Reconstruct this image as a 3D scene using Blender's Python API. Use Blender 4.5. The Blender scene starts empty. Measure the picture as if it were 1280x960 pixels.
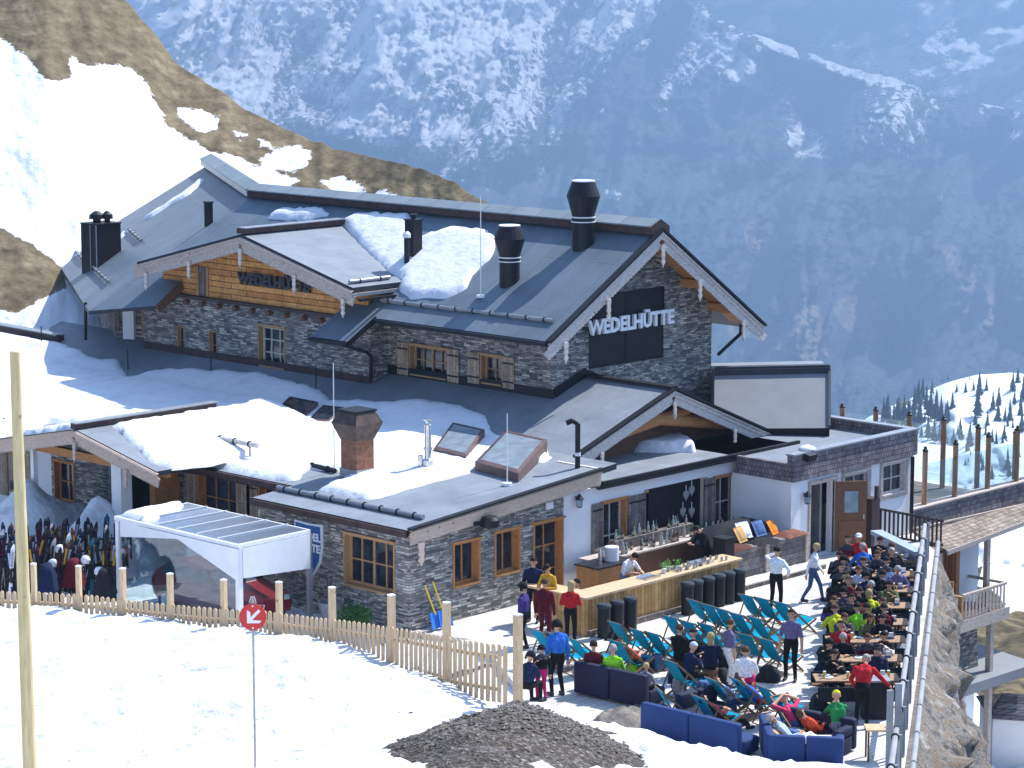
import bpy, bmesh, math, random
import numpy as np
from mathutils import Vector, Matrix, geometry, noise as mnoise
random.seed(7); rng = np.random.default_rng(7)
sc = bpy.context.scene
COL = sc.collection
R = math.radians
# ------------------------------------------------------------------ survey: where things stand (camera station and sight lines)
CAMH, FPX, HY = 17.5, 3300.0, -50.0
PITCH = math.atan((480-HY)/FPX)
AZ = R(43.8)
f0 = np.array([math.cos(AZ), math.sin(AZ), 0]); r0 = np.array([math.sin(AZ), -math.cos(AZ), 0])
fwd = f0*math.cos(PITCH)+np.array([0,0,-math.sin(PITCH)]); upv = f0*math.sin(PITCH)+np.array([0,0,math.cos(PITCH)])
CC = np.array([0,0,CAMH])
def ray(x,y): return fwd*FPX+r0*(x-640)-upv*(y-480)
def PZ(x,y,z=0.0):
    d=ray(x,y); return CC+d*((z-CAMH)/d[2])
def PX(x,y,X):
    d=ray(x,y); return CC+d*(X/d[0])
def PY(x,y,Y):
    d=ray(x,y); return CC+d*(Y/d[1])
def PD(x,y,D):
    d=ray(x,y); return CC+d*(D/(d@f0))
def fl(d,l,z=0.0):           # forward / lateral metres -> world
    return f0*d+r0*l+np.array([0,0,z])
def proj(P):
    P=np.asarray(P,float)-CC; c=P@fwd
    return 640+FPX*(P@r0)/c, 480-FPX*(P@upv)/c

# ------------------------------------------------------------------ materials
MATS={}
def newmat(name):
    m=bpy.data.materials.new(name); m.use_nodes=True; MATS[name]=m
    nt=m.node_tree; b=nt.nodes['Principled BSDF']; return m,nt,b
def nd(nt,t,**k):
    n=nt.nodes.new(t)
    for a,v in k.items():
        if a.startswith('i_'): n.inputs[a[2:].replace('_',' ')].default_value=v
        else: setattr(n,a,v)
    return n
def lk(nt,a,b): nt.links.new(a,b)
def c4(c): return (c[0],c[1],c[2],1)
def scl(c,s): return tuple(min(1,x*s) for x in c)
def tcoord(nt,kind='Object'):
    return nd(nt,'ShaderNodeTexCoord').outputs[kind]
def geo(nt): return nd(nt,'ShaderNodeNewGeometry').outputs['Position']
def noisen(nt,vec,scale,detail=4,rough=.6):
    n=nd(nt,'ShaderNodeTexNoise'); n.inputs['Scale'].default_value=scale; n.inputs['Detail'].default_value=detail; n.inputs['Roughness'].default_value=rough
    lk(nt,vec,n.inputs['Vector']); return n
def ramp(nt,fac,stops):
    r=nd(nt,'ShaderNodeValToRGB'); e=r.color_ramp.elements
    e[0].position=stops[0][0]; e[0].color=c4(stops[0][1]); e[1].position=stops[-1][0]; e[1].color=c4(stops[-1][1])
    for p,c in stops[1:-1]:
        x=e.new(p); x.color=c4(c)
    lk(nt,fac,r.inputs[0]); return r.outputs[0]
def mixc(nt,fac,a,b,mode='MIX'):
    m=nd(nt,'ShaderNodeMix',data_type='RGBA',blend_type=mode)
    for s,v in ((0,fac),(6,a),(7,b)):
        if hasattr(v,'is_output') or hasattr(v,'links'): lk(nt,v,m.inputs[s])
        elif s==0: m.inputs[0].default_value=v
        else: m.inputs[s].default_value=c4(v)
    return m.outputs[2]
def math_(nt,op,a,b=None,clamp=False):
    m=nd(nt,'ShaderNodeMath',operation=op,use_clamp=clamp)
    for i,v in enumerate((a,b)):
        if v is None: continue
        if hasattr(v,'links'): lk(nt,v,m.inputs[i])
        else: m.inputs[i].default_value=v
    return m.outputs[0]
def bumpn(nt,b,h,strength=.5,dist=.02):
    bp=nd(nt,'ShaderNodeBump'); bp.inputs['Strength'].default_value=strength; bp.inputs['Distance'].default_value=dist
    lk(nt,h,bp.inputs['Height']); lk(nt,bp.outputs[0],b.inputs['Normal'])
def uvz(nt,du=0,ku=1,kv=1):           # walls: u = x+y, v = z
    p=geo(nt); s=nd(nt,'ShaderNodeSeparateXYZ'); lk(nt,p,s.inputs[0])
    u=math_(nt,'ADD',s.outputs[0],s.outputs[1]); u=math_(nt,'MULTIPLY',u,ku)
    v=math_(nt,'MULTIPLY',s.outputs[2],kv)
    c=nd(nt,'ShaderNodeCombineXYZ'); lk(nt,u,c.inputs[0]); lk(nt,v,c.inputs[1]); return c.outputs[0]
def plain(name,col,rough=.7,var=.2,vs=6,metal=0,bump=0,bs=30,spec=.3):
    m,nt,b=newmat(name); p=geo(nt)
    n=noisen(nt,p,vs,5)
    col_o=ramp(nt,n.outputs[0],[(.3,scl(col,1-var)),(.7,scl(col,1+var))])
    lk(nt,col_o,b.inputs['Base Color']); b.inputs['Roughness'].default_value=rough; b.inputs['Metallic'].default_value=metal
    b.inputs['Specular IOR Level'].default_value=spec
    if bump: bumpn(nt,b,noisen(nt,p,bs,4).outputs[0],bump,.02)
    return m
def brick(name,vecf,w,h,mort,c1,c2,cm,rough=.85,ns=3,nv=.35,bump=.6,off=.5,rot=0,distort=.0,fine=(20,.3),bd=.03,spec=.3):
    m,nt,b=newmat(name); v=vecf(nt)
    if rot:
        mp=nd(nt,'ShaderNodeMapping'); mp.inputs['Rotation'].default_value=(0,0,rot); lk(nt,v,mp.inputs[0]); v=mp.outputs[0]
    if distort:
        nz=noisen(nt,v,2.5,2); sub=nd(nt,'ShaderNodeVectorMath',operation='MULTIPLY_ADD'); lk(nt,nz.outputs[1],sub.inputs[0]); sub.inputs[1].default_value=(distort*2,distort,0); lk(nt,v,sub.inputs[2]); v=sub.outputs[0]
    br=nd(nt,'ShaderNodeTexBrick'); lk(nt,v,br.inputs['Vector'])
    br.inputs['Scale'].default_value=1; br.inputs['Brick Width'].default_value=w; br.inputs['Row Height'].default_value=h
    br.inputs['Mortar Size'].default_value=mort; br.inputs['Mortar Smooth'].default_value=.2; br.inputs['Color1'].default_value=c4(c1); br.inputs['Color2'].default_value=c4(c2); br.inputs['Mortar'].default_value=c4(cm)
    br.offset=off; br.inputs['Bias'].default_value=0
    n1=noisen(nt,v,ns,4); g=ramp(nt,n1.outputs[0],[(.25,(1-nv,)*3),(.75,(1+nv*.6,)*3)])
    col=mixc(nt,1,br.outputs[0],g,'MULTIPLY')
    n2=noisen(nt,v,fine[0],3); g2=ramp(nt,n2.outputs[0],[(.3,(1-fine[1],)*3),(.7,(1,)*3)])
    col=mixc(nt,1,col,g2,'MULTIPLY'); lk(nt,col,b.inputs['Base Color'])
    b.inputs['Roughness'].default_value=rough; b.inputs['Specular IOR Level'].default_value=spec
    if bump:
        hh=math_(nt,'SUBTRACT',n2.outputs[0],math_(nt,'MULTIPLY',br.outputs['Fac'],.8)); bumpn(nt,b,hh,bump,bd)
    return m
def xyvec(nt): return geo(nt)
def yxvec(nt):
    p=geo(nt); s=nd(nt,'ShaderNodeSeparateXYZ'); lk(nt,p,s.inputs[0]); c=nd(nt,'ShaderNodeCombineXYZ'); lk(nt,s.outputs[1],c.inputs[0]); lk(nt,s.outputs[0],c.inputs[1]); return c.outputs[0]
def zuvec(nt):  # vertical boards : brick length along z
    p=geo(nt); s=nd(nt,'ShaderNodeSeparateXYZ'); lk(nt,p,s.inputs[0]); u=math_(nt,'ADD',s.outputs[0],s.outputs[1])
    c=nd(nt,'ShaderNodeCombineXYZ'); lk(nt,s.outputs[2],c.inputs[0]); lk(nt,u,c.inputs[1]); return c.outputs[0]
def stonemat():
    m,nt,b=newmat('stone'); v=uvz(nt)
    nz=noisen(nt,v,1.6,3); sub=nd(nt,'ShaderNodeVectorMath',operation='MULTIPLY_ADD'); lk(nt,nz.outputs[1],sub.inputs[0]); sub.inputs[1].default_value=(.25,.07,0); lk(nt,v,sub.inputs[2]); v=sub.outputs[0]
    cols=[]; facs=[]
    for w,h,o in ((.34,.075,.37),(.22,.052,.61)):
        br=nd(nt,'ShaderNodeTexBrick'); lk(nt,v,br.inputs['Vector']); br.inputs['Scale'].default_value=1; br.inputs['Brick Width'].default_value=w; br.inputs['Row Height'].default_value=h
        br.inputs['Mortar Size'].default_value=.008; br.inputs['Mortar Smooth'].default_value=.3; br.offset=o
        br.inputs['Color1'].default_value=(.02,.02,.02,1); br.inputs['Color2'].default_value=(1,1,1,1); br.inputs['Mortar'].default_value=(.0,.0,.0,1); cols.append(br.outputs[0]); facs.append(br.outputs['Fac'])
    sel=ramp(nt,noisen(nt,v,1.1,2).outputs[0],[(.47,(0,0,0)),(.53,(1,1,1))])
    t=mixc(nt,sel,cols[0],cols[1])
    n=noisen(nt,v,5,5,.7); t2=mixc(nt,.45,t,n.outputs[0])
    c=ramp(nt,t2,[(.08,(.025,.025,.028)),(.28,(.11,.108,.108)),(.48,(.25,.24,.225)),(.64,(.42,.4,.36)),(.8,(.68,.65,.58))])
    big=ramp(nt,noisen(nt,v,.35,3).outputs[0],[(.3,(.72,.72,.76)),(.7,(1.1,1.08,1.0))])
    c=mixc(nt,1,c,big,'MULTIPLY')
    lk(nt,c,b.inputs['Base Color']); b.inputs['Roughness'].default_value=.85
    h=mixc(nt,.5,t,n.outputs[0]); bumpn(nt,b,h,.8,.045); return m
def woodmat(name,c1,c2,scale=(1,1,1),rough=.75,s=6,knots=True):
    m,nt,b=newmat(name); p=geo(nt); mp=nd(nt,'ShaderNodeMapping'); mp.inputs['Scale'].default_value=scale; lk(nt,p,mp.inputs[0])
    n=noisen(nt,mp.outputs[0],s,5,.65)
    c=ramp(nt,n.outputs[0],[(.3,c1),(.7,c2)])
    if knots:
        vo=nd(nt,'ShaderNodeTexVoronoi'); vo.inputs['Scale'].default_value=2.2; lk(nt,p,vo.inputs['Vector'])
        k=ramp(nt,vo.outputs['Distance'],[(.04,(.35,.25,.18)),(.1,(1,1,1))]); c=mixc(nt,1,c,k,'MULTIPLY')
    lk(nt,c,b.inputs['Base Color']); b.inputs['Roughness'].default_value=rough; bumpn(nt,b,n.outputs[0],.3,.01); return m
stonemat()
RF=(.145,.17,.185)
brick('roof_metal',xyvec,3.4,.95,.012,(.13,.165,.2),(.155,.192,.228),(.085,.105,.125),rough=.5,ns=.7,nv=.22,bump=.2,off=.37,fine=(14,.12),bd=.01)
brick('roof_metal_wing',xyvec,3.4,.95,.012,(.13,.165,.2),(.155,.192,.228),(.085,.105,.125),rough=.5,ns=.7,nv=.22,bump=.2,off=.37,fine=(14,.12),bd=.01,rot=R(32.3))
brick('roof_pale',xyvec,2.8,1.1,.01,(.215,.24,.27),(.24,.265,.295),(.15,.165,.18),rough=.6,ns=.8,nv=.25,bump=.2,off=.4,fine=(12,.12),bd=.01)
plain('roof_edge',(.03,.036,.045),.55,.25,3)
brick('ridge_metal',yxvec,1.2,3,.012,(.2,.24,.26),(.24,.28,.3),(.05,.05,.05),rough=.5,ns=1,nv=.2,bump=.2,off=0,fine=(14,.15),bd=.01)
plain('brown_trim',(.06,.034,.03),.6,.4,4,bump=.2)
plain('copper',(.22,.105,.07),.5,.5,5,metal=.3,bump=.2,bs=8)
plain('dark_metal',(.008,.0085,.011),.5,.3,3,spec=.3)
plain('steel',(.6,.61,.62),.25,.15,5,metal=.9)
plain('grey_metal',(.3,.31,.33),.45,.15,5,metal=.4)
plain('white_metal',(.75,.76,.78),.4,.05,3)
plain('plaster',(.8,.8,.8),.9,.04,1.2,bump=.25,bs=25)
woodmat('pine',(.3,.17,.075),(.5,.3,.14),(1,1,3),s=7)
woodmat('orange_wood',(.36,.15,.045),(.56,.26,.08),(1,1,4),s=6)
woodmat('fence_wood',(.5,.34,.18),(.72,.54,.33),(6,6,1),s=4)
woodmat('post_wood',(.44,.34,.16),(.66,.54,.29),(8,8,.6),s=3)
woodmat('weathered',(.3,.24,.2),(.56,.48,.41),(2,2,5),s=5)
woodmat('weathered_pale',(.42,.36,.32),(.74,.68,.62),(2,2,6),s=4)
woodmat('dark_wood',(.1,.045,.02),(.19,.085,.035),(1,1,5),s=5)
woodmat('fascia_wood',(.42,.31,.235),(.66,.52,.42),(2,2,6),s=5)
woodmat('table_wood',(.42,.27,.14),(.64,.45,.27),(1,5,1),s=5,knots=False)
woodmat('chair_wood',(.15,.085,.04),(.26,.16,.08),(1,1,1),s=8,knots=False)
def bands(name,vf,h,c1,c2,cm,**k): return brick(name,vf,2.6,h,k.pop('m',.006),c1,c2,cm,**k)
bands('log_wood',uvz,.2,(.6,.24,.06),(.85,.42,.13),(.14,.05,.015),m=.012,ns=2,nv=.4,bump=.8,off=.3,fine=(9,.35),bd=.05)
bands('bar_boards',zuvec,.14,(.52,.27,.085),(.78,.5,.21),(.1,.05,.02),ns=2,nv=.35,bump=.6,off=.3,fine=(9,.3))
bands('shutter_boards',zuvec,.13,(.42,.3,.2),(.62,.48,.34),(.1,.06,.04),ns=3,nv=.4,bump=.5,off=.3,fine=(12,.4))
bands('grey_boards',zuvec,.15,(.16,.13,.115),(.3,.25,.22),(.04,.03,.025),ns=3,nv=.4,bump=.5,off=.3,fine=(12,.4))
bands('planter_boards',uvz,.17,(.18,.165,.16),(.28,.26,.25),(.03,.03,.03),ns=3,nv=.4,bump=.5,off=.3,fine=(12,.4))
brick('shingle',uvz,.13,.16,.008,(.17,.15,.165),(.33,.3,.31),(.04,.035,.04),ns=1.5,nv=.4,bump=.9,off=.5,fine=(18,.35))
brick('shingle_roof',xyvec,.13,.17,.01,(.28,.22,.17),(.5,.42,.34),(.07,.05,.04),ns=1.5,nv=.5,bump=.9,off=.5,fine=(18,.35))
brick('deck_boards',xyvec,2.4,.145,.008,(.6,.575,.53),(.74,.71,.66),(.27,.255,.24),ns=.9,nv=.3,bump=.4,off=.4,fine=(10,.2),rot=0)
def glassm(name,col=(.012,.016,.022),rough=.06,spec=.6):
    m,nt,b=newmat(name); n=noisen(nt,geo(nt),2.5,3); lk(nt,ramp(nt,n.outputs[0],[(.4,col),(.75,scl(col,3 if col[0]<.1 else 1.5))]),b.inputs['Base Color']); b.inputs['Roughness'].default_value=rough; b.inputs['Specular IOR Level'].default_value=spec; return m
glassm('window_glass'); glassm('skylight_glass',(.2,.245,.28),.14)
def clearm(name,tint,amt,rough=.02):
    m,nt,b=newmat(name); out=nt.nodes['Material Output']
    t=nd(nt,'ShaderNodeBsdfTransparent'); t.inputs[0].default_value=c4(tint)
    g=nd(nt,'ShaderNodeBsdfGlossy'); g.inputs['Roughness'].default_value=rough; g.inputs[0].default_value=(.9,.95,1,1)
    fr=nd(nt,'ShaderNodeLayerWeight'); fr.inputs[0].default_value=.5
    fac=math_(nt,'ADD',math_(nt,'POWER',fr.outputs['Facing'],4),amt,True)
    mx=nd(nt,'ShaderNodeMixShader'); lk(nt,fac,mx.inputs[0]); lk(nt,t.outputs[0],mx.inputs[1]); lk(nt,g.outputs[0],mx.inputs[2]); lk(nt,mx.outputs[0],out.inputs[0]); return m
clearm('clear_glass',(.86,.92,.93),.06); clearm('roof_glass',(.86,.89,.9),.38,.25)
def snowm(name,col=(.86,.87,.9),bs=3.,st=.35,bd=.12,dirt=0.):
    m,nt,b=newmat(name); p=geo(nt)
    n=noisen(nt,p,bs,7,.62); c=ramp(nt,n.outputs[0],[(.3,scl(col,.95)),(.6,col)])
    if dirt:
        d=noisen(nt,p,.9,8,.75); k=ramp(nt,d.outputs[0],[(.5,(1,1,1)),(.68,(1-dirt,)*3)]); c=mixc(nt,1,c,k,'MULTIPLY')
    lk(nt,c,b.inputs['Base Color']); b.inputs['Roughness'].default_value=.65; b.inputs['Specular IOR Level'].default_value=.25
    bumpn(nt,b,n.outputs[0],st,bd); return m
snowm('snow',(.74,.745,.76),bs=2.6,st=1,bd=.16,dirt=.4); snowm('roof_snow',(.76,.77,.79),bs=3.5,st=.5,bd=.1,dirt=.18)
def gravel(name):
    m,nt,b=newmat(name); p=geo(nt)
    vo=nd(nt,'ShaderNodeTexVoronoi'); vo.inputs['Scale'].default_value=17; lk(nt,p,vo.inputs['Vector'])
    c=ramp(nt,vo.outputs['Color'],[(.15,(.03,.024,.018)),(.6,(.085,.07,.055)),(.92,(.26,.23,.2))])
    n=noisen(nt,p,1.2,4); c=mixc(nt,1,c,ramp(nt,n.outputs[0],[(.35,(.6,.5,.42)),(.65,(1,1,1))]),'MULTIPLY')
    lk(nt,c,b.inputs['Base Color']); b.inputs['Roughness'].default_value=.9; bumpn(nt,b,vo.outputs['Distance'],.8,.06); return m
gravel('gravel')
plain('stone_chip',(.16,.14,.12),.85,.6,4)
def rockm():
    m,nt,b=newmat('rock'); p=geo(nt); n=noisen(nt,p,1.5,9,.75)
    c=ramp(nt,n.outputs[0],[(.32,(.03,.028,.026)),(.42,(.14,.12,.10)),(.49,(.32,.3,.27)),(.55,(.26,.17,.09)),(.6,(.42,.4,.37)),(.7,(.6,.58,.55))])
    vo=nd(nt,'ShaderNodeTexVoronoi',feature='DISTANCE_TO_EDGE'); vo.inputs['Scale'].default_value=1.3; lk(nt,p,vo.inputs['Vector'])
    c=mixc(nt,1,c,ramp(nt,vo.outputs['Distance'],[(.0,(.8,.8,.8)),(.05,(1,1,1))]),'MULTIPLY')
    lk(nt,c,b.inputs['Base Color']); b.inputs['Roughness'].default_value=.9
    bumpn(nt,b,n.outputs[0],1,.35); return m
rockm()
def terrainm(name,snowc,stops,ns,nsc,nb,bd,edge=.25,spk=40):
    """snow attribute with ragged noise edge over grass / forest"""
    m,nt,b=newmat(name); p=geo(nt)
    at=nd(nt,'ShaderNodeAttribute',attribute_name='snow')
    n=noisen(nt,p,ns,8,.72); n2=noisen(nt,p,nsc,8,.7)
    base=ramp(nt,n2.outputs[0],stops)
    f=math_(nt,'ADD',at.outputs['Fac'],math_(nt,'MULTIPLY',math_(nt,'SUBTRACT',n.outputs[0],.5),edge))
    f=ramp(nt,f,[(.47,(0,0,0)),(.54,(1,1,1))])
    c=mixc(nt,f,base,snowc); lk(nt,c,b.inputs['Base Color']); b.inputs['Roughness'].default_value=.85; b.inputs['Specular IOR Level'].default_value=.1
    bumpn(nt,b,n2.outputs[0],nb,bd); return m
terrainm('hill_ground',(.8,.81,.83),[(.25,(.06,.048,.03)),(.42,(.13,.1,.058)),(.55,(.19,.15,.088)),(.7,(.29,.235,.145))],2.2,1.1,.5,.25,edge=.9)
terrainm('valley_slope',(.87,.88,.9),[(.35,(.03,.026,.018)),(.5,(.1,.08,.042)),(.62,(.2,.16,.09))],.5,.4,.6,.5,edge=.4)
terrainm('mountain_ground',(.93,.93,.95),[(.3,(.05,.06,.068)),(.5,(.095,.108,.115)),(.7,(.16,.165,.165))],.06,.035,1,18,edge=1.7)
def flatc(name,c,rough=.85,spec=.15,var=.2): return plain(name,c,rough,var,14,spec=spec,bump=.15,bs=22)

# ------------------------------------------------------------------ mesh builder
class MB:
    def __init__(s): s.v=[]; s.f=[]; s.m=[]
    def add(s,vs,fs,mi=0):
        o=len(s.v); s.v+= [tuple(map(float,p)) for p in vs]; s.f+=[tuple(i+o for i in f) for f in fs]; s.m+=[mi]*len(fs); return s
    def obox(s,c,ax,ay,az,mi=0):   # centre + half axes
        c,ax,ay,az=map(lambda q:np.asarray(q,float),(c,ax,ay,az))
        if np.dot(np.cross(ax,ay),az)<0: ax=-ax
        vs=[c+i*ax+j*ay+k*az for k in(-1,1) for j in(-1,1) for i in(-1,1)]
        return s.add(vs,[(0,2,3,1),(4,5,7,6),(0,1,5,4),(2,6,7,3),(0,4,6,2),(1,3,7,5)],mi)
    def box(s,x0,x1,y0,y1,z0,z1,mi=0):
        return s.obox(((x0+x1)/2,(y0+y1)/2,(z0+z1)/2),(abs(x1-x0)/2,0,0),(0,abs(y1-y0)/2,0),(0,0,abs(z1-z0)/2),mi)
    def bar(s,p,q,w,h,up=(0,0,1),mi=0):
        p,q,up=map(lambda a:np.asarray(a,float),(p,q,up)); d=q-p; L=np.linalg.norm(d); d=d/L
        sd=np.cross(d,up); n=np.linalg.norm(sd); sd=np.array([1,0,0]) if n<1e-6 else sd/n; u=np.cross(sd,d)
        return s.obox((p+q)/2,d*L/2,sd*w/2,u*h/2,mi)
    def tube(s,p,q,r,r2=None,n=10,mi=0,cap=True):
        p,q=np.asarray(p,float),np.asarray(q,float); r2=r if r2 is None else r2; d=q-p; d=d/np.linalg.norm(d)
        a=np.cross(d,(0,0,1)) if abs(d[2])<.9 else np.cross(d,(1,0,0)); a/=np.linalg.norm(a); b=np.cross(d,a)
        vs=[]; 
        for (c,rr) in((p,r),(q,r2)):
            for i in range(n): t=2*math.pi*i/n; vs.append(c+rr*(math.cos(t)*a+math.sin(t)*b))
        fs=[(i,(i+1)%n,n+(i+1)%n,n+i) for i in range(n)]
        if cap: fs+=[tuple(range(n))[::-1],tuple(range(n,2*n))]
        return s.add(vs,fs,mi)
    def lathe(s,base,prof,n=16,mi=0,ax=(0,0,1)):
        base=np.asarray(base,float); vs=[]
        for (r,z) in prof:
            for i in range(n): t=2*math.pi*i/n; vs.append(base+np.array([r*math.cos(t),r*math.sin(t),z]))
        m=len(prof); fs=[(j*n+i,j*n+(i+1)%n,(j+1)*n+(i+1)%n,(j+1)*n+i) for j in range(m-1) for i in range(n)]
        fs+=[tuple(range(n))[::-1],tuple(range((m-1)*n,m*n))]
        return s.add(vs,fs,mi)
    def prism(s,poly,off,mi=0,side=None):   # polygon extruded by vector
        n=len(poly); off=np.asarray(off,float); P=[np.asarray(p,float) for p in poly]
        s.add(P+[p+off for p in P],[],mi)
        o=len(s.v)-2*n; side=mi if side is None else side
        nn=np.zeros(3)
        for i in range(n): nn+=np.cross(P[i],P[(i+1)%n])
        flip=np.dot(nn,off)>0
        a=tuple(range(o,o+n)); b=tuple(range(o+n,o+2*n))
        if flip: a=a[::-1]
        else: b=b[::-1]
        s.f+=[a,b]; s.m+=[mi,side]
        for i in range(n):
            j=(i+1)%n; q=(o+i,o+j,o+n+j,o+n+i)
            if not flip: q=q[::-1]
            s.f.append(q); s.m.append(side)
        return s
    def build_each(s,name,mats,parent=None,k=6):
        out=[]
        for i in range(0,len(s.f),k):
            fs=s.f[i:i+k]; ids=sorted({v for f in fs for v in f}); mp={v:j for j,v in enumerate(ids)}; q=MB(); q.v=[s.v[v] for v in ids]; q.f=[tuple(mp[v] for v in f) for f in fs]; q.m=s.m[i:i+k]; out.append(q.build(name,mats,parent))
        return out
    def build_isl(s,name,mats,parent=None,smooth=False):
        key={}; par=list(range(len(s.v)))
        def fd(a):
            while par[a]!=a: par[a]=par[par[a]]; a=par[a]
            return a
        for i,v in enumerate(s.v):
            k=(round(v[0],3),round(v[1],3),round(v[2],3))
            if k in key: par[fd(i)]=fd(key[k])
            else: key[k]=i
        for f in s.f:
            for a in f[1:]: par[fd(a)]=fd(f[0])
        g={}
        for j,f in enumerate(s.f): g.setdefault(fd(f[0]),[]).append(j)
        out=[]
        for js in g.values():
            ids=sorted({v for j in js for v in s.f[j]}); mp={v:k for k,v in enumerate(ids)}; q=MB(); q.v=[s.v[v] for v in ids]; q.f=[tuple(mp[v] for v in s.f[j]) for j in js]; q.m=[s.m[j] for j in js]; out.append(q.build(name,mats,parent,smooth))
        return out[0]
    def build(s,name,mats,parent=None,smooth=False,loc=None):
        me=bpy.data.meshes.new(name); me.from_pydata(s.v,[],s.f)
        if isinstance(mats,str): mats=[mats]
        for m in mats: me.materials.append(MATS[m] if isinstance(m,str) else m)
        if len(mats)>1: me.polygons.foreach_set('material_index',s.m)
        if smooth: me.polygons.foreach_set('use_smooth',[True]*len(me.polygons))
        me.update(); return link(name,me,parent)
def link(name,data,parent=None):
    o=bpy.data.objects.new(name,data); COL.objects.link(o)
    if parent is not None:
        o.parent=parent
        if parent.get('_w'): o.matrix_parent_inverse=Matrix.Translation(parent.location).inverted() if not parent.parent else Matrix()
    return o
def tag(o,label=None,cat=None,group=None,kind=None):
    if label: o['label']=label
    if cat: o['category']=cat
    if group: o['group']=group
    if kind: o['kind']=kind
    return o
def thing(name,label,cat,loc=(0,0,0),rz=0,group=None,world=False):
    """Empty at the thing's base. world=True: children meshes are given in world coordinates."""
    o=bpy.data.objects.new(name,None); COL.objects.link(o); o.location=[float(a) for a in loc]; o.rotation_euler=(0,0,rz)
    o.empty_display_size=.2
    if world: o['_w']=1
    return tag(o,label,cat,group)
def kids(o): return [c for c in bpy.data.objects if c.parent==o]
def copy_tree(o,parent=None,kidmap=None):
    c=o.copy(); COL.objects.link(c); c.parent=parent
    for ch in (kidmap[o] if kidmap and o in kidmap else o.children): copy_tree(ch,c,kidmap)
    return c
def struct(o): o['kind']='structure'; return o
# ------------------------------------------------------------------ noise + terrain
def vnoise(x,y,seed=0):
    xi=np.floor(x).astype(np.int64); yi=np.floor(y).astype(np.int64); xf=x-xi; yf=y-yi
    def h(a,b):
        n=(a*374761393+b*668265263+seed*1442695041)&0xffffffff; n=((n^(n>>13))*1274126177)&0xffffffff; return ((n^(n>>16))&0xffffff)/float(0xffffff)
    u=xf*xf*(3-2*xf); v=yf*yf*(3-2*yf)
    return (h(xi,yi)*(1-u)+h(xi+1,yi)*u)*(1-v)+(h(xi,yi+1)*(1-u)+h(xi+1,yi+1)*u)*v
def fbm(x,y,o=5,seed=0,ridge=False,gain=.5):
    s=0;a=1;t=0
    for i in range(o):
        n=vnoise(x*2**i+17.3*i,y*2**i-9.1*i,seed+i)
        if ridge: n=1-abs(2*n-1)
        s=s+a*n; t+=a; a*=gain
    return s/t
def inpoly(x,y,poly):
    ins=np.zeros(x.shape,bool); n=len(poly)
    for i in range(n):
        x1,y1=poly[i]; x2,y2=poly[(i+1)%n]
        if y1==y2: continue
        c=((y1>y)!=(y2>y))&(x<(x2-x1)*(y-y1)/(y2-y1)+x1); ins^=c
    return ins
def polydist(x,y,poly,closed=True):
    d=np.full(x.shape,1e9); n=len(poly)
    for i in range(n if closed else n-1):
        ax,ay=poly[i]; bx,by=poly[(i+1)%n]; dx,dy=bx-ax,by-ay; L=dx*dx+dy*dy+1e-9
        t=np.clip(((x-ax)*dx+(y-ay)*dy)/L,0,1); d=np.minimum(d,np.hypot(x-ax-t*dx,y-ay-t*dy))
    return d
def softmask(x,y,polys,w):
    s=np.full(x.shape,-1e9)
    for p in polys:
        d=polydist(x,y,p); s=np.maximum(s,np.where(inpoly(x,y,p),d,-d))
    return np.clip(.5+s/(2*w),0,1)
def gridmesh(name,P,mats,attr=None,smooth=True,kind='structure',flip=False,wrap=False):
    ny,nx=P.shape[:2]; idx=np.arange(ny*nx).reshape(ny,nx)
    a=idx[:-1,:-1].ravel(); b=idx[:-1,1:].ravel(); c=idx[1:,1:].ravel(); d=idx[1:,:-1].ravel()
    F=np.stack([a,b,c,d] if not flip else [d,c,b,a],1)
    me=bpy.data.meshes.new(name); me.vertices.add(ny*nx); me.vertices.foreach_set('co',P.reshape(-1).astype(np.float32))
    me.loops.add(F.size); me.loops.foreach_set('vertex_index',F.ravel().astype(np.int32)); me.polygons.add(len(F))
    me.polygons.foreach_set('loop_start',(np.arange(len(F))*4).astype(np.int32)); me.polygons.foreach_set('loop_total',np.full(len(F),4,np.int32))
    me.polygons.foreach_set('use_smooth',np.full(len(F),smooth)); me.update(calc_edges=True)
    if attr is not None:
        at=me.attributes.new('snow','FLOAT','POINT'); at.data.foreach_set('value',attr.ravel().astype(np.float32))
    me.materials.append(MATS[mats]); o=link(name,me)
    if kind: o['kind']=kind
    return o
def unproj(x,y,d):           # arrays: picture bearing / sight-line height -> survey point at forward distance d
    rx=(x-640); k=FPX*math.cos(PITCH)-(y-480)*math.sin(PITCH)   # forward component of the sight line
    kz=-FPX*math.sin(PITCH)-(y-480)*math.cos(PITCH)
    s=d/k; P=np.stack([f0[0]*d+r0[0]*rx*s, f0[1]*d+r0[1]*rx*s, CAMH+kz*s],-1); return P
def interp(x,pts): 
    return np.interp(x,[p[0] for p in pts],[p[1] for p in pts])
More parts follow.
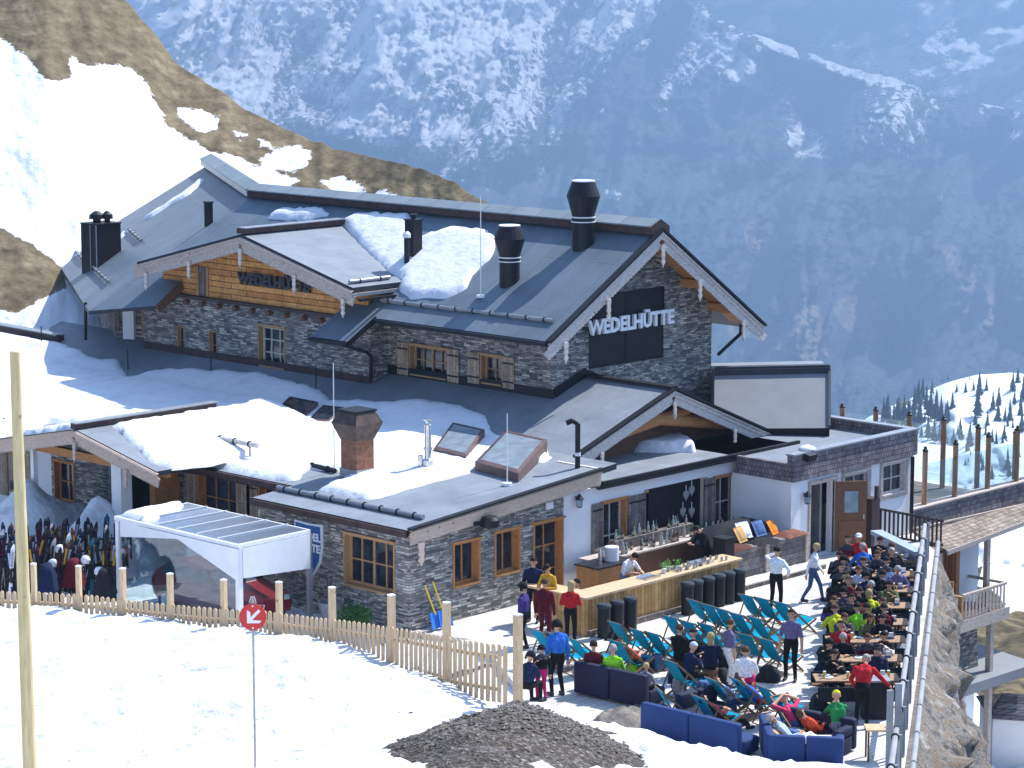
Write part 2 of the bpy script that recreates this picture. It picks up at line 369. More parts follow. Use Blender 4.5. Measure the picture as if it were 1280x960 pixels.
class TPS:
    def __init__(s,pts,lam=.02):
        P=np.array(pts,float); s.x=P[:,:2]/20; n=len(P)
        K=s.U(np.hypot(s.x[:,None,0]-s.x[None,:,0],s.x[:,None,1]-s.x[None,:,1]))+lam*np.eye(n)
        A=np.zeros((n+3,n+3)); A[:n,:n]=K; A[:n,n]=1; A[:n,n+1:]=s.x; A[n,:n]=1; A[n+1:,:n]=s.x.T
        s.w=np.linalg.solve(A,np.r_[P[:,2],0,0,0]); s.n=n
    def U(s,r): return np.where(r>1e-9,r*r*np.log(r+1e-12),0)
    def __call__(s,a,b):
        a=np.asarray(a,float)/20; b=np.asarray(b,float)/20; z=s.w[s.n]+s.w[s.n+1]*a+s.w[s.n+2]*b
        for i in range(s.n): z=z+s.w[i]*s.U(np.hypot(a-s.x[i,0],b-s.x[i,1]))
        return z
# fence line (survey): bearing px, forward distance, top height px, visible height of pickets above the snow px
FENCE=[(-60,62.8,732,11),(0,62,738,11),(53,61.6,740,12),(106,61.1,743,12),(160,60.4,749,12),(212,59.7,755,13),(255,59,759,14),(300,58.4,761.5,15),(336,57.6,763,15),(381,56.9,770,13),(426,55.9,774,20),(461,55.2,779,31),(506,54.2,786,38),(546,53.3,793,45),(586,52.5,800,56),(622,51.9,805,68),(647,51.5,808,76)]
def fz(x):
    d=interp(x,[(f[0],f[1]) for f in FENCE]); t=interp(x,[(f[0],f[2]) for f in FENCE]); v=interp(x,[(f[0],f[3]) for f in FENCE])
    P=unproj(np.array(x,float),np.array(t,float),np.array(d,float)); P2=unproj(np.array(x,float),np.array(t+v,float),np.array(d,float)); return P,P2
pts=[]
def dl(P): return float(P@f0),float(P@r0)
for x in (-60,0,100,200,300,360,426,480,546,600,647):
    P,G=fz(x); d,l=dl(G); pts.append((d,l,G[2]-.16)); ld=l/d
    pts.append((d+1.2,l+ld*1.2,G[2]-.45)); pts.append((d+3.2,l+ld*3.2,max(.4,G[2]-1.9))); pts.append((d+6,l+ld*6,-.05))
    pts.append((d-1.2,l-ld*1.2,G[2]-.13)); pts.append((d-4,l-ld*4,G[2]+.06))
for x in (-250,-60,200,450,700,950,1300):
    for d,z in ((43.5,4.15),(36,6.0),(26,9.0),(12,12.8),(0,15.6)):
        if x>650 and d>40: continue
        drop=0
        pts.append((d,(x-640)/3300*d if d>5 else (x-640)/3300*12,z-(.0 if x<700 else (x-700)/1200*2.)))
# bank beside the terrace : picture points where the snow meets the deck (z about 0)
BANK=[(655,868),(700,886),(760,907),(830,927),(900,946),(960,952),(1030,953),(1090,958)]
for x,y in BANK:
    P=PZ(x,y,.3); d,l=dl(P); pts.append((d,l,.32)); pts.append((d+.8,l+.8*l/d,-.12)); pts.append((d-3.2,l-3.2*l/d,min(2.6,.95)))
for d,l,z in ((50,2.2,2.7),(47,3.4,3.0),(46,5.2,2.9),(45,7.5,2.6),(50,10,.2),(44,11.5,.5),(50,0.2,3.2)): pts.append((d,l,z))
for d in (66,72,80,92):
    for l in (-22,-14,-6,0,6): pts.append((d,l,-.1))
pts+= [(70,-30,.5),(60,-30,2.5),(110,-30,-.1),(110,0,-.1)]
near=TPS(pts,.004)
dd=np.concatenate([np.linspace(-6,38,60),np.linspace(38.2,72,230),np.linspace(73,100,30)]); ll=np.linspace(-27,9.0,260)
DD,LL=np.meshgrid(dd,ll,indexing='ij')
EDGE_L=lambda d: 12.45-(76.2-d)*.1885        # outer edge of the terrace
lmax=np.where(DD>48,EDGE_L(DD)+.1,EDGE_L(48.)+.1+(48-DD)*.25); LL=-27+(LL+27)/(36.)*(lmax+27)
ZZ=near(DD,LL)
flat=np.clip((DD-66)/3,0,1); ZZ=ZZ*(1-flat)+flat*np.minimum(ZZ,-.08)
amp=np.clip((ZZ-.1)/1.0,0,1)*np.where((DD>50)&(DD<64),.85,1.1)
ZZ=ZZ+amp*((fbm(DD*.45,LL*.45,5,3)-.5)*.4+(fbm(DD*2.2,LL*2.2,4,9)-.5)*.3+(fbm(DD*.9+LL*.3,LL*.5,3,19,True)-.6)*.2+(fbm(DD*3.3,LL*3.3,3,29,True)-.6)*.17-.05*np.clip(1-np.abs(((LL+.55*DD+.8*np.sin(DD*.25))%3.1)-.5)/.22,0,1)*np.clip((54-DD)/6,0,1))
ZZ=np.where(DD>67,np.minimum(ZZ,-.08),ZZ)
def groundz(P): d,l=dl(P); return float(near(d,l))
Pn=np.stack([f0[0]*DD+r0[0]*LL,f0[1]*DD+r0[1]*LL,ZZ],-1)
gridmesh('snow_ground',Pn,'snow',flip=False)
# hillside behind the hut
RIDGE=[(-260,-190),(-100,-120),(60,-70),(150,-6),(168,14),(185,33),(200,54),(215,72),(240,94),(270,112),(295,128),(320,143),(370,166),(410,180),(450,194),(500,204),(550,222),(590,240),(630,263),(700,320),(760,400),(820,500),(1000,600)]
DR=[(-260,128),(150,124),(300,119),(450,114),(620,106),(800,100),(1000,97)]
xs=np.linspace(-260,1000,420); ts=np.concatenate([np.linspace(0,1,260),1+np.linspace(.02,1,20)**1.5*6])
XS,TS=np.meshgrid(xs,ts); yb=470.; yr=interp(XS,RIDGE)-6*(fbm(XS/28.,XS*0,4,5)-.5)*2; dr=interp(XS,DR); db=97.-0*XS
Tc=np.minimum(TS,1); Y=yb+(yr-yb)*Tc; D=db+(dr-db)*Tc**1.15
relief=(fbm(XS/90,TS*5,4,21)-.5)*1.1*np.sin(np.pi*np.clip(Tc,0,1))**.7+(fbm(XS/14,TS*22,4,22)-.5)*.35*np.clip((1-Tc)*8,0,1)
P=unproj(XS,Y,D+relief)
over=TS>1; back=TS-1
P[...,0]=np.where(over,P[...,0]+f0[0]*back*22,P[...,0]); P[...,1]=np.where(over,P[...,1]+f0[1]*back*22,P[...,1]); P[...,2]=np.where(over,P[...,2]-back*back*6-back*3,P[...,2])
SN=[[(-300,30),(-100,20),(0,48),(28,66),(48,86),(66,98),(84,96),(78,84),(92,72),(108,82),(140,80),(166,86),(184,104),(200,140),(210,158),(232,172),(262,188),(300,196),(330,215),(345,228),(300,520),(-300,520),(-300,385),(0,362),(14,388),(34,374),(80,358),(76,338),(40,308),(0,290),(-300,270)],
 [(222,134),(250,137),(275,146),(272,160),(255,168),(236,156),(225,148)],
 [(325,200),(345,186),(372,182),(390,190),(384,206),(366,216),(345,212),(330,212)],[(290,212),(330,206),(375,226),(360,234),(300,232)],
 [(400,226),(430,220),(452,232),(455,242),(420,240)],[(452,246),(475,238),(496,244),(494,252),(460,252)],[(292,164),(308,168),(300,174)],[(322,173),(336,178),(342,188),(326,182)]]
DK=[[(46,62),(60,50),(88,92),(74,98),(56,92)],[(-10,385),(22,388),(40,378),(78,356),(74,336),(0,288),(-10,288)],[(84,412),(110,404),(104,420),(60,420)]]
sn=softmask(XS,Y,SN,13)*(1-softmask(XS,Y,DK,9)); sn=np.where(over,.2,sn)
gridmesh('hillside',P,'hill_ground',sn,flip=True)
# slope east of the terrace, falling away below the balcony
xs=np.linspace(1060,1700,150); D0=np.concatenate([np.linspace(66,100,70),np.linspace(101,210,60),np.linspace(215,420,12)])
XS,D=np.meshgrid(xs,D0); zz=np.interp(D,[66,72,80,160,200,420],[-6.5,-6.9,-7.6,-20,-30,-120]); zz+=(fbm(XS/60,D/9,5,31)-.5)*2.2+(XS-1200)/500*1.5
lat=(XS-640)/3300*D; P=np.stack([f0[0]*D+r0[0]*lat,f0[1]*D+r0[1]*lat,zz],-1)
py=-50+(CAMH-zz)*3300/D
SN=[[(1236,742),(1246,705),(1262,690),(1400,640),(1400,760),(1280,780),(1262,752)],[(1160,1200),(1160,840),(1205,858),(1235,880),(1262,905),(1400,905),(1400,1200)],[(1204,700),(1150,700),(1150,820),(1178,790),(1200,795),(1206,780)]]
gridmesh('lower_slope',P,'valley_slope',softmask(XS,py,SN,5),flip=False)
# rock face under the terrace edge
dv=np.linspace(49,79,170); tv=np.linspace(0,1,60); DV,TV=np.meshgrid(dv,tv)
nz=(fbm(DV*.5,TV*4,5,41,True)-.55); out=.05+TV*4.1*(1+.1*np.sin(DV*.4)); l=EDGE_L(DV)+out+nz*2.2*np.clip(TV*6,0,1); z=-.35-TV*8.5+(fbm(DV*.8,TV*6,4,43)-.5)*1.3*np.clip(TV*6,0,1)
# the face turns in behind the balcony building
turn=np.clip((DV-65)/9,0,1); l=l-turn*TV*3.6
P=np.stack([f0[0]*DV+r0[0]*l,f0[1]*DV+r0[1]*l,z],-1)
o=gridmesh('rock_face',P,'rock',flip=True)
# ------------------------------------------------------------------ far mountains
def mask_blobs(X,Y,blobs):
    s=np.zeros(X.shape)
    for cx,cy,rx,ry,an,st in blobs:
        a=R(an); u=(X-cx)*math.cos(a)+(Y-cy)*math.sin(a); v=-(X-cx)*math.sin(a)+(Y-cy)*math.cos(a)
        s=np.maximum(s,st*np.exp(-((u/rx)**2+(v/ry)**2)**1.5*.7))
    return s
xs=np.linspace(-200,1500,760); ts=np.linspace(0,1,420); XS,TS=np.meshgrid(xs,ts)
TOP=[(-200,-230),(200,-260),(500,-200),(760,-90),(850,-20),(905,28),(960,50),(1010,68),(1060,84),(1110,97),(1160,115),(1200,123),(1240,132),(1300,150),(1500,240)]
yt=interp(XS,TOP)+8*(fbm(XS/30,XS*0,4,61)-.5); Y=640+(yt-640)*TS
D=3300+(640-Y)/640*1900
wx=XS+60*(fbm(XS/160,Y/160,3,71)-.5); wy=Y+60*(fbm(XS/160,Y/160,3,72)-.5)
r1_=fbm(wx/130+.45*wy/130,wy/300,6,51,True); rel=(r1_-.6)*760*np.clip(TS*3,0.15,1)+(fbm((XS+.5*Y)/34,Y/60,5,52,True)-.6)*110
rel+=(fbm(XS/7,Y/7,4,53)-.5)*26
D=D+rel*np.clip((1-TS)*12,0.25,1)
P=unproj(XS,Y,D)
alt=np.clip((330-Y)/330,0,1.3)+.10*np.sin(XS/70.)
n1=fbm(wx/46+.3*wy/46,wy/90,6,81,gain=.62); n2=.5*fbm(XS/4.2+.4*Y/4.2,Y/6,4,82,gain=.8)+.5*fbm(XS/13-.4*Y/13,Y/80,4,84,True,gain=.6)
lim=interp(XS,[(-200,330),(250,230),(420,205),(560,165),(700,150),(800,120),(900,60),(1000,40),(1500,20)])
s=.42+(lim-Y)/400.+(n1-.5)*.9+(n2-.52)*.85+np.clip(.62-r1_,-.3,.3)*1.5
s=np.minimum(s,.8)
blob=[(1005,178,30,22,30,1),(580,163,28,9,5,.85),(700,150,14,60,15,.8),(680,205,5,45,10,.55),(765,243,16,8,0,.75),(655,120,30,60,20,.7),(430,120,95,26,25,.8),(400,150,60,16,30,.7),(495,150,14,12,0,.7),(230,35,40,20,-30,.9),(915,78,66,20,35,1),(875,30,16,30,0,.8),(965,52,46,9,34,1),(1062,84,60,13,22,1),(1118,102,14,8,0,.9),(1170,112,22,5,5,1),(1240,128,20,6,5,1),(285,45,40,18,10,.9),(1268,170,10,14,40,.6),(780,40,60,40,60,.75),(620,60,50,60,60,.7),(300,70,60,18,30,.8),(1000,296,6,4,0,.3)]
sb=mask_blobs(XS,Y,blob); s=np.maximum(s,np.where(sb>.05,sb*.82+(n1-.5)*.5+(n2-.5)*.5,0))
dark=mask_blobs(XS,Y,[(420,185,60,10,8,1),(560,120,50,20,40,.7),(790,110,30,50,10,.6),(740,190,60,40,0,.9),(900,200,90,60,20,.9),(330,40,30,14,20,.7)])
s=s-dark*.35
# cleared meadows low on the slope are a separate pale tone
me_s=mask_blobs(XS,Y,[(945,300,14,26,-20,.47),(1200,335,12,42,-35,.47),(1225,380,34,24,50,.47),(1075,395,46,26,20,.47),(1010,395,22,30,-40,.46),(1105,332,16,8,10,.46),(960,430,60,30,30,.45),(1010,430,20,30,-50,.45)])
gridmesh('mountain',P,'mountain_ground',np.maximum(s,0),flip=True)
MEAD=me_s
# colour of meadows carried by a second attribute
me=bpy.data.objects['mountain'].data; at=me.attributes.new('meadow','FLOAT','POINT'); at.data.foreach_set('value',(np.clip(me_s*2+(n1-.5)*.9+(n2-.5)*.3,0,1)).ravel().astype(np.float32))
m=MATS['mountain_ground']; nt=m.node_tree; b=nt.nodes['Principled BSDF']; src=b.inputs['Base Color'].links[0].from_socket
a2=nd(nt,'ShaderNodeAttribute',attribute_name='meadow'); f2=ramp(nt,a2.outputs['Fac'],[(.48,(0,0,0)),(.62,(1,1,1))])
lk(nt,mixc(nt,f2,src,(.32,.25,.19)),b.inputs['Base Color'])
# farther range
xs=np.linspace(400,1700,300); ts=np.linspace(0,1,150); XS,TS=np.meshgrid(xs,ts); Y=260+(-200-260)*TS
D=5700+TS*1500+(fbm((XS+Y)/120,Y/150,6,91,True)-.6)*900+(fbm(XS/20,Y/20,4,92)-.5)*120
P=unproj(XS,Y,D)
s=.28+(n:=(fbm((XS-Y)/60,Y/50,6,93,gain=.6)-.5))*1.5; sb=mask_blobs(XS,Y,[(1170,20,30,12,-35,1),(1190,85,40,7,-10,1),(1240,50,60,14,-15,1),(1040,40,30,6,-50,.7),(1160,55,30,10,20,.8),(1215,75,30,8,0,.9),(1260,5,30,10,-30,.9)])
s=np.maximum(s*.8,sb*.95+n*.6)
gridmesh('far_mountain',P,'mountain_ground',s,flip=True)
# valley floor
mb=MB(); q=[fl(150,-3000),fl(150,3000),fl(4200,4500),fl(4200,-4500)]
mb.add([(p[0],p[1],-640) for p in q],[(0,1,2,3)]); struct(mb.build('valley_ground','valley_slope'))
# wooded snowy knoll beyond the terrace
xs=np.linspace(1000,1620,220); ts=np.concatenate([np.linspace(0,1,130),1+np.linspace(.05,1,10)]); XS,TS=np.meshgrid(xs,ts)
yt=interp(XS,[(1000,560),(1050,540),(1110,510),(1150,492),(1185,477),(1220,468),(1262,465),(1300,472),(1400,500),(1620,600)])+3*(fbm(XS/16,XS*0,3,101)-.5)
Tc=np.minimum(TS,1); Y=800+(yt-800)*Tc; D=900+Tc*420+(fbm(XS/40,TS*8,5,102)-.5)*60*np.clip((1-Tc)*8,0,1)+(TS-Tc)*300
P=unproj(XS,Y,D); P[...,2]-=(TS-Tc)*260
def knoll(x,y,_y=[(1000,560),(1050,540),(1110,510),(1150,492),(1185,477),(1220,468),(1262,465),(1300,472),(1400,500),(1620,600)]):
    t=interp(x,_y); T=(800-y)/(800-t); return PD(x,y,900+T*420)
s=np.where(XS<1140,.5+(fbm(XS/12,Y/12,4,103)-.5)*1.2,.8)
gridmesh('snowy_knoll',P,'valley_slope',s,flip=True)
# conifers on it
def conifer(seed):
    rg=random.Random(seed); root=None; m=MB(); H=1.
    for k in range(9):
        z0=.1+.86*k/9; rr=.2*(1-k/9.6)*rg.uniform(.85,1.15); n=9
        vs=[]; 
        for i in range(n):
            t=2*math.pi*(i+rg.random()*.4)/n; q=rr*rg.uniform(.6,1.15); vs.append((q*math.cos(t),q*math.sin(t),z0-rg.uniform(0,.045)))
        vs.append((0,0,z0+.2)); m.add(vs,[(i,(i+1)%n,n) for i in range(n)])
    return m
plain('conifer_green',(.02,.035,.022),.9,.5,.5); plain('bark',(.08,.055,.04),.9,.3,2)
protos=[]
for sd in range(3):
    t=thing('conifer','x','tree',group='conifers on the far snowy knoll'); conifer(sd).build('crown','conifer_green',t)
    MB().tube((0,0,-.05),(0,0,.5),.016,.006,6).build('trunk','bark',t); protos.append(t)
tp=[(1117,530,27),(1123,522,25),(1130,520,28),(1137,532,30),(1143,512,30),(1148,505,28),(1153,500,26),(1158,512,30),(1165,491,18),(1163,520,30),(1170,524,34),(1176,527,34),(1182,512,8),(1182,528,24),(1190,518,28),(1196,490,11),(1207,491,15),(1217,487,12),(1224,492,26),(1222,520,36),(1219,532,24),(1233,489,17),(1241,512,22),(1248,508,27),(1247,528,26),(1234,540,26),(1256,528,20),(1262,528,30),(1268,505,20),(1266,489,24),(1272,480,20),(1279,500,30),(1110,538,24),(1104,540,20),(1095,545,18),(1127,545,26),(1150,530,30),(1185,474,7),(1225,472,6),(1212,474,5),(1277,540,30),(1240,560,24),(1200,548,26),(1212,560,30),(1160,548,28),(1178,552,26),(1142,548,24),(1255,556,26),(1272,575,26),(1226,585,22)]
tp+=[(x,y,random.uniform(16,30)) for x,y in [(random.uniform(1100,1165),random.uniform(515,560)) for _ in range(26)]+[(random.uniform(1165,1280),random.uniform(510,600)) for _ in range(26)] if y>500+max(0,(1150-x))*.4]
for i,(x,y,h) in enumerate(tp):
    P=knoll(x,y); hh=h*1.05*float(P@f0)/3300
    o=protos[i] if i<3 else copy_tree(protos[i%3]); o.location=P-np.array([0,0,.6]); s_=hh*random.uniform(.95,1.1); w=s_*random.uniform(.8,1.15); o.scale=(w,w,s_); o.rotation_euler=(0,0,random.uniform(0,6))
    where='on the bright crest of the knoll' if y<495 else ('in the dense stand at the knoll left edge' if x<1185 else 'in the shaded rows down the knoll slope')
    o['label']='dark conifer '+where; o['group']='conifers '+where
# ------------------------------------------------------------------ wall / window helpers
def uax(ax): return np.array([0,1.,0]) if ax=='X' else np.array([1.,0,0])      # plane X=c runs along y, plane Y=c runs along x
def nax(ax): return np.array([-1.,0,0]) if ax=='X' else np.array([0,-1.,0])     # outward, towards the viewer side
def wp(ax,c,u,z,out=0.0):
    return (np.array([c,u,z]) if ax=='X' else np.array([u,c,z]))+nax(ax)*out
def hole(ax,c,x0,y0,x1,y1,z0=None,z1=None):
    """opening seen at this place on the wall plane -> (u0,u1,z0,z1)"""
    f=PX if ax=='X' else PY; xm=(x0+x1)/2
    a=f(x0,(y0+y1)/2,c); b=f(x1,(y0+y1)/2,c); k=1 if ax=='X' else 0
    zt=f(xm,y0,c)[2]; zb=f(xm,y1,c)[2]; u=sorted((a[k],b[k]))
    return (u[0],u[1],zb if z0 is None else z0,zt if z1 is None else z1)
def wall(mb,ax,c,u0,u1,z0,z1,holes=(),dep=.28,mi=0):
    us=sorted({u0,u1,*[h[0] for h in holes],*[h[1] for h in holes]}); zs=sorted({z0,z1,*[h[2] for h in holes],*[h[3] for h in holes]})
    us=[u for u in us if u0<=u<=u1]; zs=[z for z in zs if z0<=z<=z1]
    for i in range(len(us)-1):
        for j in range(len(zs)-1):
            um,zm=(us[i]+us[i+1])/2,(zs[j]+zs[j+1])/2
            if any(h[0]<um<h[1] and h[2]<zm<h[3] for h in holes): continue
            q=[wp(ax,c,us[i],zs[j]),wp(ax,c,us[i+1],zs[j]),wp(ax,c,us[i+1],zs[j+1]),wp(ax,c,us[i],zs[j+1])]
            mb.add(q,[(0,1,2,3) if ax=='Y' else (3,2,1,0)],mi)
    for h in holes:
        r=[(h[0],h[2]),(h[1],h[2]),(h[1],h[3]),(h[0],h[3])]
        for k in range(4):
            a,b=r[k],r[(k+1)%4]; mb.add([wp(ax,c,*a),wp(ax,c,*b),wp(ax,c,*b,-dep),wp(ax,c,*a,-dep)],[(0,1,2,3)],mi)
def pbox(mb,ax,c,u0,u1,z0,z1,o0,o1,mi=0):
    """box on a wall plane between outward offsets o0..o1"""
    a=wp(ax,c,u0,z0,o0); b=wp(ax,c,u1,z1,o1); mb.box(min(a[0],b[0]),max(a[0],b[0]),min(a[1],b[1]),max(a[1],b[1]),min(a[2],b[2]),max(a[2],b[2]),mi)
def window(parent,ax,c,h,mat='pine',nu=2,nz=2,frame=.07,lining=.05,dep=.2,shut=None,mull=.035,sash=None,trim=True,label=None,name='window'):
    u0,u1,z0,z1=h; F=MB()
    # lining of the reveal, slightly proud of the wall
    for (a,b,p,q) in ((u0,u0+lining,z0,z1),(u1-lining,u1,z0,z1)): pbox(F,ax,c,a,b,p,q,-dep-.05,.03)
    pbox(F,ax,c,u0+lining,u1-lining,z1-lining,z1,-dep-.05,.032); pbox(F,ax,c,u0+lining,u1-lining,z0,z0+lining,-dep-.05,.05)
    if trim: pbox(F,ax,c,u0-.05,u1+.05,z1+.002,z1+.045,-.01,.08)
    w=F.build(name,mat,parent)
    if label: w['label']=label
    a0,a1,b0,b1=u0+lining,u1-lining,z0+lining,z1-lining
    g=MB(); pbox(g,ax,c,a0,a1,b0,b1,-dep-.03,-dep-.02); g.build('pane','window_glass',w)
    s=MB(); o0,o1=-dep-.018,-dep+.03
    for (a,b,p,q) in ((a0,a0+frame,b0,b1),(a1-frame,a1,b0,b1),(a0+frame,a1-frame,b1-frame,b1),(a0+frame,a1-frame,b0,b0+frame)): pbox(s,ax,c,a,b,p,q,o0,o1)
    for i in range(1,nu):
        u=a0+(a1-a0)*i/nu; ww=mull if not(nu>=4 and i==nu//2) else frame; pbox(s,ax,c,u-ww/2,u+ww/2,b0+frame,b1-frame,o0,o1-.004)
    for j in range(1,nz):
        z=b0+(b1-b0)*j/nz; pbox(s,ax,c,a0+frame,a1-frame,z-mull/2,z+mull/2,o0,o1-.009)
    s.build('frame',sash or mat,w)
    if shut:
        for (su0,su1,sm) in shut:
            t=MB(); pbox(t,ax,c,su0,su1,z0-.03,z1+.02,.02,.06); 
            for zz in (z0+.15,z1-.2): pbox(t,ax,c,su0+.01,su1-.01,zz,zz+.05,.062,.075,1)
            t.build('shutter',[sm,'dark_metal'],w)
    return w
def slab(mb,top,th,mi=0,side=1): mb.prism(top,(0,0,-th),mi,side)
def fascia(parent,p,q,out,dep=.42,mat='weathered_pale',tooth=.12,name='fascia_board'):
    """carved verge board below line p-q: upper plain strip and lower scalloped strip"""
    p,q,out=map(lambda a:np.asarray(a,float),(p,q,out)); m=MB(); L=np.linalg.norm((q-p)[:2]); d=(q-p)/L
    up=np.array([0,0,1.])
    m.prism([p,q,q-up*dep*.45,p-up*dep*.45],out*.06)
    m.prism([p-up*.02,q-up*.02,q-up*dep*.16,p-up*dep*.16],out*.10)
    n=max(4,int(L/tooth)); lo=[]
    for i in range(n):
        for t,dz in ((0,0),(.3,-.05),(.7,-.05),(1,0)):
            lo.append(p+d*L*(i+t)/n+up*(-dep*.88+dz))
    poly=[p-up*dep*.3,q-up*dep*.3]+lo[::-1]
    # triangulate as strip so the teeth stay clean
    top=[p+d*L*(k/(len(lo)-1))-up*dep*.3 for k in range(len(lo))]
    vs=[]; fs=[]; K=len(lo); o=out*.035
    for k in range(K): t=np.dot(lo[k]-p,d)/np.dot(d,d); tp=p+d*t-up*dep*.3; vs+= [tp,lo[k],tp+o,lo[k]+o]
    for k in range(K-1):
        a=4*k; b=a+4; fs+=[(a,b,b+1,a+1),(a+2,a+3,b+3,b+2),(a+1,b+1,b+3,a+3),(a,a+2,b+2,b)]
    m.add(vs,fs)
    return m.build(name,mat,parent)
def pendant(parent,p,out,h=.62,w=.13,mat='weathered_pale'):
    p,out=np.asarray(p,float),np.asarray(out,float); sd=np.cross(out,(0,0,1)); m=MB()
    pr=[(0,.5),(.2,.5),(.3,.34),(.5,.5),(.62,.25),(.7,.5),(.82,.42),(.88,.12),(1,.04)]
    L=[p+sd*w*k-np.array([0,0,h*t]) for t,k in pr]; Rr=[p-sd*w*k-np.array([0,0,h*t]) for t,k in pr]
    o=out*.05
    for i in range(len(pr)-1): m.prism([L[i],L[i+1],Rr[i+1],Rr[i]],o)
    return m.build('carved_pendant',mat,parent)
def textmesh(s,size,ext=.02,bold=.0):
    c=bpy.data.curves.new('lettering','FONT'); c.body=s; c.size=size; c.extrude=ext; c.offset=bold; c.align_x='CENTER'; c.align_y='CENTER'; c.resolution_u=2
    o=bpy.data.objects.new('lettering',c); COL.objects.link(o); bpy.context.view_layer.update(); dg=bpy.context.evaluated_depsgraph_get()
    me=bpy.data.meshes.new_from_object(o.evaluated_get(dg)); bpy.data.objects.remove(o); bpy.data.curves.remove(c); return me
def letters(parent,s,ax,c,u,z,size,mat,out=.05,bold=.02,ext=.03,stretch=1,space=1,flipu=False,name='lettering'):
    """the right-hand reading direction: +x on Y planes, -y on X planes"""
    me=textmesh(s,size,ext,bold); 
    X=np.array([1.,0,0]) if ax=='Y' else np.array([0,-1.,0]); N=nax(ax); O=wp(ax,c,u,z,out)
    for v in me.vertices:
        a,b_,d=v.co; v.co=Vector(O+X*a*stretch+np.array([0,0,1.])*b_+N*d)
    me.materials.clear(); me.materials.append(MATS[mat]); return link(name,me,parent)
def guard(parent,p,q,h=.1,r=.055,n=9,mat='grey_metal',name='snow_guard'):
    p,q=np.asarray(p,float),np.asarray(q,float); m=MB(); up=np.array([0,0,h]); m.tube(p+up,q+up,r,n=10)
    for i in range(n):
        c=p+(q-p)*(i+.5)/n; d=(q-p)/np.linalg.norm(q-p); m.tube(c+up-d*.02,c+up+d*.02,r*1.35,n=10,mi=1); m.bar(c,c+up,.03,.03,mi=1)
    return m.build(name,[mat,'dark_metal'],parent)
def snowpatch(name,outline,zf,th,label=None,parent=None,step=.17,seed=0,mat='roof_snow',edge=.14,rough=.07):
    """thick snow lying on zf(x,y); outline = world xy polygon"""
    O=[]; n=len(outline)
    for i in range(n):      # densify + ragged edge
        a=np.array(outline[i][:2],float); b=np.array(outline[(i+1)%n][:2],float); k=max(1,int(np.linalg.norm(b-a)/.22))
        for j in range(k):
            p=a+(b-a)*j/k; t=p*2.3; p=p+np.array([mnoise.noise((t[0],t[1],seed)),mnoise.noise((t[0],t[1],seed+9.)) ])*.11; O.append(p)
    xs=[p[0] for p in O]; ys=[p[1] for p in O]
    gx,gy=np.meshgrid(np.arange(min(xs),max(xs),step),np.arange(min(ys),max(ys),step)); gx=gx.ravel()+rng.uniform(-.03,.03,gx.size); gy=gy.ravel()+rng.uniform(-.03,.03,gy.size)
    ins=inpoly(gx,gy,O); gx,gy=gx[ins],gy[ins]; dist=polydist(gx,gy,O); k=dist>step*.5; gx,gy,dist=gx[k],gy[k],dist[k]
    V=[Vector(p) for p in O]+[Vector((a,b)) for a,b in zip(gx,gy)]
    r=geometry.delaunay_2d_cdt(V,[],[list(range(len(O)))],1,1e-5)
    verts=r[0]; 
    A=np.array([v[:] for v in verts]); dist=polydist(A[:,0],A[:,1],O)
    prof=np.sqrt(np.clip(dist/edge,0,1))
    zz=zf(A[:,0],A[:,1])+.012+(dist>1e-3)*(.03)+prof*th*(.75+.5*fbm(A[:,0]*.5,A[:,1]*.5,3,seed))+ (fbm(A[:,0]*3,A[:,1]*3,3,seed+5)-.5)*rough*prof
    zz=np.where(dist<1e-3,zf(A[:,0],A[:,1])-.05,zz)
    me=bpy.data.meshes.new(name); me.from_pydata([(a[0],a[1],z) for a,z in zip(A,zz)],[],[tuple(f) for f in r[2]])
    me.polygons.foreach_set('use_smooth',[True]*len(me.polygons)); me.materials.append(MATS[mat]); me.update()
    o=link(name,me,parent)
    if not parent: tag(o,label,'snow',kind='stuff')
    return o
def onplane(x,y,a,b,c):      # plane z=a*x+b*y+c
    d=ray(x,y); t=(a*0+c-CAMH)/(d[2]-a*d[0]-b*d[1]); return CC+d*t

# ------------------------------------------------------------------ the hut
hut=thing('mountain_hut','large slate-walled alpine hut with grey metal roofs, carved gables and patches of snow','building',(58,60,0),world=True)
# main roof planes
MS=.584; RZ0=9.30; RX=61.6
def zmain(x,y): return RZ0-MS*(RX-x)
def zmain_r(x,y): return RZ0-.68*(x-RX)
JP=np.array([RX,71.6,RZ0]); U=np.array([.532,.847]); Nn=np.array([-.847,.532])
def zwing(x,y): return RZ0-.6*((x-JP[0])*Nn[0]+(y-JP[1])*Nn[1])
ROOF=MB()
yv=52.75
E_=lambda x,y,zf: np.array([x,y,zf(x,y)])
hipA=np.array([55.0,73.45]); # hip foot
def wing_at(px,py): return onplane(px,py,-.6*Nn[0],-.6*Nn[1],RZ0+.6*(JP[0]*Nn[0]+JP[1]*Nn[1]))
def main_at(px,py): return onplane(px,py,MS,0,RZ0-MS*RX)
E1=wing_at(105,380); E2=wing_at(70,325); S1=main_at(197,382); T1=main_at(228,352); K=wing_at(265,203)
hip=np.array([JP[0]-6.2, JP[1]+6.2*.29]); # direction of the hip: equal depth on both planes
hz_=lambda t: np.array([JP[0]-t,JP[1]+ (0.6*.153+ (MS-.6*.847))/(.6*.532)*t*0+ .27*t, 0])
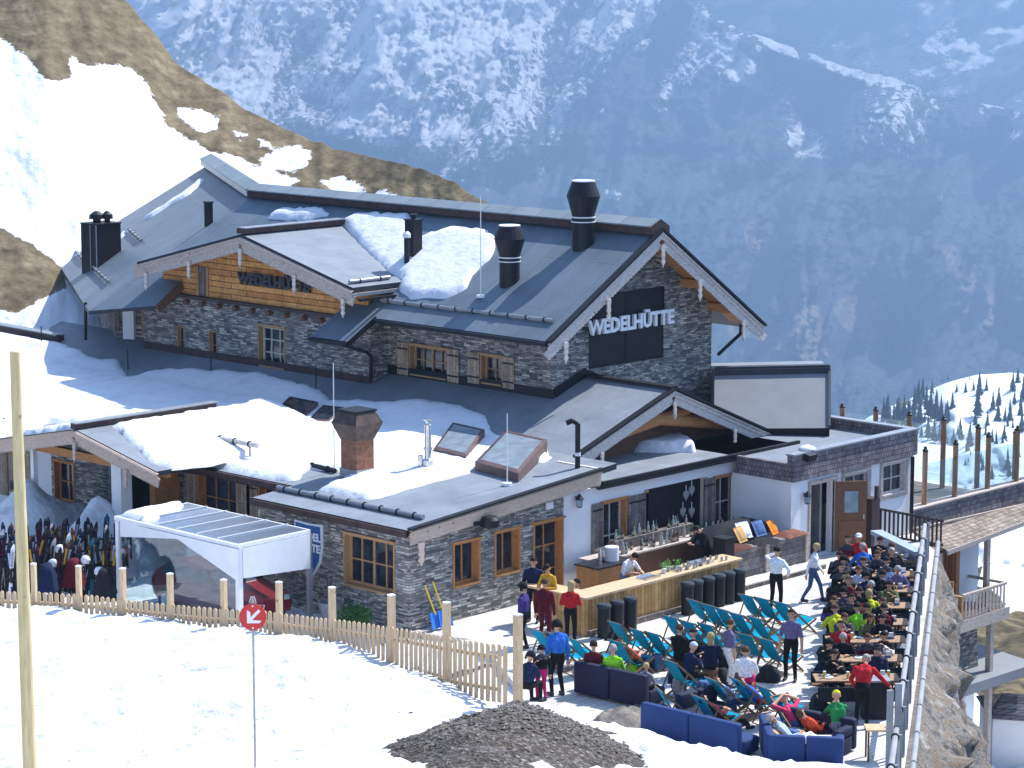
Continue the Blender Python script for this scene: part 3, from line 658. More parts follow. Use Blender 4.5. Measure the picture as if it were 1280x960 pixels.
# exact hip line: zmain=zwing -> MS*t = .6*(.847 t + .532 s)  => s=(MS-.508)*t/.319
hs=(MS-.6*.847)/(.6*.532)
def hipP(t): return np.array([JP[0]-t,JP[1]+hs*t,RZ0-MS*t])
tE=(RZ0-E1[2])/MS
slab(ROOF,[E_(RX,yv,zmain),JP,hipP(4.3),E_(57.3,71.5,zmain),E_(57.3,62.0,zmain),E_(57.0,62.0,zmain),E_(55.45,62.0,zmain),E_(55.45,60.25,zmain),E_(56.55,60.25,zmain),E_(56.55,yv,zmain)],.16)
h5=hipP(4.3); 
low=hipP(tE)
slab(ROOF,[h5,low,S1,T1,E_(57.3,71.5,zmain)],.12)
slab(ROOF,[E_(RX,yv,zmain_r),E_(66.65,yv,zmain_r),E_(66.65,72,zmain_r),E_(RX,72,zmain_r)],.16)
WR=MB(); slab(WR,[JP,K,E2,E1,low],.14)
roof=ROOF.build('roof',['roof_metal','roof_edge'],hut)
WR.build('roof',['roof_metal_wing','roof_edge'],hut)
# back slope of the wing
m=MB(); b=12.; K2=np.array([K[0]+.85*b*.5,K[1]-.53*b*.5,K[2]-.3*b]); J2=np.array([JP[0]+.85*b*.5,JP[1]-.53*b*.5,JP[2]-.3*b]); m.prism([K,JP,J2,K2],(0,0,-.14)); m.build('roof','roof_metal',hut)
# ridge cap: raised boxed ridge with copper-brown side
def ridge(p,q,name='ridge_cap',side=(-1,0),w=.42,h=.34,mats=('ridge_metal','brown_trim')):
    p,q=np.asarray(p,float),np.asarray(q,float); s=np.array([side[0],side[1],0.]); m=MB(); up=np.array([0,0,1.])
    sec=[s*w-up*.12,s*w+up*.1,s*(w+.04)+up*.1,s*(w+.04)+up*.14,up*h,-s*w+up*.1,-s*w-up*.2]
    for i in range(len(sec)-1): m.add([p+sec[i],q+sec[i],q+sec[i+1],p+sec[i+1]],[(0,1,2,3)],1 if i<2 else 0)
    m.add([p+v for v in sec],[tuple(range(len(sec)))],1); m.add([q+v for v in sec],[tuple(range(len(sec)))],1)
    return m.build(name,list(mats),roof)
ridge((RX,yv-.02,RZ0),(RX,JP[1]+.1,RZ0)); ridge(JP,K+np.array([U[0],U[1],0])*.3,side=Nn,mats=('ridge_metal','grey_metal'))
# dormer roof
DZ,DY,DS=8.58,66.0,.245
def zdorm(x,y): return DZ-DS*np.abs(y-DY)
def dormx(y): return RX-(RZ0-zdorm(0,y))/MS
m=MB(); slab(m,[(56,DY,DZ+.06),(56,60.65,zdorm(0,60.65)+.06),(dormx(60.65)+.05,60.65,zdorm(0,60.65)+.06),(dormx(DY)+.05,DY,DZ+.06)],.14)
slab(m,[(56,DY,DZ+.06),(dormx(DY)+.05,DY,DZ+.06),(dormx(71.5)+.05,71.5,zdorm(0,71.5)+.06),(56,71.5,zdorm(0,71.5)+.06)],.14)
m.build('roof',['roof_pale','roof_edge'],hut)
m=MB(); m.bar((55.95,DY-.02,DZ+.16),(dormx(DY)+.1,DY-.02,DZ+.16),.34,.16); m.bar((56.0,DY-.02,DZ+.26),(dormx(DY)+.1,DY-.02,DZ+.26),.42,.03,mi=1); m.build('ridge_cap',['brown_trim','grey_metal'],roof)
for a,b in ((DY,60.6),(DY,71.6)):
    fascia(hut,(56.0,a,zdorm(0,a)-.03),(56.0,b,zdorm(0,b)-.03),(-1,0,0),.5,'weathered')
for yy,h in ((65.95,.62),(63.3,.6),(61.0,.6),(68.6,.6),(70.9,.6)): pendant(hut,(55.93,yy,zdorm(0,yy)-.4),(-1,0,0),h,.15)
# eave box end + gutter on the dormer right foot
m=MB(); m.bar((55.9,60.6,7.1),(58.1,60.6,7.1),.14,.1); m.bar((56.0,60.35,6.96),(57.6,60.35,6.96),.1,.08,mi=1); m.build_isl('gutter',['grey_metal','dark_metal'],hut)
guard(roof,(56.15,60.95,7.42),(57.9,60.95,7.42),.06,.06,2)
# lower main eave gutter, verge
m=MB(); m.tube((56.5,yv,6.26),(56.5,60.25,6.26),.07,n=8); m.tube((55.38,60.25,5.62),(55.38,62.0,5.62),.07,n=8); m.bar((55.4,60.2,5.66),(56.6,60.2,6.34),.05,.16); m.build_isl('gutter','dark_metal',hut)
# gable verge boards
for a,b,zf in ((RX,56.5,zmain),(RX,66.7,zmain_r)):
    fascia(hut,(a,yv-.03,zf(a,0)-.04),(b,yv-.03,zf(b,0)-.04),(0,-1,0),.52,'weathered_pale')
m=MB(); 
for a,b,zf in ((RX,56.5,zmain),(RX,66.75,zmain_r)): m.bar((a,yv-.06,zf(a,0)+.03),(b,yv-.06,zf(b,0)+.03),.22,.07)
m.build_isl('verge_flashing','dark_metal',roof)
for xx,zf,h in ((61.6,zmain,.7),(59.1,zmain,.7),(57.2,zmain,.65),(63.4,zmain_r,.7),(65.6,zmain_r,.7)): pendant(hut,(xx,yv-.1,zf(xx,0)-.45),(0,-1,0),h,.17)
# ---- stone walls of the main block
XM,YG=57.87,53.75; XD=57.1
mw=MB()
s1=hole('X',XM,512,433,560,472); s2=hole('X',XM,601,444,629,481)
wall(mw,'X',XM,YG,61.4,2.5,6.95,[s1,s2])
gp=hole('Y',YG,736,366,830,452)
gh=(59.45,63.0,5.08,7.36)
wall(mw,'Y',YG,XM,65.35,2.5,6.3,[(gh[0],gh[1],gh[2],6.3)],.2)
zt=lambda x: (zmain(x,0) if x<RX else zmain_r(x,0))-.18
us=[XM,gh[0],RX,gh[1],65.35]
for a,b in ((XM,gh[0]),(gh[1],65.35)): mw.add([(a,YG,6.3),(b,YG,6.3),(b,YG,zt(b)),(a,YG,zt(a))],[(0,1,2,3)])
for a,b in ((gh[0],RX),(RX,gh[1])): mw.add([(a,YG,gh[3]),(b,YG,gh[3]),(b,YG,zt(b)),(a,YG,zt(a))],[(0,1,2,3)])
mw.add([(65.35,YG,2.5),(65.35,72,2.5),(65.35,72,zt(65.35)),(65.35,YG,zt(65.35))],[(0,1,2,3)])
d1=hole('X',XD,323,408,357,460); a1=hole('X',XD,222,408,231,444); a2=hole('X',XD,262,414,272,450)
wall(mw,'X',XD,61.05,72.6,2.5,6.15,[d1,a1,a2])
mw.add([(XD,61.05,2.5),(XM+.1,61.05,2.5),(XM+.1,61.05,7.0),(XD,61.05,6.75)],[(0,1,2,3)])
# wing walls, set in from its eave
ang=lambda p,t: p
def inn(P,a,b): return np.array([P[0]-Nn[0]*a+U[0]*b,P[1]-Nn[1]*a+U[1]*b,0])
W0=np.array([XD,72.6,0]); W1=inn(E1,1.1,.3); W2=inn(E2,1.1,-.8)
def wq(mb,A,B,z0,z1,mi=0): mb.add([(A[0],A[1],z0),(B[0],B[1],z0),(B[0],B[1],z1),(A[0],A[1],z1)],[(0,1,2,3)],mi)
C0=np.array([58.0,72.6,0]); wq(mw,W0,C0,2.5,7.1); wq(mw,C0,W1,2.5,5.75); wq(mw,W1,W2,2.5,5.75)
mw.build_isl('wall','stone',hut)
window(hut,'X',XM,s1,'pine',4,2,shut=[(s1[0]-.52,s1[0]-.02,'shutter_boards'),(s1[1]+.02,s1[1]+.52,'shutter_boards')])
window(hut,'X',XM,s2,'pine',2,2,shut=[(s2[0]-.5,s2[0]-.02,'shutter_boards'),(s2[1]+.02,s2[1]+.52,'shutter_boards')])
window(hut,'X',XD,d1,'pine',3,3,sash='weathered_pale')
for a in (a1,a2): window(hut,'X',XD,a,'pine',1,2,lining=.03,frame=.025,mull=.02,trim=False,dep=.12)
# relieving stone arches over the slim windows
for a in ():
    m=MB(); uc=(a[0]+a[1])/2; r=(a[1]-a[0])/2+.12
    for i in range(9):
        t=math.pi*(i+.5)/9; cz=a[3]-.02; p0=wp('X',XD,uc+math.cos(t)*r*.9,cz+.05+math.sin(t)*r*.35,.03); p1=wp('X',XD,uc+math.cos(t)*(r+.12),cz+.1+math.sin(t)*r*.8+.1,.03); m.bar(p0,p1,.1,.07,up=(1,0,0))
    m.build('stone_arch','stone',hut)
# dark screen with the big sign on the gable
m=MB(); m.box(gh[0],gh[1],YG+.05,YG+.12,gh[2],gh[3]); m.build('gable_screen','dark_metal',hut)
m=MB(); xm=(gh[0]+gh[1])/2; m.box(xm-.03,xm+.03,YG+.03,YG+.052,gh[2],gh[3]); m.box(gh[0],gh[1],YG+.03,YG+.052,gh[2],gh[2]+.05); m.box(gh[0],gh[1],YG+.03,YG+.052,gh[3]-.05,gh[3])
for i in range(1,30): z=gh[2]+(gh[3]-gh[2])*i/30; m.box(gh[0]+.002,gh[1]-.002,YG+.04,YG+.056,z-.012,z+.012)
m.build('louvre_frame','dark_metal',hut)
plain('sign_white',(.85,.86,.88),.5,.03,3); plain('sign_dark',(.04,.04,.045),.5,.2,3)
A=PY(733,412,YG-.15); B=PY(841,398,YG-.15)
sg=MB(); sg.box(A[0],B[0],YG-.07,YG-.04,6.35,6.39); sg.box(A[0],B[0],YG-.04,YG-.0,6.36,6.38); SG=sg.build('sign','sign_dark',hut)
letters(SG,'WEDELHÜTTE','Y',YG,(A[0]+B[0])/2+.05,6.37,.62,'sign_white',.16,.022,.05,stretch=(B[0]-A[0])/(3.62*1.12))
# ---- log gable of the dormer
m=MB(); zb=6.15
def dtop(y): return zdorm(0,y)-.1
ys=[61.05,DY,71.3]
m.add([(XD-.06,61.05,zb),(XD-.06,DY,zb),(XD-.06,DY,dtop(DY)),(XD-.06,61.05,dtop(61.05))],[(3,2,1,0)]); m.add([(XD-.06,DY,zb),(XD-.06,71.4,zb),(XD-.06,71.4,dtop(71.4)),(XD-.06,DY,dtop(DY))],[(3,2,1,0)])
m.add([(XD-.06,61.05,zb),(XD+.6,61.05,zb),(XD+.6,61.05,dtop(61.05)),(XD-.06,61.05,dtop(61.05))],[(0,1,2,3)])
m.build('log_gable','log_wood',hut)
m=MB(); m.bar((XD-.12,61.0,zb),(XD-.12,71.5,zb),.16,.1); m.build('sill_beam','brown_trim',hut)
m=MB()
for i in range(12): y=61.5+i*.86; m.tube((XD-.01,y,zb-.2),(XD-.2,y,zb-.2),.09,n=8)
m.build('beam_ends','dark_wood',hut)
A=PX(303,350,XD-.15); B=PX(384,355,XD-.15)
sg=MB(); sg.box(XD-.13,XD-.11,B[1],A[1],A[2]-.02,A[2]+.02); SG=sg.build('sign','sign_dark',hut)
letters(SG,'WEDELHÜTTE','X',XD,(A[1]+B[1])/2,(A[2]+B[2])/2-.02,.52,'sign_dark',.17,.02,.05,stretch=(A[1]-B[1])/3.03)
h_=hole('X',XD-.06,249,333,259,370); m=MB(); pbox(m,'X',XD-.06,h_[0]-.09,h_[0],h_[2],h_[3],.002,.05); pbox(m,'X',XD-.06,h_[1],h_[1]+.09,h_[2],h_[3],.002,.05); pbox(m,'X',XD-.06,h_[0],h_[1],h_[2],h_[3],.002,.02,1); m.build('attic_door',['pine','grey_boards'],hut)
# soffit timbers under the gables
m=MB()
for xx,zf in ((58.6,zmain),(63.9,zmain_r),(61.6,zmain),(65.2,zmain_r)): z=zf(xx,0)-.34; m.box(xx-.12,xx+.12,yv+.12,YG+.02,z-.14,z+.12)
for a,b,zf in ((RX-.05,57.0,zmain),(RX+.05,66.3,zmain_r)):
    m.prism([(a,yv+.02,zf(a,0)-.17),(b,yv+.02,zf(b,0)-.17),(b,YG-.01,zf(b,0)-.17),(a,YG-.01,zf(a,0)-.17)],(0,0,-.03))
m.build_isl('roof_timbers','orange_wood',hut)
m=MB(); 
for yy in (61.3,63.6,66,68.4,70.9): z=zdorm(0,yy)-.3; m.box(56.15,XD-.05,yy-.1,yy+.1,z-.1,z+.1)
m.build_each('roof_timbers','orange_wood',hut)
# wing fascia, downpipes
m=MB(); m.bar(S1+np.array([0,0,-.12]),T1+np.array([0,0,-.12]),.06,.3); m.build('fascia_board','dark_wood',hut)
m=MB(); pts_=[PX(422,421,56.9),PX(430,432,56.9),PX(458,440,56.9),PX(464,446,56.9),PX(463,478,56.9)]
for i in range(4): m.tube(pts_[i],pts_[i+1],.06,n=8)
a=np.array([66.3,53.2,5.7]); 
for p,q in (((66.3,53.3,5.85),(66.3,53.3,5.55)),((66.3,53.3,5.55),(65.5,53.6,4.9))): m.tube(p,q,.06,n=8)
m.build_isl('downpipe','dark_metal',hut)
m=MB(); D1=W1+np.array([-.02,-.02,0])
p=[PD(107,378,92),PD(107,425,92)]; m.tube(p[0],p[1],.06,n=8)
q=[PX(113,384,58.2),PX(138,388,58.2),PX(144,396,58.2),PX(144,420,58.2)]
for i in range(3): m.tube(q[i],q[i+1],.05,n=8)
m.build_isl('downpipe','dark_metal',hut)
# window and white pillar under the wing eave (wall C0-W1)
cd=(W1-C0); cL=np.linalg.norm(cd); cd=cd/cL; cn=np.array([-cd[1],cd[0],0]); 
if cn@(-f0)<0: cn=-cn
def cw(t,z,o): p=C0+cd*t+cn*o; return np.array([p[0],p[1],z])
m=MB(); m.obox((cw(.5,5.0,.04)),cd*.34,(0,0,.55),cn*.05); w_=m.build('window','orange_wood',hut)
m=MB(); m.obox((cw(.5,5.0,.07)),cd*.26,(0,0,.46),cn*.03); m.build('pane','window_glass',w_)
m=MB(); m.obox(cw(.5,5.0,.105),cd*.02,(0,0,.46),cn*.004); m.obox(cw(.5,5.0,.107),cd*.26,(0,0,.02),cn*.003); m.build('frame','pine',w_)
m=MB(); m.obox((cw(1.35,4.9,.08)),cd*.22,(0,0,.65),cn*.08); m.build('pillar','plaster',hut)
m=MB(); m.obox((cw(1.95,5.0,.05)),cd*.2,(0,0,.5),cn*.03); m.build('shutter','grey_boards',hut)

# ---- lower roof
BX,BZ=55.1,3.42; GX=59.34
def zlow(x,y=0):
    x=np.asarray(x,float); return np.where(x>BX,BZ+.345*(x-BX),BZ-.078*(BX-x))
def low_at(px,py):
    d=ray(px,py); a=.345; c=BZ-.345*BX; t=(c-CAMH)/(d[2]-a*d[0]); P=CC+d*t
    if P[0]>BX: return P
    a=.078; c=BZ-.078*BX; t=(c-CAMH)/(d[2]-a*d[0]); return CC+d*t
L_=lambda x,y: np.array([x,y,float(zlow(x))])
WX,WY=47.0,48.73
m=MB(); YB=78.5
# flat-pitched sheet (three strips with their own west eave), then the steeper sheet up to the ridge
pl=0.17
slab(m,[L_(46.85,WY),L_(BX,WY),L_(BX,54.9),L_(46.85,54.9)],pl)
slab(m,[L_(48.35,54.9),L_(BX,54.9),L_(BX,60.2),L_(48.35,60.2)],pl)
slab(m,[L_(48.6,60.2),L_(BX,60.2),L_(BX,YB),L_(48.6,YB)],pl)
slab(m,[L_(BX,50.3),L_(GX,50.3),L_(GX,YG+.0),L_(XM+.05,YG+.0),L_(XM+.05,YB),L_(BX,YB)],pl)
RG=4.88
def zlow_r(x,y=0): return RG-.41*(np.asarray(x)-GX)
slab(m,[(GX,50.3,RG),(64.35,50.3,float(zlow_r(64.35))),(64.35,56,float(zlow_r(64.35))),(GX,56,RG)],pl)
# flat roof over the terrace front
FZ=2.9
slab(m,[(54.35,48.7,FZ),(63.35,48.7,FZ),(63.35,51.4,FZ),(54.35,51.4,FZ)],.14)
lroof=m.build('roof',['roof_pale','roof_edge'],hut)
# flashing where walls meet the lower roof
m=MB(); m.bar((XM-.03,YG-.03,zlow(XM)+.12),(XM-.03,61.0,zlow(XM)+.12),.03,.3); m.bar((XM,YG-.03,float(zlow(XM))+.14),(GX,YG-.03,RG+.14),.03,.3); m.bar((GX,YG-.03,RG+.1),(GX+4.6,YG-.03,RG+.1-1.8),.03,.24); m.build_isl('flashing','dark_metal',lroof)
m=MB(); m.bar((XD-.03,61.0,zlow(XD)+.1),(XD-.03,72.6,zlow(XD)+.1),.03,.26); m.build_isl('flashing','brown_trim',lroof)
m=MB(); m.bar((GX,50.2,RG+.06),(GX,YG,RG+.06),.3,.07); m.build('ridge_cap','dark_metal',lroof)
# west eaves: brown gutters / trims
m=MB(); m.bar((46.83,WY,2.66),(46.83,54.95,2.66),.1,.16); m.bar((48.3,54.9,2.78),(48.3,60.2,2.78),.1,.18); m.bar((48.5,66.2,2.8),(48.5,YB,2.8),.1,.16); m.bar((46.8,54.93,2.69),(48.35,54.93,2.8),.05,.16); m.build_isl('gutter','brown_trim',hut)
m=MB()
for i in range(24): y=55.05+i*.215; m.tube((48.27,y,2.71),(48.27,y+.15,2.71),.045,n=6)
m.build('scalloped_trim','brown_trim',hut)
# carved fascia of the wing on the terrace side
fascia(hut,(46.9,WY-.04,float(zlow(46.9))-.02),(54.35,WY-.04,3.36-.04),(0,-1,0),.4,'fascia_wood',.1)
pendant(hut,(47.25,WY-.1,2.4),(0,-1,0),.62,.2,'fascia_wood'); m=MB(); m.bar((46.85,WY-.1,2.82),(54.4,WY-.1,3.38),.18,.05); m.build_isl('verge_flashing','dark_metal',lroof)
m=MB(); m.box(54.3,54.42,WY-.03,50.3,2.86,3.38); m.build('fascia_board','weathered_pale',hut)
# small gable over the terrace
for a,b,zf in ((GX,55.0,lambda x:float(zlow(x))),(GX,64.4,lambda x:float(zlow_r(x)))):
    fascia(hut,(a,50.27,zf(a)-.03),(b,50.27,zf(b)-.03),(0,-1,0),.42,'weathered_pale',.1)
m=MB()
for a,b,zf in ((GX,55.0,lambda x:float(zlow(x))),(GX,64.45,lambda x:float(zlow_r(x)))): m.bar((a,50.22,zf(a)+.03),(b,50.22,zf(b)+.03),.2,.06)
m.build_isl('verge_flashing','dark_metal',lroof)
for xx,zz in ((GX,RG),(56.1,float(zlow(56.1))),(62.2,float(zlow_r(62.2)))): pendant(hut,(xx,50.2,zz-.36),(0,-1,0),.55,.14)
m=MB(); m.add([(55.6,51.3,2.9),(63.8,51.3,2.9),(GX+.05,51.3,RG-.17)],[(0,1,2)]); m.build('gable_boarding','dark_wood',hut)
m=MB(); m.prism([(GX,50.32,RG-.18),(55.4,50.32,float(zlow(55.4))-.18),(55.4,51.29,float(zlow(55.4))-.18),(GX,51.29,RG-.18)],(0,0,-.03)); m.prism([(GX,50.32,RG-.18),(64.2,50.32,float(zlow_r(64.2))-.18),(64.2,51.29,float(zlow_r(64.2))-.18),(GX,51.29,RG-.18)],(0,0,-.03))
m.tube((56.3,50.75,3.55),(60.6,50.75,4.05),.16,n=10); m.tube((58.2,50.75,4.12),(62.3,50.75,3.42),.2,n=10); m.build_isl('roof_timbers','orange_wood',hut)
m=MB(); m.bar((54.4,48.64,2.95),(63.4,48.64,2.95),.1,.1); m.bar((54.4,48.6,2.84),(63.4,48.6,2.84),.06,.05); m.build_isl('gutter','dark_metal',hut)
# ---- ground floor walls
YW=48.83
t1=hole('Y',YW,566,676,600,732); t2=hole('Y',YW,618,662,650,718); t3=(51.76,52.98,.02,2.17)
wn=hole('X',WX,430,672,494,738)
m=MB(); wall(m,'X',WX,YW,54.85,-.3,2.62,[wn]); wall(m,'Y',YW,WX,53.0,-.3,2.72,[t1,t2,t3]); m.add([(WX,54.85,-.3),(49.3,54.85,-.3),(49.3,54.85,2.8),(WX,54.85,2.62)],[(0,3,2,1)])
fx=49.2
p1=hole('X',fx,248,590,297,655); p1=(p1[0],p1[1],.1,p1[3]); p2=hole('X',fx,324,606,346,650); p2=(p2[0],p2[1],.1,p2[3])
g1=hole('X',fx,195,603,221,640); 
wall(m,'X',fx,60.2,62.2,-.3,2.75,[(max(60.3,g1[0]),max(61.2,g1[1]),1.0,2.1)]); G1=(max(60.3,g1[0]),max(61.2,g1[1]),1.0,2.1)
pw=hole('X',fx,68,577,94,630); wall(m,'X',fx,64.4,67.4,-.3,2.75,[pw])
m.build_isl('wall','stone',hut)
m=MB(); wall(m,'X',fx,54.85,60.2,-.3,2.78,[p1,p2]); wall(m,'X',fx,67.4,74,-.3,2.75,[])
wA=hole('Y',YW,752,625,783,692); wA=(wA[0],wA[1],.25,wA[3]); op=hole('Y',YW,806,604,884,690); op=(op[0],op[1],.0,op[3]); wB=hole('Y',YW,892,594,920,662); dkk=hole('Y',YW,976,590,991,680); dkk=(dkk[0],63.3,.0,dkk[3])
wall(m,'Y',YW,53.0,63.35,-.3,2.82,[wA,op,wB,dkk])
m.build_isl('wall','plaster',hut)
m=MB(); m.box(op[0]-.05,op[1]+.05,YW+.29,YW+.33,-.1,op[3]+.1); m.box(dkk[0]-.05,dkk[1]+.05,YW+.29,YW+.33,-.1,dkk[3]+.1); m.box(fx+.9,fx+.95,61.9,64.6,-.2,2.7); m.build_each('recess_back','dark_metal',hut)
window(hut,'X',WX,wn,'pine',4,2); window(hut,'Y',YW,t1,'orange_wood',2,1); window(hut,'Y',YW,t2,'orange_wood',2,1); dw=window(hut,'Y',YW,t3,'orange_wood',2,3,name='door')
window(hut,'Y',YW,wA,'orange_wood',2,2,sash='weathered_pale',shut=[(wA[0]-.45,wA[0]-.02,'grey_boards'),(wA[1]+.02,wA[1]+.5,'grey_boards'),(wA[1]+.52,wA[1]+.9,'grey_boards')])
window(hut,'Y',YW,wB,'orange_wood',2,2,sash='weathered_pale',shut=[(wB[0]-.5,wB[0]-.02,'grey_boards'),(wB[1]+.02,wB[1]+.4,'grey_boards'),(wB[1]+.42,wB[1]+.95,'grey_boards')])
sh=lambda a,b:[(a,b,'shutter_boards')]
window(hut,'X',fx,p1,'orange_wood',3,3,shut=[(p1[0]-.6,p1[0]-.02,'shutter_boards'),(p1[1]+.02,p1[1]+.55,'shutter_boards')]); window(hut,'X',fx,p2,'orange_wood',2,3,shut=sh(p2[1]+.02,p2[1]+.5))
window(hut,'X',fx,G1,'orange_wood',2,2); window(hut,'X',fx,pw,'orange_wood',2,2)
gw=hole('X',fx,12,575,30,620)
m=MB(); 
for a,b in ((34,45),(0,11)):
    q=hole('X',fx,a,565,b,618); pbox(m,'X',fx,q[0],q[1],q[2],q[3],.02,.06)
m.build_each('shutter','shutter_boards',hut); m=MB(); q=hole('X',fx,12,566,33,616); pbox(m,'X',fx,q[0],q[1],q[2],q[3],.005,.04); w_=m.build('window','orange_wood',hut); m=MB(); pbox(m,'X',fx,q[0]+.08,q[1]-.08,q[2]+.08,q[3]-.08,.042,.05); m.build('pane','window_glass',w_)
# dark open bay dressing: side post, five hanging hearts, sprig
m=MB(); m.box(op[0]-.02,op[0]+.1,YW-.06,YW+.2,0,op[3]); m.build('bay_post','pine',hut)
# ---- porch gable on the west side
PXX,PYY,PZZ=46.2,62.1,3.9
def zp(y): return PZZ-.2*abs(y-PYY)
m=MB(); 
for a,b in ((PYY,58.3),(PYY,66.2)):
    m_x=lambda y: BX-(BZ-zp(y))/.078 if zp(y)<BZ else BX+(zp(y)-BZ)/.345
    xe=lambda y: 51.6 if abs(y-PYY)<1 else 47.7; slab(m,[(PXX,a,zp(a)),(xe(a),a,zp(a)),(max(xe(b),49.0),b,zp(b)),(PXX,b,zp(b))] if b>a else [(PXX,a,zp(a)),(PXX,b,zp(b)),(max(xe(b),49.0),b,zp(b)),(xe(a),a,zp(a))],.12)
m.build('roof',['roof_pale','roof_edge'],hut)
for b in (58.2,66.3): fascia(hut,(PXX,PYY,PZZ-.03),(PXX,b,zp(b)-.03),(-1,0,0),.42,'fascia_wood',.1)
for yy in (62.0,59.6,64.9): pendant(hut,(PXX-.08,yy,zp(yy)-.36),(-1,0,0),.6,.15,'fascia_wood')
m=MB(); m.bar((PXX-.05,PYY,PZZ+.08),(51.5,PYY,PZZ+.08),.24,.14); m.bar((PXX-.05,PYY,PZZ+.17),(51.6,PYY,PZZ+.17),.3,.03,mi=1); m.build('ridge_cap',['brown_trim','grey_metal'],lroof)
m=MB(); m.box(PXX+.3,PXX+.7,60.35,60.8,-.3,3.2); m.box(PXX+.3,PXX+.45,64.6,64.75,-.3,3.1); m.build_each('pillar','plaster',hut)
m=MB(); m.bar((PXX+.5,58.4,3.0),(PXX+.5,66.1,3.0),.2,.24); m.build_isl('roof_timbers','orange_wood',hut)
m=MB(); m.box(fx-.9,fx,61.05,61.3,-.2,2.6); m.box(fx-.1,fx-.02,60.95,61.9,-.2,2.2); m.build('entrance_door','orange_wood',hut)
# ---- brown parapet at the far left edge of the lower roof
a=low_at(0,413); b=low_at(76,427); m=MB(); m.bar(a+(a-b)*.4+np.array([0,0,.1]),b+np.array([0,0,.1]),.3,.24); m.bar(a+(a-b)*.4+np.array([0,0,.24]),b+np.array([0,0,.24]),.4,.04,mi=1); m.build('parapet',['brown_trim','ridge_metal'],hut)
# ---- snow guards
def lo(px,py): return low_at(px,py)
guard(lroof,lo(347,613),lo(529,650),.08,.07,9); guard(lroof,lo(196,553),lo(322,579),.52,.075,7,'weathered_pale'); guard(lroof,lo(381,583),lo(419,592),.08,.07,2,'dark_metal')
guard(roof,main_at(476,378),main_at(692,404),.08,.055,10); 
def wl(px,py): return wing_at(px,py)
for a,b in (((160,289),(177,304)),((88,311),(107,330)),((117,338),(136,356))): guard(roof,wl(*a),wl(*b),.12,.05,5)
for a in ((0,530),(0,548)): guard(lroof,lo(-20,a[1]-3),lo(30,a[1]+2),.1,.06,3,'grey_metal') if a[1]==530 else None
# ---- chimneys and vents
def hood(base,top,rmax,label=None):
    base=np.asarray(base,float); H=top-base[2]; m=MB(); r=rmax
    m.lathe(base-np.array([0,0,.6]),[(r*.66,0),(r*.66,.6+H*.36)],20); m.lathe(base,[(r*.69,H*.345),(r*.69,H*.455)],20,0); m.lathe(base,[(r*.72,H*.355),(r*.72,H*.372)],20,1); m.lathe(base,[(r*.72,H*.425),(r*.72,H*.445)],20,1)
    m.lathe(base,[(r*.66,H*.45),(r*1.0,H*.76),(r*.68,H*.985)],20); m.lathe(base,[(r*.69,H*.985),(r*.69,H*1.0)],20,1)
    return m.build('chimney',['dark_metal','white_metal'],roof,smooth=False)
def topz(P,py):   # height at which the sight line at row py passes above point P
    d=float(P@f0); return CAMH-d*(py-HY)/3300*1.0
b1=main_at(729,306); hood(b1,topz(b1,222),.53); b2=main_at(637,352); hood(b2,topz(b2,278),.49)
def boxflue(P,ztop,hw,hd=None,mat='dark_metal',parent=None,cap=True,name='chimney'):
    hd=hd or hw; m=MB(); m.box(P[0]-hw,P[0]+hw,P[1]-hd,P[1]+hd,P[2]-.8,ztop)
    if cap:
        m.box(P[0]-hw-.03,P[0]+hw+.03,P[1]-hd-.03,P[1]+hd+.03,ztop,ztop+.04)
    return m.build(name,mat,parent or roof)
b3=main_at(517,322); boxflue(b3,topz(b3,272),.2); m=MB(); m.lathe((b3[0],b3[1],topz(b3,272)+.04),[(.08,0),(.08,.1),(.14,.12),(.14,.16)],10); m.tube((b3[0]-.45,b3[1]-.15,b3[2]-.4),(b3[0]-.45,b3[1]-.15,b3[2]+.75),.09); m.lathe((b3[0]-.45,b3[1]-.15,b3[2]+.7),[(.13,0),(.13,.12),(.05,.2)],10,1); m.build_isl('vent_pipe',['dark_metal','white_metal'],roof)
b4=wl(261,281); boxflue(b4,topz(b4,250),.11); 
b5=wl(127,328); ch=boxflue(b5,topz(b5,276),.55,.5); m=MB(); z=topz(b5,276)+.04
for dx,dy,s in ((-.1,.1,.3),(.2,-.15,.22)): m.lathe((b5[0]+dx,b5[1]+dy,z),[(s*.5,0),(s*.5,.12),(s,.14),(s*.9,.3),(s*.3,.42)],12)
m.build('cowl','dark_metal',ch)
m=MB()
m.box(b5[0]-.57,b5[0]-.551,b5[1]-.1,b5[1]-.06,b5[2]-.3,z-.05)
m.box(b5[0]-.57,b5[0]-.551,b5[1]-.48,b5[1]-.42,b5[2]-.3,z-.05); m.build('seam_strips','grey_metal',ch)
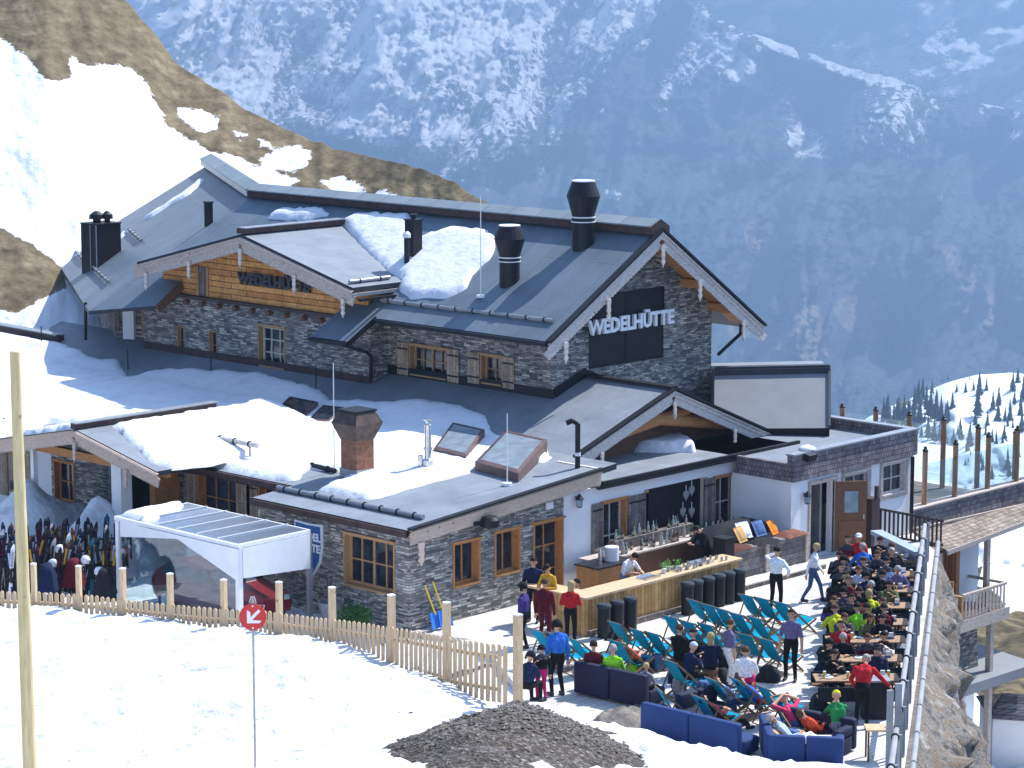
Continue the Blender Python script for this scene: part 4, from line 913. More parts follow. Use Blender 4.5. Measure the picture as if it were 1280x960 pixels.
# copper chimney with flared hood
c0=lo(447,594); m=MB(); zt_=topz(c0,512); H=zt_-c0[2]; x,y,z=c0
m.box(x-.36,x+.36,y-.36,y+.36,z-.2,z+.22,1); m.box(x-.33,x+.33,y-.33,y+.33,z+.22,z+H*.55,0)
def frust(m,z0,z1,a,b,mi): 
    v=[(x+i*a,y+j*a,z0) for i,j in((-1,-1),(1,-1),(1,1),(-1,1))]+[(x+i*b,y+j*b,z1) for i,j in((-1,-1),(1,-1),(1,1),(-1,1))]
    m.add(v,[(3,2,1,0),(4,5,6,7),(0,1,5,4),(1,2,6,5),(2,3,7,6),(3,0,4,7)],mi)
frust(m,z+H*.55,z+H*.8,.34,.52,2); frust(m,z+H*.8,z+H*.97,.52,.36,2); frust(m,z+H*.97,z+H*1.0,.4,.4,3)
brick('copper_sheet',uvz,.9,.5,.006,(.3,.12,.06),(.36,.15,.08),(.14,.07,.04),rough=.5,ns=4,nv=.5,bump=.3,fine=(9,.4)); plain('bronze_sheet',(.09,.06,.045),.4,.5,4,metal=.4)
m.build('chimney',['copper_sheet','grey_metal','bronze_sheet','dark_metal'],lroof)
# stainless flue
c=lo(535,588); zt_=topz(c,527); m=MB(); m.tube(c-np.array([0,0,.2]),(c[0],c[1],zt_-.12),.1,n=14); m.lathe((c[0],c[1],zt_-.12),[(.1,0),(.06,.04),(.06,.1),(.16,.16),(.02,.17)],12); m.lathe(c+np.array([0,0,-.05]),[(.2,0),(.18,.35),(.1,.4)],12); m.tube(c+np.array([0,0,.6]),c+np.array([0,0,.66]),.12,n=14); m.tube(c+np.array([-.2,.1,.1]),c+np.array([-.2,.1,.45]),.07); m.build('steel_flue','steel',lroof,smooth=False)
# bent vent pipe by the terrace gable
c=lo(722,585); zt_=topz(c,531); m=MB(); m.tube(c-np.array([0,0,.2]),(c[0],c[1],zt_),.075); m.tube((c[0],c[1],zt_),(c[0]-.1,c[1]+.1,zt_+.09),.075); m.tube((c[0]-.1,c[1]+.1,zt_+.09),(c[0]-.24,c[1]+.22,zt_+.02),.075); m.tube(c+np.array([0,0,.35]),c+np.array([0,0,.45]),.085,mi=1); m.build_isl('vent_pipe',['dark_metal','white_metal'],lroof)
# lightning rods
for (bx,by,ty,pf) in ((418,590,453,lo),(634,607,518,lo),(601,372,242,main_at)):
    c=pf(bx,by); m=MB(); m.tube(c,(c[0],c[1],topz(c,ty)),.018,.012,6); m.lathe(c,[(.14,0),(.14,.08)],10); m.build('lightning_rod','white_metal',lroof if pf is lo else roof)
for bx,by,h in ((52,432,.5),(160,462,.5),(264,470,.5),(395,487,.5)):
    c=lo(bx,by); m=MB(); m.tube(c,c+np.array([0,0,h+.2]),.02,n=6); m.build('roof_peg','dark_metal',lroof)
# roof windows
def rooflight(c4px,h=.16,mats=('copper','skylight_glass')):
    P=[lo(*p) for p in c4px]; cx=sum(P)/4
    n=np.array([0,0,1.]); m=MB()
    lift=[h*.6+.1,h*.6+.1,h*1.1+.15,h*1.1+.15]   # tilted towards the west
    Q=[p+np.array([0,0,l]) for p,l in zip(P,lift)]
    vs=P+Q; m.add(vs,[(0,1,5,4),(1,2,6,5),(2,3,7,6),(3,0,4,7)],0)
    I=[q+(sum(Q)/4-q)*.14+np.array([0,0,.03]) for q in Q]
    m.add(Q+I,[(0,1,5,4),(1,2,6,5),(2,3,7,6),(3,0,4,7)],0)
    w=m.build('roof_window',[mats[0]],lroof); g=MB(); g.add([i-np.array([0,0,.012]) for i in I],[(0,1,2,3)]); g.build('pane',mats[1],w); return w
plain('skylight_frame',(.12,.07,.065),.45,.3,4)
rooflight([(342,523),(378,531),(398,514),(362,507)],.14,('skylight_frame','window_glass')); rooflight([(384,532),(412,534),(430,520),(404,517)],.12,('skylight_frame','window_glass'))
rooflight([(542,570),(582,580),(606,552),(566,543)],.2,('skylight_frame','skylight_glass')); rooflight([(594,588),(648,603),(684,568),(632,556)],.26,('skylight_frame','skylight_glass'))
# ---- snow on the roofs (sub-parts of the roofs they lie on would hide them: kept as stuff lying on top)
def SPm(pp,at): return [tuple(at(*p)[:2]) if len(p)==2 else p[:2] for p in pp]
Zm=lambda x,y: zmain(x,y); Zw=lambda x,y: zwing(x,y)
snowpatch('roof_snow',SPm([(424,280),(450,268),(512,268),(516,300),(540,292),(575,283),(612,286),(622,305),(614,325),(590,345),(584,362),(560,374),(512,376),(497,362),(500,350),(482,345),(455,318)],main_at),Zm,.12,'thick white snow patch below the ridge around the small flue',seed=3)
snowpatch('roof_snow',SPm([(330,276),(345,262),(395,259),(420,266),(418,271),(380,277)],main_at),Zm,.09,'narrow strip of snow between main ridge and log gable roof',seed=5)
snowpatch('roof_snow',SPm([(165,282),(190,268),(228,243),(253,221),(256,226),(238,243),(205,262),(190,272)],wl),Zw,.08,'thin tapering snow streak on the far left roof edge',seed=6,step=.2)
snowpatch('roof_snow',SPm([(147,300),(147,290),(160,288),(158,296)],wl),Zw,.06,'tiny snow remnant beside the square chimney',seed=16,step=.2)
big=[(-60,421),(30,421),(76,430),(100,438),(118,448),(150,452),(163,474),(200,462),(245,462),(330,468),(400,487),(415,501),(470,503),(530,500),(580,508),(607,520),(618,540),(640,552),(682,556),(690,572),(683,578),(640,582),(600,572),(588,592),(560,600),(520,610),(470,626),(430,622),(395,612),(432,600),(425,592),(418,590),(385,588),(380,592),(48.75,55.15,0),(48.42,56.0,0),(48.45,58,0),(48.42,60.1,0),(172,545),(155,530),(125,527),(108,530),(60,530),(36,545),(-60,560)]
snowpatch('roof_snow',SPm(big,lambda a,b:low_at(a,b)),lambda x,y:zlow(x),.13,'wide blanket of snow covering the low front roof',seed=8,step=.2,edge=.3)
zmx=lambda x,y: np.maximum(PZZ+.01-.2*np.abs(PYY-y),zlow(x)+.1)
por=lambda a,b: onplane(a,b,0,.2,PZZ-.2*PYY)
snowpatch('roof_snow',[(47.35,61.9),(47.05,60.6),(46.45,58.9),(46.7,58.25),(48.3,58.1),(49.5,58.1),(51.8,58.0),(53.6,58.6),(53.6,61.9),(50.5,61.95)],zmx,.1,'snow lying on the right side of the porch roof',seed=12,step=.15)
snowpatch('roof_snow',[tuple(p) for p in ((46.6,62.5),(51.2,62.4),(50.5,65.8),(46.6,65.6))],zmx,.1,'snow lying on the left side of the porch roof',seed=13,step=.15)
fzp=lambda x,y:PZ(x,y,2.9)
snowpatch('roof_snow',SPm([(790,566),(812,552),(838,546),(852,550),(870,562),(868,566)],fzp),lambda x,y:FZ+0*x,.3,'small snow mound on the flat roof under the terrace gable',seed=9,step=.12)
# ------------------------------------------------------------------ white annex with shingled parapet
ann=thing('annex_building','white rendered annex with grey shingled parapet and open brown door beside the terrace','building',(63.5,48,0),world=True)
AY=46.55; ax0,ax1=60.35,66.45; pz=3.2
dr=hole('Y',AY,1012,600,1042,690); dr=(dr[0],dr[1],.0,2.2)
v1=hole('Y',AY,1054,590,1085,640); v2=hole('Y',AY,1102,577,1131,618)
m=MB(); wall(m,'Y',AY,ax0,ax1,-1.2,2.42,[dr,v1,v2]); m.add([(ax0,AY,-.2),(ax0,48.82,-.2),(ax0,48.82,2.42),(ax0,AY,2.42)],[(0,3,2,1)]); m.add([(ax1,AY,-1.2),(ax1,52.5,-1.2),(ax1,52.5,2.42),(ax1,AY,2.42)],[(0,1,2,3)])
m.build_isl('wall','plaster',ann)
m=MB(); m.box(ax0-.03,ax1+.08,AY-.1,AY+.14,2.42,pz); m.box(ax1-.12,ax1+.08,AY+.14,50.8,2.42,pz); m.box(ax0-.03,ax0+.12,AY+.14,48.6,2.42,2.95); m.build_isl('shingled_parapet','shingle',ann)
m=MB(); m.box(ax0-.05,ax1+.12,AY-.14,AY+.18,pz,pz+.05); m.box(ax1-.16,ax1+.12,AY+.18,50.9,pz,pz+.05); m.build('parapet_cap','grey_metal',ann)
m=MB(); m.box(ax0+.12,ax1-.12,AY+.14,53,2.8,2.9); m.box(63.36,66.4,49,60,2.6,2.88); m.build('roof','roof_pale',ann)
m=MB(); m.box(dr[0]-.2,dr[1]+.6,AY+.9,AY+.95,-.1,2.4); m.box(dr[1]-.3,dr[1]-.2,AY+.3,AY+.9,0,2.3,1); m.build_isl('doorway_back',['dark_metal','grey_metal'],ann)
m=MB(); 
for a,b in ((dr[0]-.09,dr[0]),(dr[1],dr[1]+.09)): pbox(m,'Y',AY,a,b,0,dr[3]+.09,-.05,.05)
pbox(m,'Y',AY,dr[0]-.1,dr[1]+.1,dr[3]+.002,dr[3]+.12,-.05,.07); m.build('door_frame','weathered',ann)
# open leaf
m=MB(); a=R(-38); hx,hy=dr[1]+.02,AY-.04; dx,dy=math.cos(a)*.95,math.sin(a)*.95
def leafp(t,z,o=0): return (hx+dx*t-math.sin(-a)*0+o*math.sin(a)*1,hy+dy*t+o*(-math.cos(a)),z)
def leaf(m,t0,t1,z0,z1,o0,o1,mi=0):
    q=[leafp(t0,z0,o0),leafp(t1,z0,o0),leafp(t1,z0,o1),leafp(t0,z0,o1)]; m.prism(q,(0,0,z1-z0),mi)
leaf(m,0,1,.03,2.15,0,.05); leaf(m,.1,.9,.2,.95,.052,.07); D_=m.build('door','dark_wood',ann)
m=MB(); leaf(m,.28,.72,1.2,1.85,.052,.06); m.build('pane','skylight_glass',D_)
m=MB(); leaf(m,.88,.92,1.0,1.15,.052,.1); m.build('handle','steel',D_)
for v in (v1,v2): window(ann,'Y',AY,v,'weathered_pale',2,2,dep=.1)
for v in (v1,v2):
    m=MB()
    for a,b,p,q in ((v[0]-.1,v[0]-.003,v[2]-.1,v[3]+.1),(v[1]+.003,v[1]+.1,v[2]-.1,v[3]+.1),(v[0]-.003,v[1]+.003,v[3]+.05,v[3]+.13),(v[0]-.003,v[1]+.003,v[2]-.1,v[2]-.003)): pbox(m,'Y',AY,a,b,p,q,.002,.045)
    m.build('window_surround','weathered',ann)
def lantern(par,ax,c,x,y):
    f=PX if ax=='X' else PY; P=f(x,y,c); n=nax(ax); Q=P+n*.16; m=MB(); m.bar(P+np.array([0,0,.12]),Q+np.array([0,0,.16]),.03,.03); m.lathe(Q-np.array([0,0,.17]),[(.06,0),(.09,.03),(.1,.24),(.14,.24),(.04,.36),(.01,.4)],8); o=m.build('wall_lantern','dark_metal',par); m=MB(); m.lathe(Q-np.array([0,0,.13]),[(.094,0),(.103,.18)],8); m.build('pane','skylight_glass',o)
lantern(ann,'Y',AY,1004,622); lantern(hut,'Y',YW,719,626)
m=MB(); m.tube((ax1-.22,AY-.14,-1.0),(ax1-.22,AY-.14,2.4),.06,n=8); m.build('downpipe','dark_metal',ann)
# sloped metal roof box standing on the flat roof
def F3(d,x,y): return PD(x,y,d)
plain('grey_sheet',(.2,.21,.22),.6,.08,1.5)
Pb=[F3(81,893,536),F3(80.6,1037,535)]; Pt=[F3(83.4,893,463),F3(83,1037,460)]
m=MB(); zb_=min(Pb[0][2],Pb[1][2]); 
bk=[np.array([p[0]+f0[0]*2.2,p[1]+f0[1]*2.2,p[2]-.1]) for p in Pt]
m.add([Pb[0],Pb[1],Pt[1],Pt[0]],[(0,1,2,3)],0); m.add([Pt[0],Pt[1],bk[1],bk[0]],[(0,1,2,3)],0)
dn=lambda p,h=2.4: np.array([p[0],p[1],p[2]-h]); m.add([Pb[0]+f0*.12,Pb[1]+f0*.12,dn(Pb[1])+f0*.12,dn(Pb[0])+f0*.12],[(3,2,1,0)],1)
m.add([Pb[1],dn(Pb[1]),dn(bk[1],3),bk[1],Pt[1]],[(0,1,2,3,4)],2); m.add([Pb[0],dn(Pb[0]),dn(bk[0],3),bk[0],Pt[0]],[(4,3,2,1,0)],2); m.add([bk[0],bk[1],dn(bk[1],3),dn(bk[0],3)],[(0,1,2,3)],2)
so=m.build('roof_structure',['grey_sheet','dark_metal','grey_metal'],ann)
m=MB(); m.bar(Pt[0]+np.array([0,0,.06]),Pt[1]+np.array([0,0,.06]),.3,.12); m.bar(Pt[0]-f0*.18+np.array([0,0,-.1]),Pt[1]-f0*.18+np.array([0,0,-.1]),.1,.3); m.bar(Pb[1]+np.array([0,0,.05]),Pt[1]+np.array([0,0,.05]),.08,.1); m.build('ridge_cap','roof_edge',so)
# floodlight on the parapet and small clump of snow
P=PY(1012,571,AY-.2); m=MB(); m.obox(P,(.2,0,0),(0,.12,.03),(0,-.03,.1)); m.build('floodlight','dark_metal',ann)
P=PY(1009,560,AY+.1); m=MB(); m.lathe((P[0],P[1],pz+.05),[(.28,0),(.24,.08),(.08,.15)],10); tag(m.build('snow_clump','roof_snow',smooth=True),'white snow clump on the annex parapet corner','snow',kind='stuff')
# ------------------------------------------------------------------ upper terrace east of the annex
ter=thing('side_terrace','raised side terrace with shingled parapet, shingled lean-to roof and lower floor with balcony','building',(69,47,0),world=True)
TX1=82.
m=MB(); m.box(ax1+.13,TX1,AY+.05,AY+.4,-.15,.62); m.build_isl('shingled_parapet','shingle',ter)
m=MB(); m.box(ax1+.13,TX1,AY,AY+.45,.62,.67); m.build('parapet_cap','weathered',ter)
m=MB(); m.box(ax1+.13,74.0,AY+.4,55,-.4,-.2); m.build('floor','grey_boards',ter)
LE=45.15; la=PY(1154,699,LE); lb=PY(1280,651,LE); ls=(lb[2]-la[2])/(lb[0]-la[0]); zl=lambda x: la[2]+ls*(x-la[0]); ta=PY(1146,662,AY+.04); tb=PY(1280,632,AY+.04); ts_=(tb[2]-ta[2])/(tb[0]-ta[0]); zt3=lambda x: ta[2]+ts_*(x-ta[0])
m=MB(); m.prism([(ax1+.13,AY+.04,zt3(ax1)),(TX1,AY+.04,zt3(TX1)),(TX1,LE,zl(TX1)),(ax1-.1,LE,zl(ax1-.1))],(0,0,-.1)); m.build('lean_to_roof','shingle_roof',ter)
m=MB(); m.bar((ax1-.1,LE-.03,zl(ax1-.1)-.08),(TX1,LE-.03,zl(TX1)-.08),.05,.14); m.bar((ax1+.14,AY,zt3(ax1)+.05),(TX1,AY,zt3(TX1)+.05),.08,.06); m.build_isl('fascia_board','weathered',ter)
# lower floor
LY,by=46.0,44.6
bl=PY(1203,760,by)[0]; br_=PY(1257,750,by)[0]; bz=PY(1203,776,by)[2]; bt_=PY(1207,744,by)[2]
d0,d1_=PY(1177,750,LY)[0],PY(1190,750,LY)[0]; wr_=PY(1223,700,LY)[0]; dz0=bz; dz1=bz+2.1
m=MB(); wall(m,'Y',LY,66.5,wr_,-5.5,-.75,[(d0,d1_,dz0,dz1)]); m.add([(wr_,LY,-5.5),(wr_,52,-5.5),(wr_,52,-.75),(wr_,LY,-.75)],[(0,1,2,3)]); m.build_isl('wall','plaster',ter)
window(ter,'Y',LY,(d0,d1_,dz0,dz1),'orange_wood',1,2,frame=.08,name='door')
m=MB(); m.box(d1_+.01,d1_+.2,LY-.12,LY-.01,dz0,dz1); m.build('door_post','orange_wood',ter)
m=MB(); m.box(d0-1.2,br_+.1,by,LY,bz-.16,bz-.04); m.build('balcony_floor','dark_wood',ter)
m=MB(); m.box(d0-1.2,br_+.15,by-.07,by-.003,bz-.36,bz+.02); m.build('balcony_beam','weathered',ter)
bal=MB(); bal.bar((bl,by,bt_),(br_,by,bt_),.1,.08); bal.bar((br_,by+.05,bt_),(br_,LY,bt_),.1,.08); bal.bar((bl,by,bz+.12),(br_,by,bz+.12),.06,.06); nb=12
for i in range(nb): x=bl+.08+(br_-bl-.1)*i/nb; bal.box(x,x+.1,by-.05,by-.032,bz+.05,bt_-.03)
bal.build('railing','weathered',ter)
m=MB(); m.box(bl-.12,bl-.01,by-.05,by+.25,bz,bt_); m.bar((bl-.3,LY-.1,bt_-.05),(bl-.06,by+.3,bt_-.05),.05,.9); m.build_isl('railing_panel','pine',ter)
MB().box(br_-.22,br_-.05,LE+.02,LE+.17,bz,zl(br_)-.1).build('post','weathered',ter)
px_=PY(1242,800,by)[0]; MB().box(px_-.09,px_+.09,by+.05,by+.23,-8.,bz-.3).build('post','weathered',ter)
# storey below the balcony
P0=PY(1165,800,LY)[0]
MB().box(wr_-.02,wr_+.0,LY,LY+.1,-5.6,-5.5).build('wall','plaster',ter)
m=MB(); a=PY(1193,864,45.2); b=PY(1222,820,45.2); m.prism([(a[0],45.2,a[2]),(b[0]+.1,45.2,a[2]),(b[0]-.1,45.2,bz-.4),(a[0]-.25,45.2,bz-.4)],(0,.6,0)); m.build('stone_pier','stone',ter)
a=PY(1180,860,45.8); MB().box(a[0]-.3,a[0]+.25,45.8,45.85,a[2],bz-.35).build('pane','skylight_glass',ter)
a=PY(1221,843,44.4); zz=a[2]; m=MB(); m.prism([(a[0]-1.6,44.3,zz-.2),(a[0]+3.2,44.3,zz-.25),(a[0]+3.2,LY+1.5,zz+.1),(a[0]-1.4,LY+1.5,zz+.1)],(0,0,-.32)); m.build('lower_roof','grey_sheet',ter)
m=MB(); m.box(a[0]-1.3,a[0]+.35,44.7,LY+1,zz-3.2,zz-.5); m.build_isl('wall','plaster',ter)
hb=thing('lower_shed','small shed with grey shingled hipped roof below the balcony','building',(72.5,43,-8),world=True)
m=MB(); P=[PZ(1237,898,-6.2),PZ(1340,905,-6.2),PZ(1340,905,-6.2)+f0*2.6,PZ(1237,898,-6.2)+f0*2.6]; ap=PZ(1256,866,-5.5); aq=PZ(1340,872,-5.5)
m.add([P[0],P[1],aq,ap],[(0,1,2,3)]); m.add([P[0],ap,P[3]],[(0,1,2)]); m.add([P[3],ap,aq,P[2]],[(0,1,2,3)]); m.build('roof','shingle',hb)
m=MB(); q=[np.array([p[0],p[1],-6.25])+(sum(P)/4-p)*np.array([.1,.1,0]) for p in P]; m.prism(q,(0,0,-2.4)); m.build_isl('wall','plaster',hb)
# glass screens with timber posts
woodmat('terrace_post',(.2,.11,.06),(.36,.21,.11),(6,6,.8),s=4)
gs=thing('glass_screen','glass wind screen with brown timber posts along the front of the side terrace','fence',(69,AY+.2,.67),world=True)
pp=[PY(x,y,AY+.22) for x,y in ((1155,633),(1193,624),(1234,615),(1270,606))]; dx=pp[1][0]-pp[0][0]
xs_=[p[0] for p in pp]+[pp[3][0]+dx*k for k in (1,2,3)]
for x in xs_:
    o=MB().tube((x,AY+.22,.5),(x,AY+.22,2.35),.085,n=10).lathe((x,AY+.22,2.35),[(.095,0),(.095,.05),(.05,.09),(.06,.14),(.02,.17)],10,1).build('post',['terrace_post','dark_metal'],gs)
for a,b in zip(xs_[:-1],xs_[1:]): MB().box(a+.09,b-.09,AY+.21,AY+.23,.72,1.95).build('pane','clear_glass',gs)
gs=thing('glass_screen','glass wind screen with brown timber posts along the far edge of the side terrace','fence',(73.5,50,-.2),world=True)
fp=[PZ(x,y,2.25) for x,y in ((1053,504),(1095,508),(1137,514),(1180,520),(1223,530),(1270,536))]
fp=[PX(x,y,73.6) for x,y in ((1053,504),(1095,508),(1137,514),(1180,520),(1223,530),(1270,536))]
for p in fp: MB().tube((73.6,p[1],-.4),(73.6,p[1],p[2]-.15),.09,n=10).lathe((73.6,p[1],p[2]-.15),[(.1,0),(.1,.05),(.05,.08),(.06,.13),(.02,.16)],10,1).build('post',['terrace_post','dark_metal'],gs)
for a,b in zip(fp[:-1],fp[1:]): MB().box(73.59,73.61,min(a[1],b[1])+.09,max(a[1],b[1])-.09,0,1.9).build('pane','clear_glass',gs)
# stair with rail down beside the annex
st=thing('stair','brown timber stair with slatted railing between annex and railing','stairs',(65,45.6,0),world=True)
a=PY(1070,640,45.9); b=PY(1112,690,45.3)
m=MB(); m.bar((64.0,46.2,1.15),(66.2,45.2,.55),.06,.07); m.bar((64.0,46.2,.35),(66.2,45.2,-.2),.06,.07)
for i in range(16): t=(i+.5)/16; x=64.0+2.2*t; y=46.2-1.0*t; z=.35-.55*t; m.box(x-.03,x+.03,y-.02,y+.02,z,z+.82)
m.build('railing','brown_trim',st)
m=MB(); m.box(63.6,64.0,46.0,46.35,0,1.5); m.box(63.7,63.8,45.9,46.0,1.5,1.9); m.build_isl('newel','brown_trim',st)
for i in range(5): MB().box(64.1+i*.42,64.5+i*.42,45.3,46.1,-.05-.16*i-.05,0-.16*i).build('step','dark_wood',st)
m=MB(); P=PZ(1095,665,1.0); Q=PZ(1150,692,1.0); plain('blue_grey',(.3,.36,.45),.7,.1,3); m.bar(P,Q,.35,.12); m.bar(P-np.array([0,0,.3]),Q-np.array([0,0,.3]),.08,.5); m.build_isl('side_panel','blue_grey',st)

# ------------------------------------------------------------------ terrace deck
corner=[(47.0,48.82),(60.36,48.82),(60.36,46.54),(66.4,46.54)]
ed=[fl(d,EDGE_L(d)) for d in (77.5,70,62,55.2)]
bank=[PZ(x,y+6,0.02) for x,y in BANK[::-1]]
left=[PZ(640,850,0),PZ(600,800,0)]
poly=corner+[tuple(p[:2]) for p in ed]+[tuple(p[:2]) for p in bank]+[tuple(p[:2]) for p in left]
m=MB(); m.prism([(x,y,0.0) for x,y in poly],(0,0,-.2)); struct(m.build('terrace_deck','deck_boards'))
m=MB(); e=[fl(d,EDGE_L(d)) for d in (78,50)]; m.bar(e[0]+np.array([0,0,-.14]),e[1]+np.array([0,0,-.14]),.3,.25); struct(m.build('terrace_kerb','grey_boards'))
# railing along the outer edge
rail=thing('terrace_railing','pale weathered log railing running along the outer terrace edge','railing',fl(65,EDGE_L(65)),world=True)
plain('pale_rail',(.3,.305,.31),.9,.15,2,bump=.2)
RL=lambda d: 11.57-(72.9-d)*.1838
n=13; ds=np.linspace(76.0,50.2,n)
for i,d in enumerate(ds):
    p=fl(d,RL(d)+.1); MB().tube((p[0],p[1],-.3),(p[0],p[1],1.16),.05,n=8).build('post','grey_metal',rail)
    if i<n-1:
        q=fl(ds[i+1],RL(ds[i+1])); a=fl(d,RL(d)); 
        MB().tube(a+np.array([0,0,1.1]),q+np.array([0,0,1.1]),.065,n=10).build('top_rail','pale_rail',rail)
        a2=fl(d-.8,RL(d-.8)+.42); q2=fl(ds[i+1]-.7,RL(ds[i+1]-.7)+.42); MB().tube(a2+np.array([0,0,.75]),q2+np.array([0,0,.75]),.065,n=10).build('outer_rail','pale_rail',rail)
        m=MB(); u=(q-a)/np.linalg.norm(q-a); m.tube(a+np.array([0,0,1.1])-u*.03,a+np.array([0,0,1.1])+u*.03,.095,n=10); m.build('bracket','dark_metal',rail)
for x,h in ((1111,.0),(1121,.15)):
    P=PZ(x,955,.3); m=MB(); m.obox((P[0],P[1],.95+h/2),r0*.07,f0*.04,(0,0,1.0+h/2)); tag(m.build('plank_post','pale_rail'),'pale upright plank post inside the railing, '+('left one of two' if x<1115 else 'right and taller of two'),'post')
# ------------------------------------------------------------------ fence, sign, pole, gravel
fen=thing('picket_fence','light timber picket fence along the snow bank above the terrace','fence',fl(56,-4,3),world=True)
xs_f=np.linspace(-40,642,2000); P_,G_=fz(xs_f); seg=np.r_[0,np.cumsum(np.linalg.norm(np.diff(P_[:,:2],axis=0),axis=1))]
tot=seg[-1]; npk=int(tot/.168)
def fat(s):
    x=np.interp(s,seg,xs_f); P,_=fz(float(x)); a,_=fz(float(x)+4); t=a-P; t[2]=0; return P,t/np.linalg.norm(t),float(x)
for i in range(npk):
    P,t,x=fat((i+.5)*.168); nn=np.array([t[1],-t[0],0]); jt=random.uniform(-.012,.012); w=.052; H=1.22; b=P+np.array([0,0,jt])
    pr=[(-w,-H),(w,-H),(w,-.05),(w*.7,-.018),(0,0),(-w*.7,-.018),(-w,-.05)]
    m=MB(); m.prism([b+t*a+np.array([0,0,z])+t*random.uniform(-.003,.003) for a,z in pr],nn*.024); m.build('picket','fence_wood',fen)
m1=MB()
for s in np.arange(0,tot-.5,.5):
    a,ta,_=fat(s); b,_,_=fat(s+.5); nb=np.array([-ta[1],ta[0],0])*.03
    for dz in (-.28,-.95): m1.bar(a+nb+np.array([0,0,dz]),b+nb+np.array([0,0,dz]),.045,.075)
m1.build_isl('rail','fence_wood',fen)
for x,ty,w in ((42,714,.075),(98,717,.075),(153,720,.08),(212,727,.08),(279,735,.08),(348,738,.08),(414,745,.085),(488,755,.09),(557,765,.09),(646,781,.1)):
    P,_=fz(float(x)); d=float(P@f0); zt_=topz(P,ty); _,t,_=fat(float(np.interp(x,xs_f,seg))); nn=np.array([t[1],-t[0],0]); c=P+nn*(-.03); m=MB(); zb=P[2]-1.7
    m.obox((c[0],c[1],(zt_+zb)/2),t*w*.72,nn*w*.72,(0,0,(zt_-zb)/2)); m.obox((c[0],c[1],zt_+.012),t*w*.76,nn*w*.76,(0,0,.012),1); m.build('post',['fence_wood','white_metal'],fen)
# round red piste sign
plain('sign_red',(.55,.035,.03),.45,.08,3); plain('zinc',(.36,.34,.3),.5,.2,5)
P=PD(316,771,38); sg=thing('piste_sign','round red sign with white down-left arrow on a thin pole','sign',(P[0],P[1],P[2]-2.4),world=True)
e1=np.array([math.sin(AZ+.05),-math.cos(AZ+.05),0]); nn=-np.cross(e1,(0,0,1)); nn=np.cross((0,0,1),e1)*1.0
if nn@f0>0: nn=-nn
def disc(c,r,t,mi,m,n=36): m.prism([c+e1*r*math.cos(a)+np.array([0,0,r*math.sin(a)]) for a in np.linspace(0,2*math.pi,n,endpoint=False)],nn*t,mi)
m=MB(); disc(P,.2,.012,0,m); B=m.build('disc','sign_red',sg)
m=MB(); 
def sp(a,b): return P+e1*a+np.array([0,0,b])+nn*.013
k=.155
m.prism([sp(*q) for q in ((.115,.085),(.085,.115),(-.035,-.005),(-.035,.075),(-.085,.105),(-.085,-.095),(.095,-.095),(.13,-.06),(.045,-.05),(-.01,-.045))],nn*.003); m.build('arrow','white_metal',B)
m=MB(); 
for dz in (.165,-.165):
    m.prism([sp(.014*math.cos(a),dz+.014*math.sin(a)) for a in np.linspace(0,6.28,10,endpoint=False)],nn*.006)
m.build('bolt','steel',B)
m=MB(); m.tube(P-nn*.03+np.array([0,0,.3]),P-nn*.03-np.array([0,0,2.6]),.018,n=8); m.build('pole','zinc',sg)
m=MB()
for a in (-.05,.05): m.tube(P-nn*.03+e1*a+np.array([0,0,.2]),P-nn*.03+e1*(a*.5)+np.array([0,0,.3]),.006,n=6)
m.tube(P-nn*.03+e1*-.03+np.array([0,0,.3]),P-nn*.03+e1*.03+np.array([0,0,.3]),.006,n=6); m.tube(P-nn*.02+e1*.09+np.array([0,0,.17]),P-nn*.02+e1*.17+np.array([0,0,.17]),.005,n=6); m.tube(P-nn*.02+e1*.17+np.array([0,0,.17]),P-nn*.02+e1*.15+np.array([0,0,.05]),.005,n=6); m.build('wire_hook','steel',sg)
# tall timber pole at left
Pt_=PD(18.5,440,34.5); Pb_=PD(37.5,962,34.3); dv_=(Pb_-Pt_)/(Pt_[2]-Pb_[2]); Pz=Pt_+dv_*(Pt_[2]-4.9)
m=MB(); n=10; pts_=[]
m.tube(Pt_,Pz,.068,.105,18); m.lathe(Pt_,[(.068,0),(.055,.012)],18)
tag(m.build('timber_pole','post_wood',smooth=False),'tall peeled timber pole standing in the snow at far left','pole')
# gravel heap with loose stones
gc_d,gc_l=45.2,.1
def heap(d,l):
    a=(d-gc_d)/np.where(d>gc_d,5.4,9); b=(l-gc_l-.03*(d-gc_d))/2.5; r=np.hypot(a,b); return 1.35*np.clip(1-r,0,1)**.9-.12
dd=np.linspace(36,52,240); ll=np.linspace(-3.4,3.6,170); DD,LL=np.meshgrid(dd,ll,indexing='ij')
base=near(DD,LL)
ZZ=near(DD,LL)+heap(DD,LL)+(fbm(DD*1.4,LL*1.4,5,113)-.5)*.3+(fbm(DD*6,LL*6,3,114)-.5)*.1
Pn=np.stack([f0[0]*DD+r0[0]*LL,f0[1]*DD+r0[1]*LL,ZZ],-1)
go=gridmesh('gravel_heap',Pn,'gravel',flip=False,kind=None); tag(go,'brown grey gravel heap breaking through the snow by the fence end','gravel',kind='stuff')
m=MB(); ico=[(0,0,1),(.9,0,.3),(.3,.85,.2),(-.75,.5,.3),(-.7,-.55,.2),(.3,-.85,.3),(0,0,-.7)]; icf=[(0,1,2),(0,2,3),(0,3,4),(0,4,5),(0,5,1),(6,2,1),(6,3,2),(6,4,3),(6,5,4),(6,1,5)]
